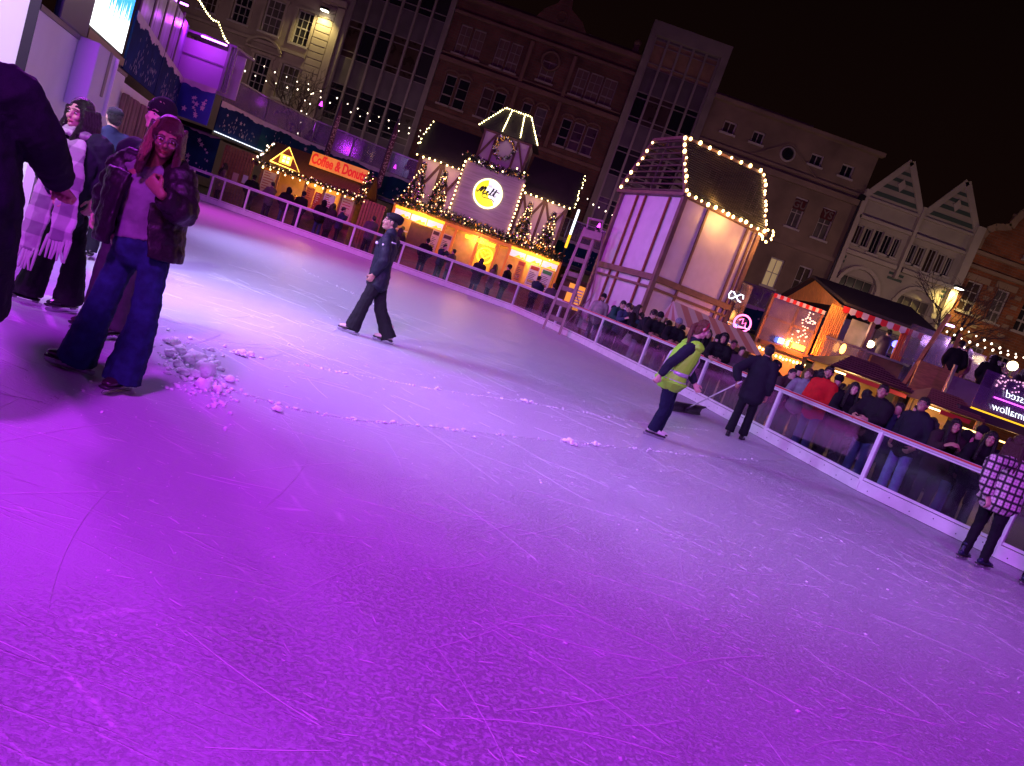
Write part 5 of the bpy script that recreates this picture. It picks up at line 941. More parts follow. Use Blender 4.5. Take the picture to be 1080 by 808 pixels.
for a in (Lf, Cn, Rt, Bk): obj('post', MB().box(a + UZ * 2.75, (.16, .16, 5.6), Matrix.Rotation(.4, 3, 'Z')), TT, tw, bev=.01)
for a, b, fs in ((Lf, Cn, (.28, .42, .8)), (Cn, Rt, (.3, .84, .93))):
    nn = V(((b - a).y, -(b - a).x, 0)).normalized(); nn = nn if nn.y < 0 else -nn
    for f_ in fs: q_ = a.lerp(b, f_) + nn * .02; obj('stud', MB().bar(q_ + UZ * .1, q_ + UZ * (zE - .08), .075, .06, nn), TT if a is Cn else RED, tw)
for a, b in ((Lf, Cn), (Cn, Rt), (Rt, Bk), (Bk, Lf)):
    obj('beam', MB().bar(a + UZ * zB, b + UZ * zB, .2, .2), TT, tw, bev=.01); obj('beam', MB().bar(a + UZ * (zE + .02), b + UZ * (zE + .02), .16, .14), TT, tw, bev=.01); obj('sill_beam', MB().bar(a + UZ * .25, b + UZ * .25, .18, .3), TT, tw)
    q_ = MB().bar(a + UZ * (zB - .32), b + UZ * (zB - .32), .1, .08); obj('batten', q_, TT, tw)
ov = .22; cc = (Cn + Bk) / 2
def out(p): return p + (p - cc).normalized() * ov
E_ = [out(Lf) + UZ * zE, out(Cn) + UZ * zE, out(Rt) + UZ * zE, out(Bk) + UZ * zE]; T_ = [V((1.85, 26.9, 7.44)), V((2.62, 25.2, 7.46)), V((5.65, 26.25, 7.44)), V((4.6, 28.3, 7.44))]
SLAT = mat('roof_slat', (.045, .035, .03), .35, var=.2, vs=5, coat=.3)
for i in range(4):
    j = (i + 1) % 4; obj('hip', MB().bar(E_[i], T_[i], .12, .1), TT, tw); obj('ridge', MB().bar(T_[i], T_[j], .1, .1), TT, tw); obj('eave', MB().bar(E_[i], E_[j], .12, .1), TT, tw)
    sl = MB()
    if i == 1:
        for q_ in range(24):
            f_ = (q_ + .5) / 24; a, b = E_[1].lerp(T_[1], f_), E_[2].lerp(T_[2], f_); sl.bar(a, b, .12, .035, (0, -.5, 1))
    else:
        for q_ in range(9):
            f_ = (q_ + .5) / 9; a, b = E_[i].lerp(T_[i], f_), E_[j].lerp(T_[j], f_); sl.bar(a, b, .05, .05)
        sl.bar(E_[i].lerp(E_[j], .5), T_[i].lerp(T_[j], .5), .05)
    obj('roof_slats', sl, SLAT if i == 1 else mat('lattice_dark', (.06, .032, .028), .6), tw)
dz = V((0, -.08, .08))
for lb, a, b, n_ in (('left rising edge of the tower roof', E_[0], T_[0], 7), ('corner post of the tower roof nearest the rink', E_[1], T_[1], 9), ('top edge of the tower roof', T_[1], T_[2], 8), ('right falling edge of the tower roof', T_[2], E_[2], 12), ('front eave of the tower', E_[1], E_[2], 13)):
    bulbs('large warm bulbs on the ' + lb, [a + dz, b + dz], n_, bulbmesh(.05, WARM), .04)
bulbs('dense cluster of warm bulbs at the right corner of the tower eave', [E_[2] + V((-.25, -.1, .05)), E_[2] + V((.1, -.1, -.25)), E_[2] + V((.3, 0, .05)), E_[2] + V((.05, -.1, .2))], 12, BW, .08)
solo('crinkled_plastic', MB().bar(Rt + V((.12, -.1, 1.6)), Rt + V((.55, .2, 1.6)), .03, 4.4), sheetmat('crinkle', (.4, .38, .42), .35, .08, gl=1.2, dirt=.3), 'upright strip of clear crinkled plastic at the right side of the timber tower', 'plastic sheet')
for (x, y, r_, m_, lb) in ((783, 341, .22, emis('neon_pink', (1, .15, .45), 4), 'pink neon ring sign at the foot of the timber tower'), (777, 313, .24, emis('neon_white', (.85, .9, 1), 3), 'white neon swirl sign above the pink ring')):
    p = at(x, y, 24.6); t = thing('neon_sign', lb, 'neon sign', p); obj('back_plate', MB().tube([p + V((0, .06, 0)), p + V((0, .09, 0))], r_ * .8, 16), sheetmat('plate_clear', (.2, .2, .2), .2), t)
    g = MB(); 
    if 'neon ring' in lb: g.tor(p, r_ + .05, .03, (0, 1, 0), 24, 6); g.tube([p + V((-.12, 0, .08)), p + V((-.02, 0, .15)), p + V((.0, 0, -.02)), p + V((.1, 0, .05)), p + V((.12, 0, -.12)), p + V((-.08, 0, -.16))], .022, 6)
    else: g.tube([p + V((.24 * math.cos(a_ * .52) - .02, 0, .13 * math.sin(a_ * 1.04))) for a_ in range(12)], .02, 6)
    obj('neon_tube', g, m_, t, True)
# ------------------------------------------------------------------ red and white striped awning
t = thing('striped_awning', 'low pink and white striped awning roof in front of the timber tower', 'awning', (4.9, 22.2, -.06)); RW = [mat('stripe_white', (.50, .42, .38), .8), mat('stripe_red', (.40, .17, .14), .8)]
p0, p1, q0, q1 = V((3.75, 22.6, 2.3)), V((6.3, 22.9, 2.15)), V((3.95, 21.4, 1.72)), V((6.65, 21.9, 1.62)); n_ = 11
for i in range(n_):
    a, b, c_, d_ = p0.lerp(p1, i / n_), p0.lerp(p1, (i + 1) / n_), q0.lerp(q1, (i + 1) / n_), q0.lerp(q1, i / n_); obj('stripe', MB().prism([a, b, c_, d_], (0, .0, .015)), RW[i % 2], t)
for i in range(5):
    f0, f1 = i / 5, (i + 1) / 5; e0 = V((3.72, 23.7, 1.8)); a, b = e0.lerp(q0, f0), e0.lerp(q0, f1); top0 = a.lerp(p0, 1) ; obj('end_stripe', MB().prism([a - V((.012, 0, 0)), b - V((.012, 0, 0)), p0 - V((.012, 0, 0))], (.01, 0, 0)), RW[i % 2], t)
obj('post', MB().bar(q0 - V((0, 0, .01)), (q0.x, q0.y, -.06), .06), WHITEM, t); obj('post', MB().bar(q1 - V((0, 0, .01)), (q1.x, q1.y, -.06), .06), WHITEM, t)
obj('counter', MB().bb(4.1, 6.4, 22.0, 22.6, -.06, 1.0), RW[0], t); obj('lamp_strip', MB().bb(4.3, 6.3, 22.3, 22.34, 1.75, 1.79), emis('warm_strip', (1, .8, .35), 5), t)
# ------------------------------------------------------------------ glazed bar on a raised deck
bc = thing('bar_chalet', 'raised timber bar with black roof and red and white scalloped valance', 'bar', (11.4, 26, -.06)); AMB = mat('amber_drape', (.60, .27, .06), .6, var=.25, vs=6, stretch=(5, 5, .4)); CLR = sheetmat('clear_vinyl', (.30, .26, .33), .28, .18, gl=.5, dirt=.16)
g = MB(); g.prism([(9.15, 28.2, 5.0), (13.0, 28.2, 5.1), (13.35, 25.7, 4.18), (9.75, 25.7, 4.22)], (0, 0, .09)); g.prism([(9.15, 28.2, 5.0), (13.0, 28.2, 5.1), (13.1, 30.4, 4.2), (9.0, 30.4, 4.2)], (0, 0, .08)); obj('roof', g, RB, bc)
g = MB(); g.add([(9.85, 26.0, 4.15), (9.15, 30.2, 4.15), (9.35, 28.3, 4.95)], [(0, 1, 2)]); obj('gable_end', g, AMB, bc)
g = MB(); g.bb(7.6, 13.1, 25.9, 30.6, 2.05, 2.2); obj('deck', g, TD, bc); g = MB()
for x, y in ((9.85, 26), (11.0, 26), (12.1, 26), (13.0, 26.2), (8.7, 30.4), (13.0, 30.4)): g.bb(x - .07, x + .07, y - .07, y + .07, -.06, 4.2)
obj('post', g, TT, bc); obj('back_wall', MB().bb(8.7, 13.0, 30.3, 30.4, 2.2, 4.2), mat('bar_back', (.35, .22, .3), .6, var=.3, vs=1.5), bc)
for i in range(16):
    x = 9.75 + i * .225; obj('valance', MB().prism([(x, 25.72, 4.18), (x + .22, 25.72, 4.18), (x + .22, 25.72, 4.0), (x + .11, 25.72, 3.95), (x, 25.72, 4.0)], (0, .02, 0)), (mat('valance_red', (.62, .02, .02), .6), mat('valance_white', (.6, .55, .55), .6))[i % 2], bc)
g = MB()
for i in range(9): x = 9.4 + i * .07; g.tube([(x, 25.85 + .02 * (i % 2), 2.3), (x, 25.85, 4.1)], .04, 6)
obj('drape', g, AMB, bc, True); g = MB()
for i in range(5): x = 12.0 + i * .07; g.tube([(x, 25.9, 2.4), (x, 25.9, 4.0)], .04, 6)
obj('drape', g, mat('red_drape', (.55, .12, .04), .6), bc, True)
obj('rail', MB().bb(9.6, 12.6, 25.75, 25.85, 2.98, 3.05).bb(9.6, 12.6, 25.77, 25.83, 2.3, 2.36), GREYM, bc); obj('balustrade', MB().bb(9.62, 12.5, 25.79, 25.80, 2.36, 2.98), CLR, bc)
obj('clear_panel', MB().bb(12.4, 13.1, 25.95, 25.96, 2.3, 4.05), CLR, bc); obj('backlit_panel', MB().bb(10.75, 11.6, 27.2, 27.22, 2.7, 4.0), mat('bar_panel', (.30, .22, .15), .6, var=.3, vs=3), bc)
obj('light_strip', MB().bb(9.95, 11.0, 26.05, 26.09, 4.05, 4.09), emis('bar_strip', (1, .85, .4), 5), bc); obj('shutter', MB().bb(11.2, 12.3, 25.55, 25.7, 2.35, 2.95), TD, bc)
for p, m_, lb in ((at(918, 363, 26.6), emis('globe_warm', (1, .75, .35), 12), 'round warm globe lamp inside the glazed bar'), (at(889, 368, 25.5), emis('flame', (1, .42, .08), 7), 'small orange flame lamp under the rail of the bar'), (at(945, 363, 26.6), emis('globe_blue', (.1, .1, 1), 7), 'round blue lamp behind the barman at the right')):
    t = thing('globe_lamp', lb, 'lamp', p); obj('globe', MB().ell(p, (.13, .13, .13) if 'flame' not in lb else (.09, .09, .18)), m_, t, True); obj('stem', MB().bar(p - V((0, 0, .4)), p - V((0, 0, .13)), .03), DARKM, t)
ex = thing('clear_shelter', 'clear vinyl shelter with a red striped valance left of the glazed bar', 'shelter', (8.4, 26.2, -.06)); g = MB()
for x in (7.55, 8.5, 9.35): g.bb(x - .04, x + .04, 26.2, 26.28, 2.05, 3.8)
g.bb(7.55, 9.35, 26.2, 26.28, 2.98, 3.06); g.bb(7.55, 9.35, 26.2, 26.28, 3.72, 3.8); g.bb(7.5, 9.4, 26.1, 26.3, -.06, 2.05); obj('frame', g, TW, ex)
obj('vinyl', MB().bb(7.6, 9.3, 26.18, 26.19, 2.1, 3.72), CLR, ex); g = MB()
for i in range(16):
    x = 7.5 + i * .117; obj('valance', MB().bb(x, x + .11, 26.1, 26.12, 3.7, 3.84), (MATS['valance_red'], MATS['valance_white'])[i % 2], ex)
for x, m_ in ((8.28, emis('blue_spot', (.12, .25, 1), 9)), (8.92, emis('orange_spot', (1, .28, .02), 14))): obj('lamp', MB().bb(x - (.09 if x < 8.5 else .22), x + (.09 if x < 8.5 else .22), 25.95, 26.05, 2.28, 2.46), m_, ex, bev=.02)
g = MB(); rr = random.Random(5)
for cx_, cz_, n2 in ((8.95, 3.35, 26), (8.85, 2.75, 18)):
    for i in range(n2): a = rr.uniform(0, 6.28); r_ = rr.uniform(.05, .28); g.ell((cx_ + math.cos(a) * r_, 26.15, cz_ + math.sin(a) * r_), .028, None, 5, 4)
obj('sparkle_motif', g, emis('sparkle', (1, .7, .6), 1.2), ex)
obj('lit_base', MB().bb(7.5, 9.4, 26.04, 26.08, .9, 1.95), mat('base_amber', (.55, .27, .09), .5, emit=(1, .4, .05), es=.12), ex)
bulbs('short garland of warm bulbs along the base of the clear shelter', [(7.6, 25.95, 1.98), (8.5, 25.95, 1.86), (9.4, 25.95, 1.92)], 14, BW, .02)
# ------------------------------------------------------------------ two low brown roofs in front
def lowroof(x0, x1, y0, y1, z, zt, m, label, sign=True):
    t = thing('market_stall', label, 'market stall', ((x0 + x1) / 2, (y0 + y1) / 2, -.06)); xm, ym = (x0 + x1) / 2, (y0 + y1) / 2
    g = MB(); a = [V((x0, y0, z)), V((x1, y0, z)), V((x1, y1, z)), V((x0, y1, z))]; b = [V((xm - .4, ym, zt)), V((xm + .4, ym, zt))]; g.add(a + b, [(0, 1, 5, 4), (1, 2, 5), (2, 3, 4, 5), (3, 0, 4), (3, 2, 1, 0)]); obj('roof', g, m, t); sl = MB()
    for i in range(1, 8): f_ = i / 8; sl.bar(a[0].lerp(b[0], f_) + V((0, -.01, .02)), a[1].lerp(b[1], f_) + V((0, -.01, .02)), .04, .03)
    obj('slats', sl, m, t)
    for p in a: obj('post', MB().bar((p.x * .92 + xm * .08, p.y * .92 + ym * .08, -.06), (p.x * .92 + xm * .08, p.y * .92 + ym * .08, z), .09), TD, t)
    obj('counter', MB().bb(x0 + .3, x1 - .3, y0 + .3, y0 + .5, -.06, 1.0), TD, t); obj('back', MB().bb(x0 + .3, x1 - .3, y1 - .4, y1 - .3, -.06, z), INT, t)
    if sign: obj('sign_strip', MB().bb(x0 + .5, x1 - .4, y0 + .02, y0 + .06, z - .16, z - .05), mat('strip_red', (.45, .03, .03), .5, emit=(1, .05, .03), es=.06), t)
    obj('strip_lamp', MB().bb(x0 + .6, x1 - .6, ym, ym + .05, z - .1, z - .06), emis('stall_strip', (1, .78, .4), 6), t)
lowroof(7.8, 10.4, 19.9, 22.2, 2.02, 2.5, mat('slat_roof_dark', (.13, .06, .05), .5, var=.2, vs=4), 'low stall with a dark reddish brown slatted roof behind the red jacket')
lowroof(10.0, 11.7, 19.0, 20.6, 1.93, 2.35, mat('slat_roof_tan', (.26, .15, .08), .5, var=.2, vs=4), 'smaller low stall with a tan brown roof behind the man in glasses')
# ------------------------------------------------------------------ right upper terrace and mirrored neon
tc_ = thing('upper_terrace', 'raised timber terrace with purple glass panels at the right edge', 'terrace', (13.5, 22, -.06)); g = MB(); g.bb(11.7, 18, 21.6, 27, 2.1, 2.24); obj('deck', g, TD, tc_)
obj('front_panel', MB().bb(11.7, 18, 21.55, 21.58, 2.24, 2.95), mat('violet_panel', (.16, .08, .22), .3, var=.2, vs=2), tc_)
for x in (11.75, 13.0, 14.3, 15.6): obj('post', MB().bb(x - .04, x + .04, 21.5, 21.58, -.06, 3.25), GREYM, tc_)
for i in range(4): obj('glass_panel', MB().bb(12.2 + i * 1.15, 13.25 + i * 1.15, 24.9, 24.92, 3.2, 4.1), PURG, tc_)
for a, b in (((11.05, 22.5, 2.1), (12.0, 23.5, 4.75)), ((12.1, 22.6, 2.6), (12.5, 23.4, 4.3)), ((11.2, 22.5, 3.0), (12.6, 22.8, 2.95))): obj('timber_strut', MB().bar(a, b, .11), TW, tc_)
obj('plank_wall', MB().bb(11.2, 12.4, 22.4, 22.46, 2.2, 3.1), mat('yellow_plank', (.42, .24, .08), .6, var=.25, vs=4, stretch=(1, 1, 6)), tc_); obj('clear_panel', MB().bb(11.3, 12.6, 24, 24.02, 3.1, 4.2), CLR, tc_)
t = thing('neon_sign', 'large glass panel with mirrored white neon words Toasted Marshmallow', 'neon sign', (13, 20, 2.2)); obj('glass', MB().bb(11.75, 16, 20.05, 20.07, 2.28, 3.3), sheetmat('violet_glass', (.2, .1, .3), .45, .08, gl=.5, dirt=.2), t)
NW = emis('neon_cool', (.85, .93, 1), 2.6); text('Toasted', .30, NW, 'neon_lettering', t, (12.93, 19.98, 2.86), mirror=True, ext=.008, off=-.008, sx=1., shear=.3); text('Marshmallow', .30, NW, 'neon_lettering', t, (13.05, 19.98, 2.44), mirror=True, ext=.008, off=-.008, shear=.3)
obj('yellow_strip', MB().bb(11.3, 16, 19.95, 19.99, 2.2, 2.24), YB, t); obj('magenta_strip', MB().bb(12.2, 14, 20.0, 20.03, 2.66, 2.69), emis('magenta_strip', (.9, .1, 1), 3), t); g = MB(); rr = random.Random(9)
for i in range(90): g.ell((rr.uniform(12.1, 14.5), 20.02, rr.uniform(2.95, 3.28)), .022, None, 5, 4)
obj('dot_lights', g, emis('pink_dot', (1, .55, .75), 1.0), t)
st = thing('shelf_counter', 'dark lower counter with warm backlight under the mirrored neon panel', 'counter', (13, 19.6, -.06)); obj('front', MB().bb(11.2, 16, 19.7, 19.8, -.06, 1.3), TD, st); obj('canopy', MB().bb(11.0, 16, 19.2, 19.9, 1.95, 2.17), mat('canopy_dark', (.06, .04, .045), .6), st); obj('bulb_row', MB().bb(11.4, 15.5, 19.75, 19.79, 1.62, 1.66), emis('counter_glow', (1, .62, .2), 5), st)
p = at(1068, 386, 24); t = thing('lantern', 'bright yellow white lantern glowing near the right edge above the terrace', 'lamp', (p.x, p.y, 2.2)); obj('globe', MB().ell(p, .15), emis('lantern_glow', (1, .8, .4), 14), t, True); obj('post', MB().bar((p.x, p.y, 2.24), (p.x, p.y, p.z - .15), .06), DARKM, t); obj('frame', MB().bar((p.x - .1, p.y + .1, 2.3), (p.x + .9, p.y + .1, 4.1), .08).bar((p.x + .1, p.y + .1, p.z - .35), (p.x + 1.5, p.y + .1, p.z - .3), .08), TD, t)
p = at(790 + 200, 362 - 22, 30); t = thing('tube_lamp', 'short violet tube lamp under the bare tree at the right', 'lamp', at(998, 343, 28)); a = at(994, 341, 28); b = at(1006, 344.5, 28); obj('tube', MB().tube([a, b], .04, 8), emis('violet_tube2', (.7, .4, 1), 7), t, True); obj('bracket', MB().bar(a + V((0, .08, .03)), b + V((0, .08, .03)), .06), DARKM, t); obj('post', MB().bar((a.x, a.y + .12, -.06), (a.x, a.y + .12, a.z), .06), DARKM, t)
# ------------------------------------------------------------------ bare trees and fairy light strings
def baretree(x, y, h, spread, label, seed):
    rr = random.Random(seed); t = thing('bare_tree', label, 'tree', (x, y, -.06)); obj('trunk', MB().tube([(x, y, -.06), (x + .05, y, h * .35), (x, y, h * .55)], [.12, .09, .07], 8), mat('bark', (.06, .04, .03), .9), t); g = MB()
    def br(p, d, L, r, n):
        e = p + d * L; m_ = p.lerp(e, .5) + V((rr.gauss(0, .05), rr.gauss(0, .05), 0)) * L; g.tube([p, m_, e], [r, r * .8, r * .6], 5)
        if n: 
            for _ in range(3): br(e.lerp(p, rr.random() * .4), (d + V((rr.gauss(0, .55), rr.gauss(0, .55), rr.gauss(.1, .35)))).normalized(), L * .68, r * .6, n - 1)
    for _ in range(5): br(V((x, y, h * rr.uniform(.38, .55))), V((rr.gauss(0, spread), rr.gauss(0, spread), 1)).normalized(), h * .2, .045, 4)
    obj('branches', g, MATS['bark'], t); return t
p = at(322, 110, 44); baretree(p.x, 44, 9.2, .5, 'thin bare tree in front of the floodlit corner of the classical building', 3)
p = at(997, 345, 31); baretree(p.x, 31, 8.2, .55, 'bare dark tree beside the floodlight at the right', 5); p = at(820, 300, 44)
Z3 = lambda L, ox, oy, s: [(ox + a / s, oy + b / s) for a, b in L]
def strand(label, px, Y, n=0, me=BC, ext=True): bulbs(label, [at(x, y, Y) for x, y in px], n, me, .0, exact=ext, group='fairy light strings across the square')
strand('warm string of close bulbs drooping at the top left', [(205, -8), (212, 1), (218.5, 12), (225, 20), (231, 22), (237, 38), (244.5, 49.5), (254, 55), (262, 58.5)], 30, 30, BY, False)
strand('upper row of pale fairy dots across the left facades', Z3([(275, 250), (320, 280), (365, 305), (415, 325), (460, 345), (508, 355), (560, 385), (630, 415), (675, 440), (718, 460), (760, 480), (808, 495), (850, 510), (895, 525), (938, 542), (985, 553)], 200, 0, 4.04), 43)
strand('lower row of pale fairy dots across the left facades', Z3([(150, 255), (195, 275), (238, 300), (282, 320), (328, 342), (370, 352), (418, 370), (462, 378), (520, 398), (560, 412), (600, 435), (643, 455), (688, 475), (728, 493), (770, 512), (850, 543), (893, 555), (935, 565), (978, 578)], 200, 0, 4.04), 42)
strand('loose knot of fairy dots hanging on the bare tree at the left', Z3([(508, 378), (528, 395), (493, 425), (515, 440), (478, 470), (500, 482), (475, 518), (463, 565), (441, 606)], 200, 0, 4.04), 41.5)
strand('short row of fairy dots right of the black roofed chalet', [(620, 209), (626, 215), (632, 218), (639, 222), (646, 226), (652, 231)], 43)
for i, L in enumerate((([(365, 38), (417, 57), (470, 88), (527, 117), (578, 142), (637, 172), (695, 193), (750, 215), (805, 240)], 'top row of fairy dots over the right terrace'), ([(262, 57), (315, 80), (365, 105), (423, 130), (478, 150), (532, 170), (587, 187), (642, 205), (695, 220), (750, 237)], 'second row of fairy dots over the right terrace'), ([(297, 183), (385, 168)], 'pair of fairy dots beside the timber strut of the terrace'), ([(427, 238), (488, 285), (563, 315), (643, 327)], 'lowest row of fairy dots just above the terrace glass'))):
    strand(L[1], Z3(L[0], 960, 340, 6.73), 27 - i * .5)
# ------------------------------------------------------------------ foreground skaters
# woman in blue jeans
Yj = 4.64; A_ = lambda x, y, d=0: at(x, y, Yj + d)
J = dict(o=V((-2.56, 4.64, 0)), f=V((.35, -1, 0)).normalized(), k=1.0); J['r'] = J['f'].cross(V((0, 0, 1)))
J['head'] = A_(176, 146, -.06); J['face'] = V((.5, -.9, -.34)).normalized(); J['neck'] = A_(163, 177, .02); J['chest'] = A_(157, 203); J['waist'] = A_(150, 237); J['pel'] = A_(148, 258)
J['shR'] = A_(134, 172, .06); J['shL'] = A_(190, 186, .02); J['elR'] = A_(112, 212, .1); J['wrR'] = A_(118, 245, .02); J['elL'] = A_(193, 226, -.12); J['wrL'] = A_(169, 204, -.30)
J['hipR'] = A_(133, 268, .03); J['hipL'] = A_(163, 274); J['knR'] = A_(105, 325, -.02); J['knL'] = A_(151, 340, -.03); J['anR'] = A_(82, 380, .05); J['anL'] = A_(130, 396, -.04); J['toeR'] = V((J['anR'].x - .17, J['anR'].y - .03, .035)); J['toeL'] = V((J['anL'].x + .0, J['anL'].y - .16, .035))
J['anR'].z = .13; J['anL'].z = .13
PUF = mat('puffer_plum', (.009, .007, .007), .5, var=.15, vs=8, bump=.25, bs=60, spec=.35)
S = dict(skin='brown', top=(.16, .14, .17), topk='grey', bulk=.006, jhem=-.03, sleeve=.5, collar=0, topname='top', legs=(.012, .036, .075), legk='denim', legvar=.35, jeans=1, knee=.092, hem=.122, hemz=.0, shoes='skate', shoec=(.03, .012, .02), shoek='plum', lacec=(.8, .45, .05), lacek='yellow', wide=.95, hair='wavy', hairout=.25, hairlen=.17, hairc=(.05, .018, .014), hairk='auburn', glasses=1, curlL=.9, hdL=(-.8, -.1, .6), palmL=(0, 1, .2), curlR=.6, topname_='top')
wj = person('woman in blue wide leg jeans and open plum puffer jacket, glasses, hand at her collar', J, S, det=2, foot=(-2.56, 4.64, 0))
# open puffer jacket: two quilted flaps, a back and sleeves
k = 1; r_, f_ = J['r'], J['f']
def cshell(mb, rings, th, n=18):
    vs = []; fs = []
    for (c, ra, rb, a0, a1) in rings:
        for j in range(n): a = R(a0 + (a1 - a0) * j / (n - 1)); vs.append(c + r_ * ra * math.cos(a) + f_ * rb * math.sin(a))
        for j in range(n - 1, -1, -1): a = R(a0 + (a1 - a0) * j / (n - 1)); vs.append(c + r_ * (ra - th) * math.cos(a) + f_ * (rb - th) * math.sin(a))
    m_ = 2 * n
    for i in range(len(rings) - 1):
        for j in range(m_): fs.append((i * m_ + j, i * m_ + (j + 1) % m_, (i + 1) * m_ + (j + 1) % m_, (i + 1) * m_ + j))
    for i in (0, len(rings) - 1):
        for j in range(n - 1): q_ = (i * m_ + j, i * m_ + j + 1, i * m_ + m_ - 2 - j, i * m_ + m_ - 1 - j); fs.append(q_ if i else q_[::-1])
    mb.add(vs, fs)
mb = MB(); ct = [J['pel'] - V((0, 0, .04)), J['waist'], J['chest'], J['neck'] - V((0, 0, .07))]; ct = interp(ct, 9); rings = []
for i, c_ in enumerate(ct):
    t_ = i / (len(ct) - 1); b_ = .85 + .3 * abs(math.sin(t_ * math.pi * 5)); ra = mixc(.25, .225, t_) + .022 * b_; rb = mixc(.20, .155, t_) + .022 * b_; gap = mixc(38, 22, t_); rings.append((c_ + f_ * .0, ra, rb, 90 + gap - (18 if t_ < .6 else 0), 450 - gap))
cshell(mb, rings, .045); mb.tube([J['shL'] + V((0, 0, .02)), J['neck'] - f_ * .07 - V((0, 0, .02)), J['shR'] + V((0, 0, .02))], [.085, (.075, .08), .085], 12, side=f_)
for n, s in (('R', 1), ('L', -1)):
    quilted(mb, [J['sh' + n], J['sh' + n].lerp(J['el' + n], .5), J['el' + n], J['el' + n].lerp(J['wr' + n], .5), J['wr' + n].lerp(J['el' + n], .12)], [(.105,) * 2, (.10,) * 2, (.09,) * 2, (.082,) * 2, (.055,) * 2], r_, .1, .16, 14)
mb.tube([J['neck'] - f_ * .08 + r_ * .10, J['neck'] - f_ * .11 + V((0, 0, .03)), J['neck'] - f_ * .08 - r_ * .10], [.045, .055, .045], 10)
blob(mb, 'puffer_jacket', PUF, wj, .009, 2, .022, .07)
obj('belt', MB().tube([J['waist'] - V((0, 0, .075)), J['waist'] - V((0, 0, .045))], [(.135, .108)] * 2, 20, side=r_), mat('denim_band', (.02, .03, .11), .8), wj, True)
# blond-pink front strands
mb = MB(); hc = J['head']; r3 = random.Random(12)
for i in range(24):
    t_ = i / 23; a = hc + r_ * (.055 + .03 * t_) + f_ * (.072 - .13 * t_) + V((0, 0, .085 - .03 * t_)); L_ = .27 - .03 * t_ + r3.uniform(-.03, .03); w_ = r3.uniform(.0, .03)
    pts = [a, a + r_ * .025 - V((0, 0, .07))]
    for q_ in range(1, 5): pts.append(a + r_ * (.018 + w_ * q_ / 4 * .9 + .012 * math.sin(q_ * 1.9 + i)) + f_ * (.012 * math.cos(q_ * 2.1 + i) + .02 * q_ / 4) - V((0, 0, .07 + (L_ - .07) * q_ / 4)))
    mb.tube(pts, [.010, .016, .017, .016, .013, .004], 7)
blob(mb, 'bleached_hair', mat('hair_bleached', (.26, .095, .07), .45, bump=.8, bs=120, stretch=(6, 6, .6), var=.5, vs=30), wj, .005, 1, .006, .02)
# woman with the long scarf
Ys = 5.89; A_ = lambda x, y, d=0: at(x, y, Ys + d)
J = dict(o=V((-3.85, 5.89, 0)), f=V((-.45, -1, 0)).normalized(), k=.98); J['r'] = J['f'].cross(V((0, 0, 1)))
J['head'] = A_(84, 121); J['face'] = V((-.16, -1, -.12)).normalized(); J['neck'] = A_(84, 146, .04); J['chest'] = A_(80, 172); J['waist'] = A_(74, 196); J['pel'] = A_(68, 216)
J['shR'] = A_(62, 145, .06); J['shL'] = A_(106, 153, .04); J['elR'] = A_(44, 175, -.04); J['wrR'] = A_(58, 203, -.28); J['elL'] = A_(113, 185, .1); J['wrL'] = A_(100, 212, .0)
J['hipR'] = A_(58, 228); J['hipL'] = A_(78, 232); J['knR'] = A_(47, 268, -.05); J['knL'] = A_(79, 275, .05); J['anR'] = A_(30, 306, -.02); J['anL'] = A_(73, 312, .14); J['anR'].z = .13; J['anL'].z = .13
J['toeR'] = V((J['anR'].x - .15, J['anR'].y - .06, .035)); J['toeL'] = V((J['anL'].x - .04, J['anL'].y - .15, .035))
S = dict(skin='light', top=(.022, .026, .036), topk='navy', bulk=.035, jhem=.12, legs=(.014, .014, .016), knee=.085, hem=.115, hemz=.02, shoes='skate', hair='long', hairlen=.42, hairc=(.012, .008, .008), lacec=(.03, .03, .03), lacek='dark', curlR=.9, hdR=(.5, .4, -.5))
ws = person('laughing woman with long dark hair, dark coat and a long pale checked scarf', J, S, det=2, foot=(-3.85, 5.89, 0))
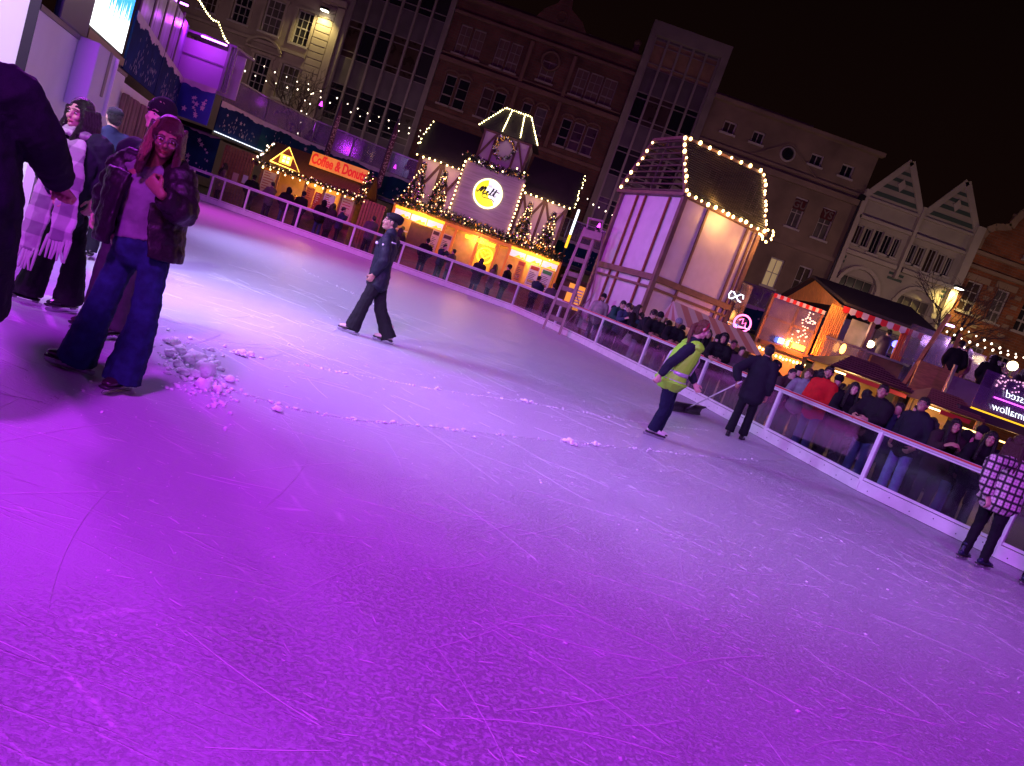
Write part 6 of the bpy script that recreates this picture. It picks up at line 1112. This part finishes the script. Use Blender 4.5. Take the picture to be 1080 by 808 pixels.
def scarfmat():
    m = bpy.data.materials.new('scarf_check'); m.use_nodes = True; n = m.node_tree.nodes; l = m.node_tree.links; b = n['Principled BSDF']; b.inputs['Roughness'].default_value = .95; b.inputs['Sheen Weight'].default_value = .4
    tc = n.new('ShaderNodeTexCoord'); sp = n.new('ShaderNodeSeparateXYZ'); l.new(tc.outputs['Object'], sp.inputs[0]); prev = None
    for ax, sc, ph in ((2, 30, .5), (0, 33, 1.2)):
        a = n.new('ShaderNodeMath'); a.operation = 'MULTIPLY_ADD'; a.inputs[1].default_value = sc; a.inputs[2].default_value = ph; l.new(sp.outputs[ax], a.inputs[0]); s = n.new('ShaderNodeMath'); s.operation = 'SINE'; l.new(a.outputs[0], s.inputs[0]); g_ = n.new('ShaderNodeMapRange'); g_.inputs[1].default_value = -.05; g_.inputs[2].default_value = .2; l.new(s.outputs[0], g_.inputs[0])
        if prev: q = n.new('ShaderNodeMath'); q.operation = 'ADD'; l.new(prev, q.inputs[0]); l.new(g_.outputs[0], q.inputs[1]); prev = q.outputs[0]
        else: prev = g_.outputs[0]
    c = n.new('ShaderNodeValToRGB'); c.color_ramp.elements[0].color = (.60, .62, .55, 1); c.color_ramp.elements[1].color = (.20, .18, .20, 1); e = c.color_ramp.elements.new(.5); e.color = (.38, .39, .35, 1); q = n.new('ShaderNodeMath'); q.operation = 'MULTIPLY'; q.inputs[1].default_value = .5; l.new(prev, q.inputs[0]); l.new(q.outputs[0], c.inputs[0]); l.new(c.outputs[0], b.inputs['Base Color'])
    t = n.new('ShaderNodeTexNoise'); t.inputs['Scale'].default_value = 160; l.new(tc.outputs['Object'], t.inputs[0]); bp = n.new('ShaderNodeBump'); bp.inputs['Strength'].default_value = .5; bp.inputs['Distance'].default_value = .01; l.new(t.outputs[0], bp.inputs['Height']); l.new(bp.outputs[0], b.inputs['Normal']); return m
SCF = scarfmat(); mb = MB(); fr = MB(); sd = J['r']
for path, wd in (([(70, 148), (59, 172), (47, 205), (37, 235), (27, 262)], .088), ([(81, 150), (77, 175), (72, 205), (67, 235), (62, 254)], .092)):
    ps = [at(x, y, Ys - .22 - .02 * i) for i, (x, y) in enumerate(path)]; ps[0] = at(path[0][0], path[0][1], Ys - .12)
    for i in range(len(ps)): ps[i] = ps[i] + sd * 0
    mb.tube(interp(ps, 3), [((wd * .75 if i < 3 else wd) * (1 + .07 * math.sin(i * 1.7)), .026 + .008 * math.sin(i * 2)) for i in range(3 * (len(ps) - 1) + 1)], 12, side=(1, .15, 0)); e = ps[-1]; d = (ps[-1] - ps[-2]).normalized()
    for j in range(8): a = e + V((1, .15, 0)).normalized() * wd * (-.9 + 1.8 * j / 7); fr.tube([a - d * .02, a + d * .07 + V((rnd.gauss(0, .008), 0, 0)), a + d * .15 + V((rnd.gauss(0, .015), 0, 0))], [.013, .012, .008], 6)
mb.tor(J['neck'] + V((0, 0, .02)), .095, .045, (0, .2, 1), 20, 8)
so = blob(mb, 'scarf', SCF, ws, .01, 2, .035, .09); obj('fringe', fr, mat('fringe_pale', (.48, .50, .44), .95, sheen=.3), so, True)
# tall dark figure at the left edge, seen from behind
Yd = 3.3; c0 = V((-2.62, Yd, 0)); ang = -30
J = pose(c0.x, c0.y, 0, -35, 1.92, ('down', 'down'))
for n_, dx_ in (('head', -.36), ('neck', -.27), ('shL', -.25), ('chest', -.12), ('waist', -.03)): J[n_] = J[n_] + V((dx_, -dx_ * .1, 0))
J['elR'] = at(42, 143, Yd + .12); J['wrR'] = at(64, 196, Yd + .40); J['shR'] = at(10, 96, Yd)
S = dict(skin='tan', top=(.006, .007, .014), topk='fleece', bulk=.065, wide=1.2, jhem=.42, flare=.03, legs=(.012, .012, .018), hair='short', shoes='skate', curlR=1.35, sleeve=.10, hdR=at(74, 208, Yd + .5) - J['wrR'], palmR=(-.2, -.1, -1))
pd_ = person('tall figure in a long dark navy coat cut off by the left edge, fist out', J, S, det=2)
# partly hidden pair behind
J = pose(-3.22, 5.75, 0, 165, 1.80, 'down'); J['head'] = at(168, 124, 5.75); S = dict(top=(.015, .014, .022), legs=(.05, .04, .05), shoes='skate', lacec=(.6, .35, .05), lacek='yellow', shoec=(.03, .012, .02), shoek='plum', hat='beanie', hem=.10, knee=.09, bulk=.05, hairk='blond', hairc=(.4, .3, .2))
person('skater in a black beanie hidden behind the woman in blue jeans', J, S, det=1)
J = pose(-5.42, 8.75, 0, 35, 1.78, 'down', look=15); person('person in a dark cap and dark jacket behind the woman with the scarf', J, dict(top=(.015, .018, .05), legs=(.012, .012, .02), hat='cap', shoes='skate', bulk=.05), det=1)
# lone skater in mid rink
Ym = 10.29; A_ = lambda x, y, d=0: at(x, y, Ym + d)
J = dict(o=V((-2.12, Ym, 0)), f=V((-1, -.35, 0)).normalized(), k=1.0); J['r'] = J['f'].cross(V((0, 0, 1)))
J['head'] = A_(412, 234.5); J['face'] = V((-1, -.5, -.05)).normalized(); J['neck'] = A_(412.5, 247); J['chest'] = A_(408, 260); J['waist'] = A_(403, 278); J['pel'] = A_(400, 292)
J['shR'] = A_(416, 254, .16); J['shL'] = A_(408, 253, -.17); J['elR'] = A_(410, 275, .22); J['wrR'] = A_(398, 288, .20); J['elL'] = A_(405, 275, -.24); J['wrL'] = A_(394, 290, -.2)
J['hipR'] = A_(401, 297, .09); J['hipL'] = A_(398, 296, -.09); J['knR'] = A_(401, 325, .1); J['knL'] = A_(383, 322, -.09); J['anR'] = A_(410, 350, .12); J['anL'] = A_(372, 345, -.1); J['anR'].z = .12; J['anL'].z = .12
J['toeR'] = V((J['anR'].x - .13, J['anR'].y - .06, .035)); J['toeL'] = V((J['anL'].x - .16, J['anL'].y - .06, .035))
S = dict(skin='tan', top=(.014, .016, .026), topk='shell', toprough=.5, bulk=.03, jhem=.12, legs=(.012, .012, .018), knee=.09, hem=.105, hemz=.0, shoes='skate', shoec=(.6, .45, .42), shoek='cream', hat='beret', hair='short', curlL=.6, curlR=.6)
mo = person('lone skater in black jacket, trousers and beret in the middle of the ice', J, S, det=2, foot=(-2.12, Ym, 0))
g = MB(); p = at(391, 254, Ym - .2); 
for q_ in (at(404.5, 258, Ym - .26), at(397.5, 256, Ym - .16)): g.ell(q_, (.02, .012, .022), None, 8, 5)
obj('jacket_badge', g, mat('badge_white', (.6, .6, .62), .5), mo); obj('sleeve_mark', MB().bar(at(413.5, 255.8, Ym - .265), at(417.5, 257, Ym - .2), .012, .015), MATS['badge_white'], mo)
# hi-vis steward
Yh = 10.6; A_ = lambda x, y, d=0: at(x, y, Yh + d)
J = dict(o=V((2.2, Yh, 0)), f=V((1, .25, 0)).normalized(), k=1.02); J['r'] = J['f'].cross(V((0, 0, 1)))
J['head'] = A_(741, 347.5); J['face'] = V((1, .2, -.35)).normalized(); J['neck'] = A_(732, 361); J['chest'] = A_(722, 376); J['waist'] = A_(713, 391); J['pel'] = A_(707, 402)
J['shR'] = A_(728, 367, -.18); J['shL'] = A_(730, 366, .18); J['elR'] = A_(706, 384, -.27); J['wrR'] = A_(696, 396.5, -.24); J['elL'] = A_(728, 392, .25); J['wrL'] = A_(733, 405, .2)
J['hipR'] = A_(706, 409, -.09); J['hipL'] = A_(708, 409, .09); J['knR'] = A_(700, 432, -.08); J['knL'] = A_(704, 432, .1); J['anR'] = A_(688, 455, -.05); J['anL'] = A_(692, 453, .1); J['anR'].z = .13; J['anL'].z = .13
J['toeR'] = V((J['anR'].x + .16, J['anR'].y + .0, .035)); J['toeL'] = V((J['anL'].x + .16, J['anL'].y + .05, .035))
S = dict(skin='light', top=(.014, .015, .028), bulk=.022, jhem=.02, vest=1, legs=(.010, .012, .035), legk='navy', knee=.075, hem=.082, hemz=.02, shoes='skate', shoec=(.75, .68, .66), shoek='white', hair='pony', hairc=(.12, .04, .02), hairk='brown', curlR=.7, curlL=.5)
hv = person('woman steward with a ponytail in a yellow green hi-vis waistcoat leaning forward on the ice', J, S, det=2, foot=(2.2, Yh, 0))
g = MB(); H = frame(J['face']); 
for i in range(26): a = R(-20 + 220 * i / 25); q_ = J['head'] + H.col[0] * .098 * math.cos(a) + H.col[2] * (.02 + .108 * math.sin(a)) + H.col[1] * .0; g.ell(q_ + V((rnd.gauss(0, .006), rnd.gauss(0, .01), rnd.gauss(0, .006))), .014, None, 6, 4)
obj('tinsel_headband', g, mat('tinsel_red', (.45, .03, .06), .2, .6), hv)
# man with the wide scraper
J = pose(4.33, 14.0, 0, -25, 1.85, ('down', 'push'), stance=.12, look=10); J['wrL'] = at(779, 403, 13.9); J['elL'] = at(777, 389, 13.95)
S = dict(skin='tan', top=(.012, .012, .02), bulk=.045, jhem=.2, legs=(.010, .010, .014), hem=.085, shoes='shoe', wide=1.05, curlL=1.0, hdL=at(775, 407, 13.8) - J['wrL'])
mn = person('man in black seen from behind on the ice, holding a long snow scraper', J, S, det=1)
t = thing('snow_scraper', 'wide dark snow scraper with a long pale handle pushed by the man in black', 'snow scraper', gnd(722, 436)); a = at(778, 404.5, 13.8); b = gnd(724, 431, .1); obj('handle', MB().tube([b, a + (a - b).normalized() * .12], .014, 8), mat('pale_handle', (.6, .58, .6), .4), t, True)
p0_, p1_ = gnd(706, 433), gnd(738, 438); q_ = MB(); d_ = (p1_ - p0_).normalized(); nn_ = V((-d_.y, d_.x, 0)); sec = [(0, .0), (.03, .05), (.02, .13), (-.04, .22), (-.06, .21), (.0, .13), (.01, .05), (-.015, .0)]
q_.prism([p0_ + nn_ * a_ * 1.4 + V((0, 0, .004 + b_)) for a_, b_ in sec], p1_ - p0_); obj('blade', q_, mat('scraper_black', (.03, .025, .03), .45), t); obj('bracket', MB().bar(b - V((0, 0, .06)), b + V((0, 0, .02)), .06, .05), DARKM, t)
# plaid jacket skater and her neighbour
def plaid():
    m = bpy.data.materials.new('plaid'); m.use_nodes = True; n = m.node_tree.nodes; l = m.node_tree.links; b = n['Principled BSDF']; b.inputs['Roughness'].default_value = .9; tc = n.new('ShaderNodeTexCoord'); sp = n.new('ShaderNodeSeparateXYZ'); l.new(tc.outputs['Object'], sp.inputs[0]); a1 = n.new('ShaderNodeMath'); a1.operation = 'MULTIPLY'; a1.inputs[1].default_value = -.55; l.new(sp.outputs[1], a1.inputs[0]); ad = n.new('ShaderNodeMath'); ad.operation = 'MULTIPLY_ADD'; ad.inputs[1].default_value = 1.2; l.new(sp.outputs[0], ad.inputs[0]); l.new(a1.outputs[0], ad.inputs[2]); prev = None
    for o_, sc, th in ((sp.outputs[2], 62, .25), (ad.outputs[0], 62, .25), (sp.outputs[2], 186, .75), (ad.outputs[0], 186, .75)):
        a = n.new('ShaderNodeMath'); a.operation = 'MULTIPLY'; a.inputs[1].default_value = sc; l.new(o_, a.inputs[0]); s = n.new('ShaderNodeMath'); s.operation = 'SINE'; l.new(a.outputs[0], s.inputs[0]); g_ = n.new('ShaderNodeMath'); g_.operation = 'GREATER_THAN'; g_.inputs[1].default_value = th + .45 if th < .5 else .95; l.new(s.outputs[0], g_.inputs[0])
        if prev: q = n.new('ShaderNodeMath'); q.operation = 'MAXIMUM'; l.new(prev, q.inputs[0]); l.new(g_.outputs[0], q.inputs[1]); prev = q.outputs[0]
        else: prev = g_.outputs[0]
    mx = n.new('ShaderNodeMix'); mx.data_type = 'RGBA'; mx.inputs[6].default_value = (.62, .48, .52, 1); mx.inputs[7].default_value = (.02, .016, .02, 1); l.new(prev, mx.inputs[0]); l.new(mx.outputs[2], b.inputs['Base Color']); return m
J = pose(6.37, 9.45, 0, -62, 1.76, ('down', 'rail'), stance=.05, look=5, lean=.10); J['head'] = at(1075, 470, 9.5)
J['shR'] = at(1049, 487, 9.2); J['elR'] = at(1041, 507, 9.15); J['wrR'] = at(1042, 524, 9.1)
S = dict(skin='light', topmat=plaid(), top=(.4, .3, .3), bulk=.05, jhem=.10, flare=.03, legs=(.010, .010, .012), knee=.065, hem=.055, shoes='skate', shoec=(.012, .014, .05), shoek='navy', hair='long', hairlen=.3, hairc=(.05, .02, .015), hairk='chestnut', wide=1.08)
person('skater in a pink and black checked jacket holding the barrier at the right edge', J, S, det=2)
J = pose(6.98, 9.15, 0, -60, 1.7, 'down', stance=-.05); person('skater in black leggings and navy skates cut off by the right edge', J, dict(top=(.02, .03, .04), legs=(.010, .010, .012), knee=.065, hem=.055, shoes='skate', shoec=(.012, .014, .05), shoek='navy', bulk=.05, hair='long'), det=1)
# ------------------------------------------------------------------ spectators at the barrier
def bary(r):                     # y on the barrier line at ratio x/y = r
    for i in range(len(BR) - 1):
        a, b = BR[i], BR[i + 1]; ra, rb = a[0] / a[1], b[0] / b[1]
        if ra <= r <= rb: t = (r - ra) / (rb - ra); return a[1] + (b[1] - a[1]) * t
    return 30
BLK = (.008, .007, .010)
spec = [  # ratio, offset behind barrier, height px ratio, angle, arms, style, label, extra pose
 (.395, .55, .0205, 130, 'clasp', dict(skin='tan', top=(.55, .02, .02), legs=(.07, .10, .22), legk='denim', hairc=BLK, beard=1, bulk=.04, jhem=.12), 'bearded man in a bright red jacket with clasped hands looking left', dict(look=25)),
 (.432, .50, .0102, 165, 'rail', dict(skin='light', top=BLK, legs=BLK, hair='long', hairlen=.3, bulk=.04), 'woman with long wavy black hair leaning on the rail beside the red jacket', dict(lean=.12)),
 (.474, .60, .0290, 125, 'rail', dict(skin='tan', top=(.014, .012, .015), legs=(.06, .09, .2), legk='denim', bulk=.06, hoodback=1, wide=1.1), 'broad man in a black hooded coat looking left over the rail', dict(look=20, lean=.05)),
 (.528, .55, .0345, 120, 'pocket', dict(skin='tan', top=(.016, .015, .024), legs=(.16, .22, .38), legk='pale', glasses=1, bulk=.035, hoodback=1), 'tall man in glasses and pale blue jeans behind the rail', dict(look=15, nod=-4)),
 (.574, .50, .0085, 170, 'phone', dict(skin='tan', top=(.03, .018, .02), legs=BLK, hair='long', bulk=.045), 'smiling woman holding a phone low behind the rail', dict(lean=.08)),
 (.628, .65, .0100, 150, 'rail', dict(skin='tan', top=BLK, legs=BLK, hair='long', bulk=.04), 'woman with her chin on her hand next to the checked jacket', dict(lean=.15, nod=8)),
 (.370, .75, .0075, 150, 'rail', dict(skin='light', top=(.22, .22, .25), legs=BLK, hair='short', hairc=(.04, .02, .012), hairk='brown', hoodback=1), 'boy in a grey hooded top between the fur collar and the red jacket', dict(look=-10)),
 (.340, .50, .0010, 195, 'cross', dict(skin='light', top=(.05, .03, .03), legs=BLK, hair='short', glasses=1, bulk=.05, collar=1), 'hunched woman in round glasses and a furry brown collar', dict(lean=.2)),
 (.248, .55, .0165, 160, 'rail', dict(skin='tan', top=BLK, legs=BLK, hat='hood', bulk=.05), 'person in a raised black hood leaning on the rail right of the hi-vis steward', dict(lean=.12)),
 (.262, 1.1, .0100, 175, 'rail', dict(skin='tan', top=(.02, .015, .02), legs=BLK), 'short haired man just behind the hooded person', dict()),
 (.225, .8, .0120, 185, 'down', dict(skin='tan', top=BLK, legs=BLK, hair='long', bulk=.03), 'dark haired woman half hidden by the hi-vis steward', dict()),
 (.181, .55, .0150, 180, 'rail', dict(skin='brown', top=BLK, legs=BLK, hat='beanie', hatc=(.22, .22, .27), bulk=.05, beard=1), 'man in a pale grey knitted beanie left of the steward', dict(lean=.15, nod=10)),
 (.156, .55, .0158, 175, 'rail', dict(skin='brown', top=BLK, legs=BLK, hat='beanie', beard=1, bulk=.055), 'bearded man in a black beanie looking down at the ice', dict(lean=.15, nod=15)),
 (.139, .50, .0185, 225, 'phone', dict(skin='light', top=(.012, .012, .022), legs=(.22, .20, .26), legk='mauve', hair='curly', bulk=.05, hem=.1, knee=.1), 'curly haired person bent over a phone in dark jacket and pale trousers', dict(lean=.15, nod=25)),
 (.124, .70, .0150, 230, 'rail', dict(skin='light', top=BLK, legs=BLK, hair='long', hairlen=.35), 'woman with long straight dark hair behind the curly haired person', dict(lean=.05)),
 (.110, .45, .0080, 200, 'phone', dict(skin='light', top=(.04, .05, .10), legs=BLK, hair='curly', glasses=1), 'child in glasses and slate jacket beside the green jacket', dict(lean=.12, nod=12)),
 (.0975, .45, .0105, 210, 'rail', dict(skin='light', top=(.02, .07, .06), legs=(.08, .06, .1), hair='short', bulk=.045), 'child in a dark green jacket leaning over the rail', dict(lean=.2, nod=15)),
 (.077, .60, .0095, 175, 'down', dict(skin='tan', top=(.30, .22, .24), legs=(.10, .09, .14), beard=1, hat='beanie'), 'bearded man in a beige jacket beside the stepladder', dict())]
for i, (r0, off, dz_, ang, arms, S, lb, kw) in enumerate(spec):
    y = bary(r0) + off; x = r0 * y; h = min(1.93, max(1.35, (1.58 + dz_ * y + .06) * (1 + .02 * (1 if kw.get('lean') else 0)))); person(lb, pose(x, y, -.06, ang, h, arms, **kw), dict(S), 'spectators along the barrier', det=1)
J = pose(.0865 * 27.2, 27.2, .62, 185, 1.86, 'pocket'); person('man in a dark coat and striped beanie standing raised on the tower step', J, dict(skin='tan', top=(.025, .014, .03), legs=BLK, hat='beanie', hatc=(.05, .04, .05), beard=1, bulk=.06), det=1)
solo('step_block', MB().bb(1.9, 2.85, 26.75, 27.6, -.06, .62), TD, 'dark timber step under the man beside the ladder', 'step')
solo('handbag', MB().tube([(2.92, 23.02, .62), (2.95, 23.02, .9)], [(.17, .07), (.13, .05)], 12).tor((2.95, 23.02, .98), .1, .01, (0, 1, 0)), mat('bag_pink', (.5, .36, .4), .5), 'pale pink handbag held against the barrier glass near the children', 'bag', smooth=True)
# ------------------------------------------------------------------ far crowd: copies of six figures
protos = []
for i, (S, arms, ang) in enumerate(((dict(top=BLK, legs=BLK, hat='beanie', bulk=.05), 'pocket', 20), (dict(top=(.03, .02, .025), legs=BLK, hair='long', bulk=.05, jhem=.3), 'clasp', -30), (dict(top=(.10, .07, .09), legs=BLK, bulk=.05), 'phone', 60), (dict(top=BLK, legs=(.05, .07, .15), legk='denim', hat='hood', bulk=.06), 'pocket', 0), (dict(top=(.20, .13, .12), legs=BLK, hair='long', bulk=.05, jhem=.25), 'down', 100), (dict(top=(.02, .03, .06), legs=BLK, hair='short', bulk=.05), 'up', -80))):
    protos.append((S, arms, ang))
P_LB = ['black coat and black beanie', 'long black coat and long hair', 'mauve jacket, holding a phone', 'raised black hood', 'long tan coat and long hair', 'dark blue jacket, arm raised']
spots = [(-13.0, 31.2, 0), (-12.6, 31.6, 1), (-12.1, 31.0, 2), (-11.5, 31.3, 3), (-11.0, 31.7, 0), (-10.5, 31.1, 4), (-10.0, 31.5, 3), (-9.5, 31.2, 1), (-9.0, 31.0, 5), (-8.4, 31.4, 0), (-7.7, 31.1, 2), (-7.0, 31.5, 4), (-6.5, 31.2, 1), (-5.9, 31.8, 3), (-5.3, 31.3, 0), (-4.6, 31.6, 5), (-4.1, 31.1, 2), (-3.5, 31.7, 3), (-2.9, 31.2, 1), (-2.3, 31.5, 4), (-1.7, 31.0, 0), (-1.0, 31.5, 3), (-.4, 31.0, 5), (.3, 30.4, 2)]
wh = ['second', 'third', 'fourth', 'fifth']; made = {}; cnt = {}; rr = random.Random(21)
def far(x, y, z, i, lb, grp, rot=None):
    if i not in made:
        S, arms, ang = protos[i]; made[i] = person(lb, pose(x, y, z, ang, 1.72, arms), dict(S), grp, det=0); return made[i]
    return dup(made[i], (x, y, z), rr.uniform(-.9, .9) if rot is None else rot, lb, grp, rr.uniform(.93, 1.07))
for x, y, i in [q for n_, q in enumerate(spots) if n_ % 4 != 1]:
    side_ = 'before the coffee kiosk' if x < -8 else ('between the two stalls' if x < -6.8 else ('before the lit food counter' if x > -7 and x < -1.2 else 'by the ladder'))
    far(x, y, -.06, i, 'queueing visitor in %s %s' % (P_LB[i], side_), 'queueing visitors, %s %s' % (P_LB[i], side_))
for x, y, z, i, lb in ((-7.0, 33.9, .12, 2, 'server in a mauve top behind the left end of the food counter'), (9.75, 26.9, 2.2, 5, 'dark bar guest leaning behind the left rail of the glazed bar'), (11.9, 26.6, 2.2, 2, 'barman at the right of the glazed bar'), (12.4, 22.9, 2.24, 0, 'guest in a black beanie at the left end of the upper terrace'), (12.9, 23.3, 2.24, 4, 'guest in a tan coat on the upper terrace'), (13.3, 22.6, 2.24, 3, 'hooded guest in the middle of the upper terrace'), (13.8, 23.0, 2.24, 5, 'guest with a raised arm on the upper terrace'), (14.3, 22.6, 2.24, 1, 'long haired guest on the upper terrace at the right edge'), (14.2, 23.8, 2.24, 0, 'guest in black at the back of the upper terrace'),
    (-13.4, 37.1, 2.82, 3, 'skater on the raised walkway above the coffee kiosk'), (-14.5, 31.6, .0 - .06, 4, 'visitor in tan beside the teal star banner')): far(x, y, z, i, lb, None)
# people between barrier and glazed bar
for x, y, i, lb in ((6.9, 18.2, 0, 'visitor in a black beanie behind the man with the scraper'), (7.7, 18.4, 1, 'long haired visitor under the dark brown stall roof'), (8.6, 18.3, 3, 'hooded visitor under the dark brown stall roof'), (9.2, 17.6, 2, 'visitor in mauve at the tan roofed stall'), (9.9, 17.0, 0, 'visitor in a beanie at the tan roofed stall'), (5.9, 19.6, 4, 'visitor in tan by the striped awning'), (10.4, 16.6, 5, 'visitor with a raised arm below the mirrored neon')): far(x, y, -.06, i, lb, None)

for n_, r0 in enumerate((.095, .118, .133, .148, .17, .19, .205, .24, .275, .29, .31, .325, .355, .385, .41, .452, .50, .548, .60, .615)):
    y = bary(r0) + 1.35 + .35 * math.sin(n_ * 2.3); far(r0 * y, y, -.06, (0, 2, 5, 1, 3, 0, 4)[n_ % 7], 'dark clad visitor in the second row behind the people at the right hand barrier', 'second row behind the right hand barrier', rot=rr.uniform(1.2, 4.2))
# ------------------------------------------------------------------ light
w = bpy.data.worlds.new('World'); SC.world = w; w.use_nodes = True; nt = w.node_tree; bg = nt.nodes['Background']
sky = nt.nodes.new('ShaderNodeTexSky'); sky.sky_type = 'NISHITA'; sky.sun_disc = False; sky.sun_elevation = R(-6); sky.sun_rotation = R(200)
mx = nt.nodes.new('ShaderNodeMix'); mx.data_type = 'RGBA'; mx.inputs[0].default_value = .97; nt.links.new(sky.outputs[0], mx.inputs[6]); tcw = nt.nodes.new('ShaderNodeTexCoord'); sxy = nt.nodes.new('ShaderNodeSeparateXYZ'); nt.links.new(tcw.outputs['Generated'], sxy.inputs[0]); crw = nt.nodes.new('ShaderNodeValToRGB'); crw.color_ramp.elements[0].position = 0; crw.color_ramp.elements[0].color = (.11, .038, .030, 1); crw.color_ramp.elements[1].position = .55; crw.color_ramp.elements[1].color = (.032, .012, .011, 1); nt.links.new(sxy.outputs[2], crw.inputs[0]); nt.links.new(crw.outputs[0], mx.inputs[7])
nt.links.new(mx.outputs[2], bg.inputs['Color']); bg.inputs['Strength'].default_value = .06
PURP = (.57, .035, .97); MAG = (.85, .05, .8); LIL = (.50, .45, 1.0)
lamp('purple_floodlight', 'SPOT', (-2.3, -3.6, 8.6), PURP, 7400, .8, (-.8, 5.0, 0), 125, .9)
lamp('purple_floodlight', 'SPOT', (8.5, -3, 8.5), PURP, 2300, .4, (4, 11, 0), 100, .9)
lamp('pale_floodlight', 'SPOT', (-6.1, 8.0, 4.2), LIL, 2100, .8, (2, 12.5, 0), 125, .7)
lamp('purple_floodlight', 'SPOT', (-7.1, 9.7, 5.4), PURP, 2000, .35, (-.5, 4.2, 0), 105, .8)
lamp('white_floodlight', 'SPOT', (-5.6, 3.4, 4.6), (.88, .95, .90), 1500, .12, (-6.2, 8.2, 1.3), 80, .7)
lamp('magenta_spot', 'SPOT', (-14.0, 25, 7.5), MAG, 3600, .4, (-6, 26, 0), 110, .9)
lamp('pale_floodlight', 'SPOT', (-10.0, 16.6, 5.0), LIL, 2600, .25, (-1, 19, 0), 100, .8)
lamp('magenta_spot', 'SPOT', (-1, -2.0, 3.2), (1., .17, .45), 300, .1, (-2.35, 4.64, 1.62), 20, .8)  # added narrow spot that brightens the face of the woman in jeans
lamp('tower_purple', 'POINT', (-1.5, 24.5, 5.5), PURP, 230, .3)
lamp('rink_floodlight', 'SPOT', (2.0, 1.5, 8.5), LIL, 2500, .3, (.4, 12.5, 0), 78, .9)
lamp('kiosk_lamp', 'POINT', (-11.2, KY + .9, 2.1), (1, .5, .13), 110, .3); lamp('kiosk_lamp', 'POINT', (-11.2, KY - 1.2, 3.0), (1, .45, .12), 26, .3)
for x in (-6.3, -3.6, -1.0): lamp('counter_lamp', 'POINT', (x, MY - .25, 2.35), (1, .55, .1), 65, .15); lamp('counter_lamp', 'POINT', (x, MY - 1.3, 2.5), (1, .5, .12), 26, .2)
for x in (-6.2, -1.3): lamp('eave_lamp', 'POINT', (x, MY - .8, 4.9), (1, .62, .3), 22, .2)
lamp('eave_lamp', 'POINT', (-3.85, MY - .5, 7.0), (1, .85, .6), 8, .2)
lamp('sign_lamp', 'POINT', (-3.84, MY - 1.6, 4.0), (1, .8, .75), 20, .3)
for p, e in ((Cn.lerp(Rt, .5) + V((.2, -.5, 5.3)), 55), (Rt + V((.3, -.6, 5.0)), 40), (T_[1].lerp(T_[2], .5) + V((0, -.5, .3)), 22)): lamp('tower_lamp', 'POINT', p, (1, .46, .10), e * 1.05, .2)
lamp('bar_lamp', 'POINT', (10.6, 26.4, 3.7), (1, .6, .4), 30, .2); lamp('bar_lamp', 'POINT', (8.9, 25.4, 2.4), (1, .25, .04), 230, .1); lamp('bar_lamp', 'POINT', (12.3, 26.8, 3.4), (.35, .25, 1), 40, .2)
lamp('bar_lamp', 'POINT', (9.3, 25.3, 4.2), (1, .5, .12), 40, .2)
lamp('stall_lamp', 'POINT', (8.7, 20.6, 1.8), (1, .55, .2), 40, .2); lamp('stall_lamp', 'POINT', (10.4, 19.4, 1.75), (1, .55, .2), 25, .2); lamp('stall_lamp', 'POINT', (5.4, 21.6, 1.5), (1, .6, .3), 25, .2)
lamp('terrace_lamp', 'POINT', (13.2, 23.2, 4.1), (.7, .35, 1), 60, .2); lamp('terrace_lamp', 'POINT', (12.6, 19.3, 1.8), (1, .55, .2), 30, .2); lamp('terrace_lamp', 'POINT', (14.6, 23.6, 4.0), (1, .7, .35), 50, .1)
lamp('walkway_lamp', 'POINT', (-7.5, 41, 4.8), PURP, 14, .2); lamp('walkway_lamp', 'POINT', (-15.5, 35.6, 5.0), PURP, 40, .2); lamp('walkway_lamp', 'POINT', (2, 42.2, 4.8), PURP, 14, .2)
lamp('cabin_lamp', 'POINT', (-15.3, 27.9, 5.9), PURP, 60, .1); lamp('cabin_lamp', 'POINT', (-15, 26, 7.3), PURP, 60, .1)
lamp('wall_flood', 'SPOT', (-18.5, FY - .75, 12.5), (1, .82, .28), 420, .08, (-18.7, FY + .3, 8.0), 130, .8)
lamp('wall_flood', 'SPOT', (23.9, FY - 1.1, 9.5), (1, .74, .22), 420, .08, (24.3, FY + .3, 6.8), 140, .8)
for x, c_, e in ((-22, (1, .66, .55), 230), (-12, (1, .66, .55), 190), (-4, (1, .6, .5), 110), (4, (1, .62, .5), 180), (12, (1, .6, .42), 190), (21, (1, .68, .5), 300), (29, (1, .6, .35), 260)): lamp('facade_fill', 'POINT', (x, FY - 7.5, 7.5), c_, e, .5)  # added unseen fill lamps in front of the facades to brighten them
SC.view_settings.view_transform = 'Standard'; SC.view_settings.look = 'None'; SC.view_settings.exposure = 0; SC.view_settings.gamma = 1
SC.render.engine = 'CYCLES'; SC.cycles.use_denoising = True; SC.cycles.max_bounces = 6; SC.cycles.transparent_max_bounces = 12; SC.cycles.sample_clamp_indirect = 3; SC.cycles.caustics_reflective = False; SC.cycles.caustics_refractive = False
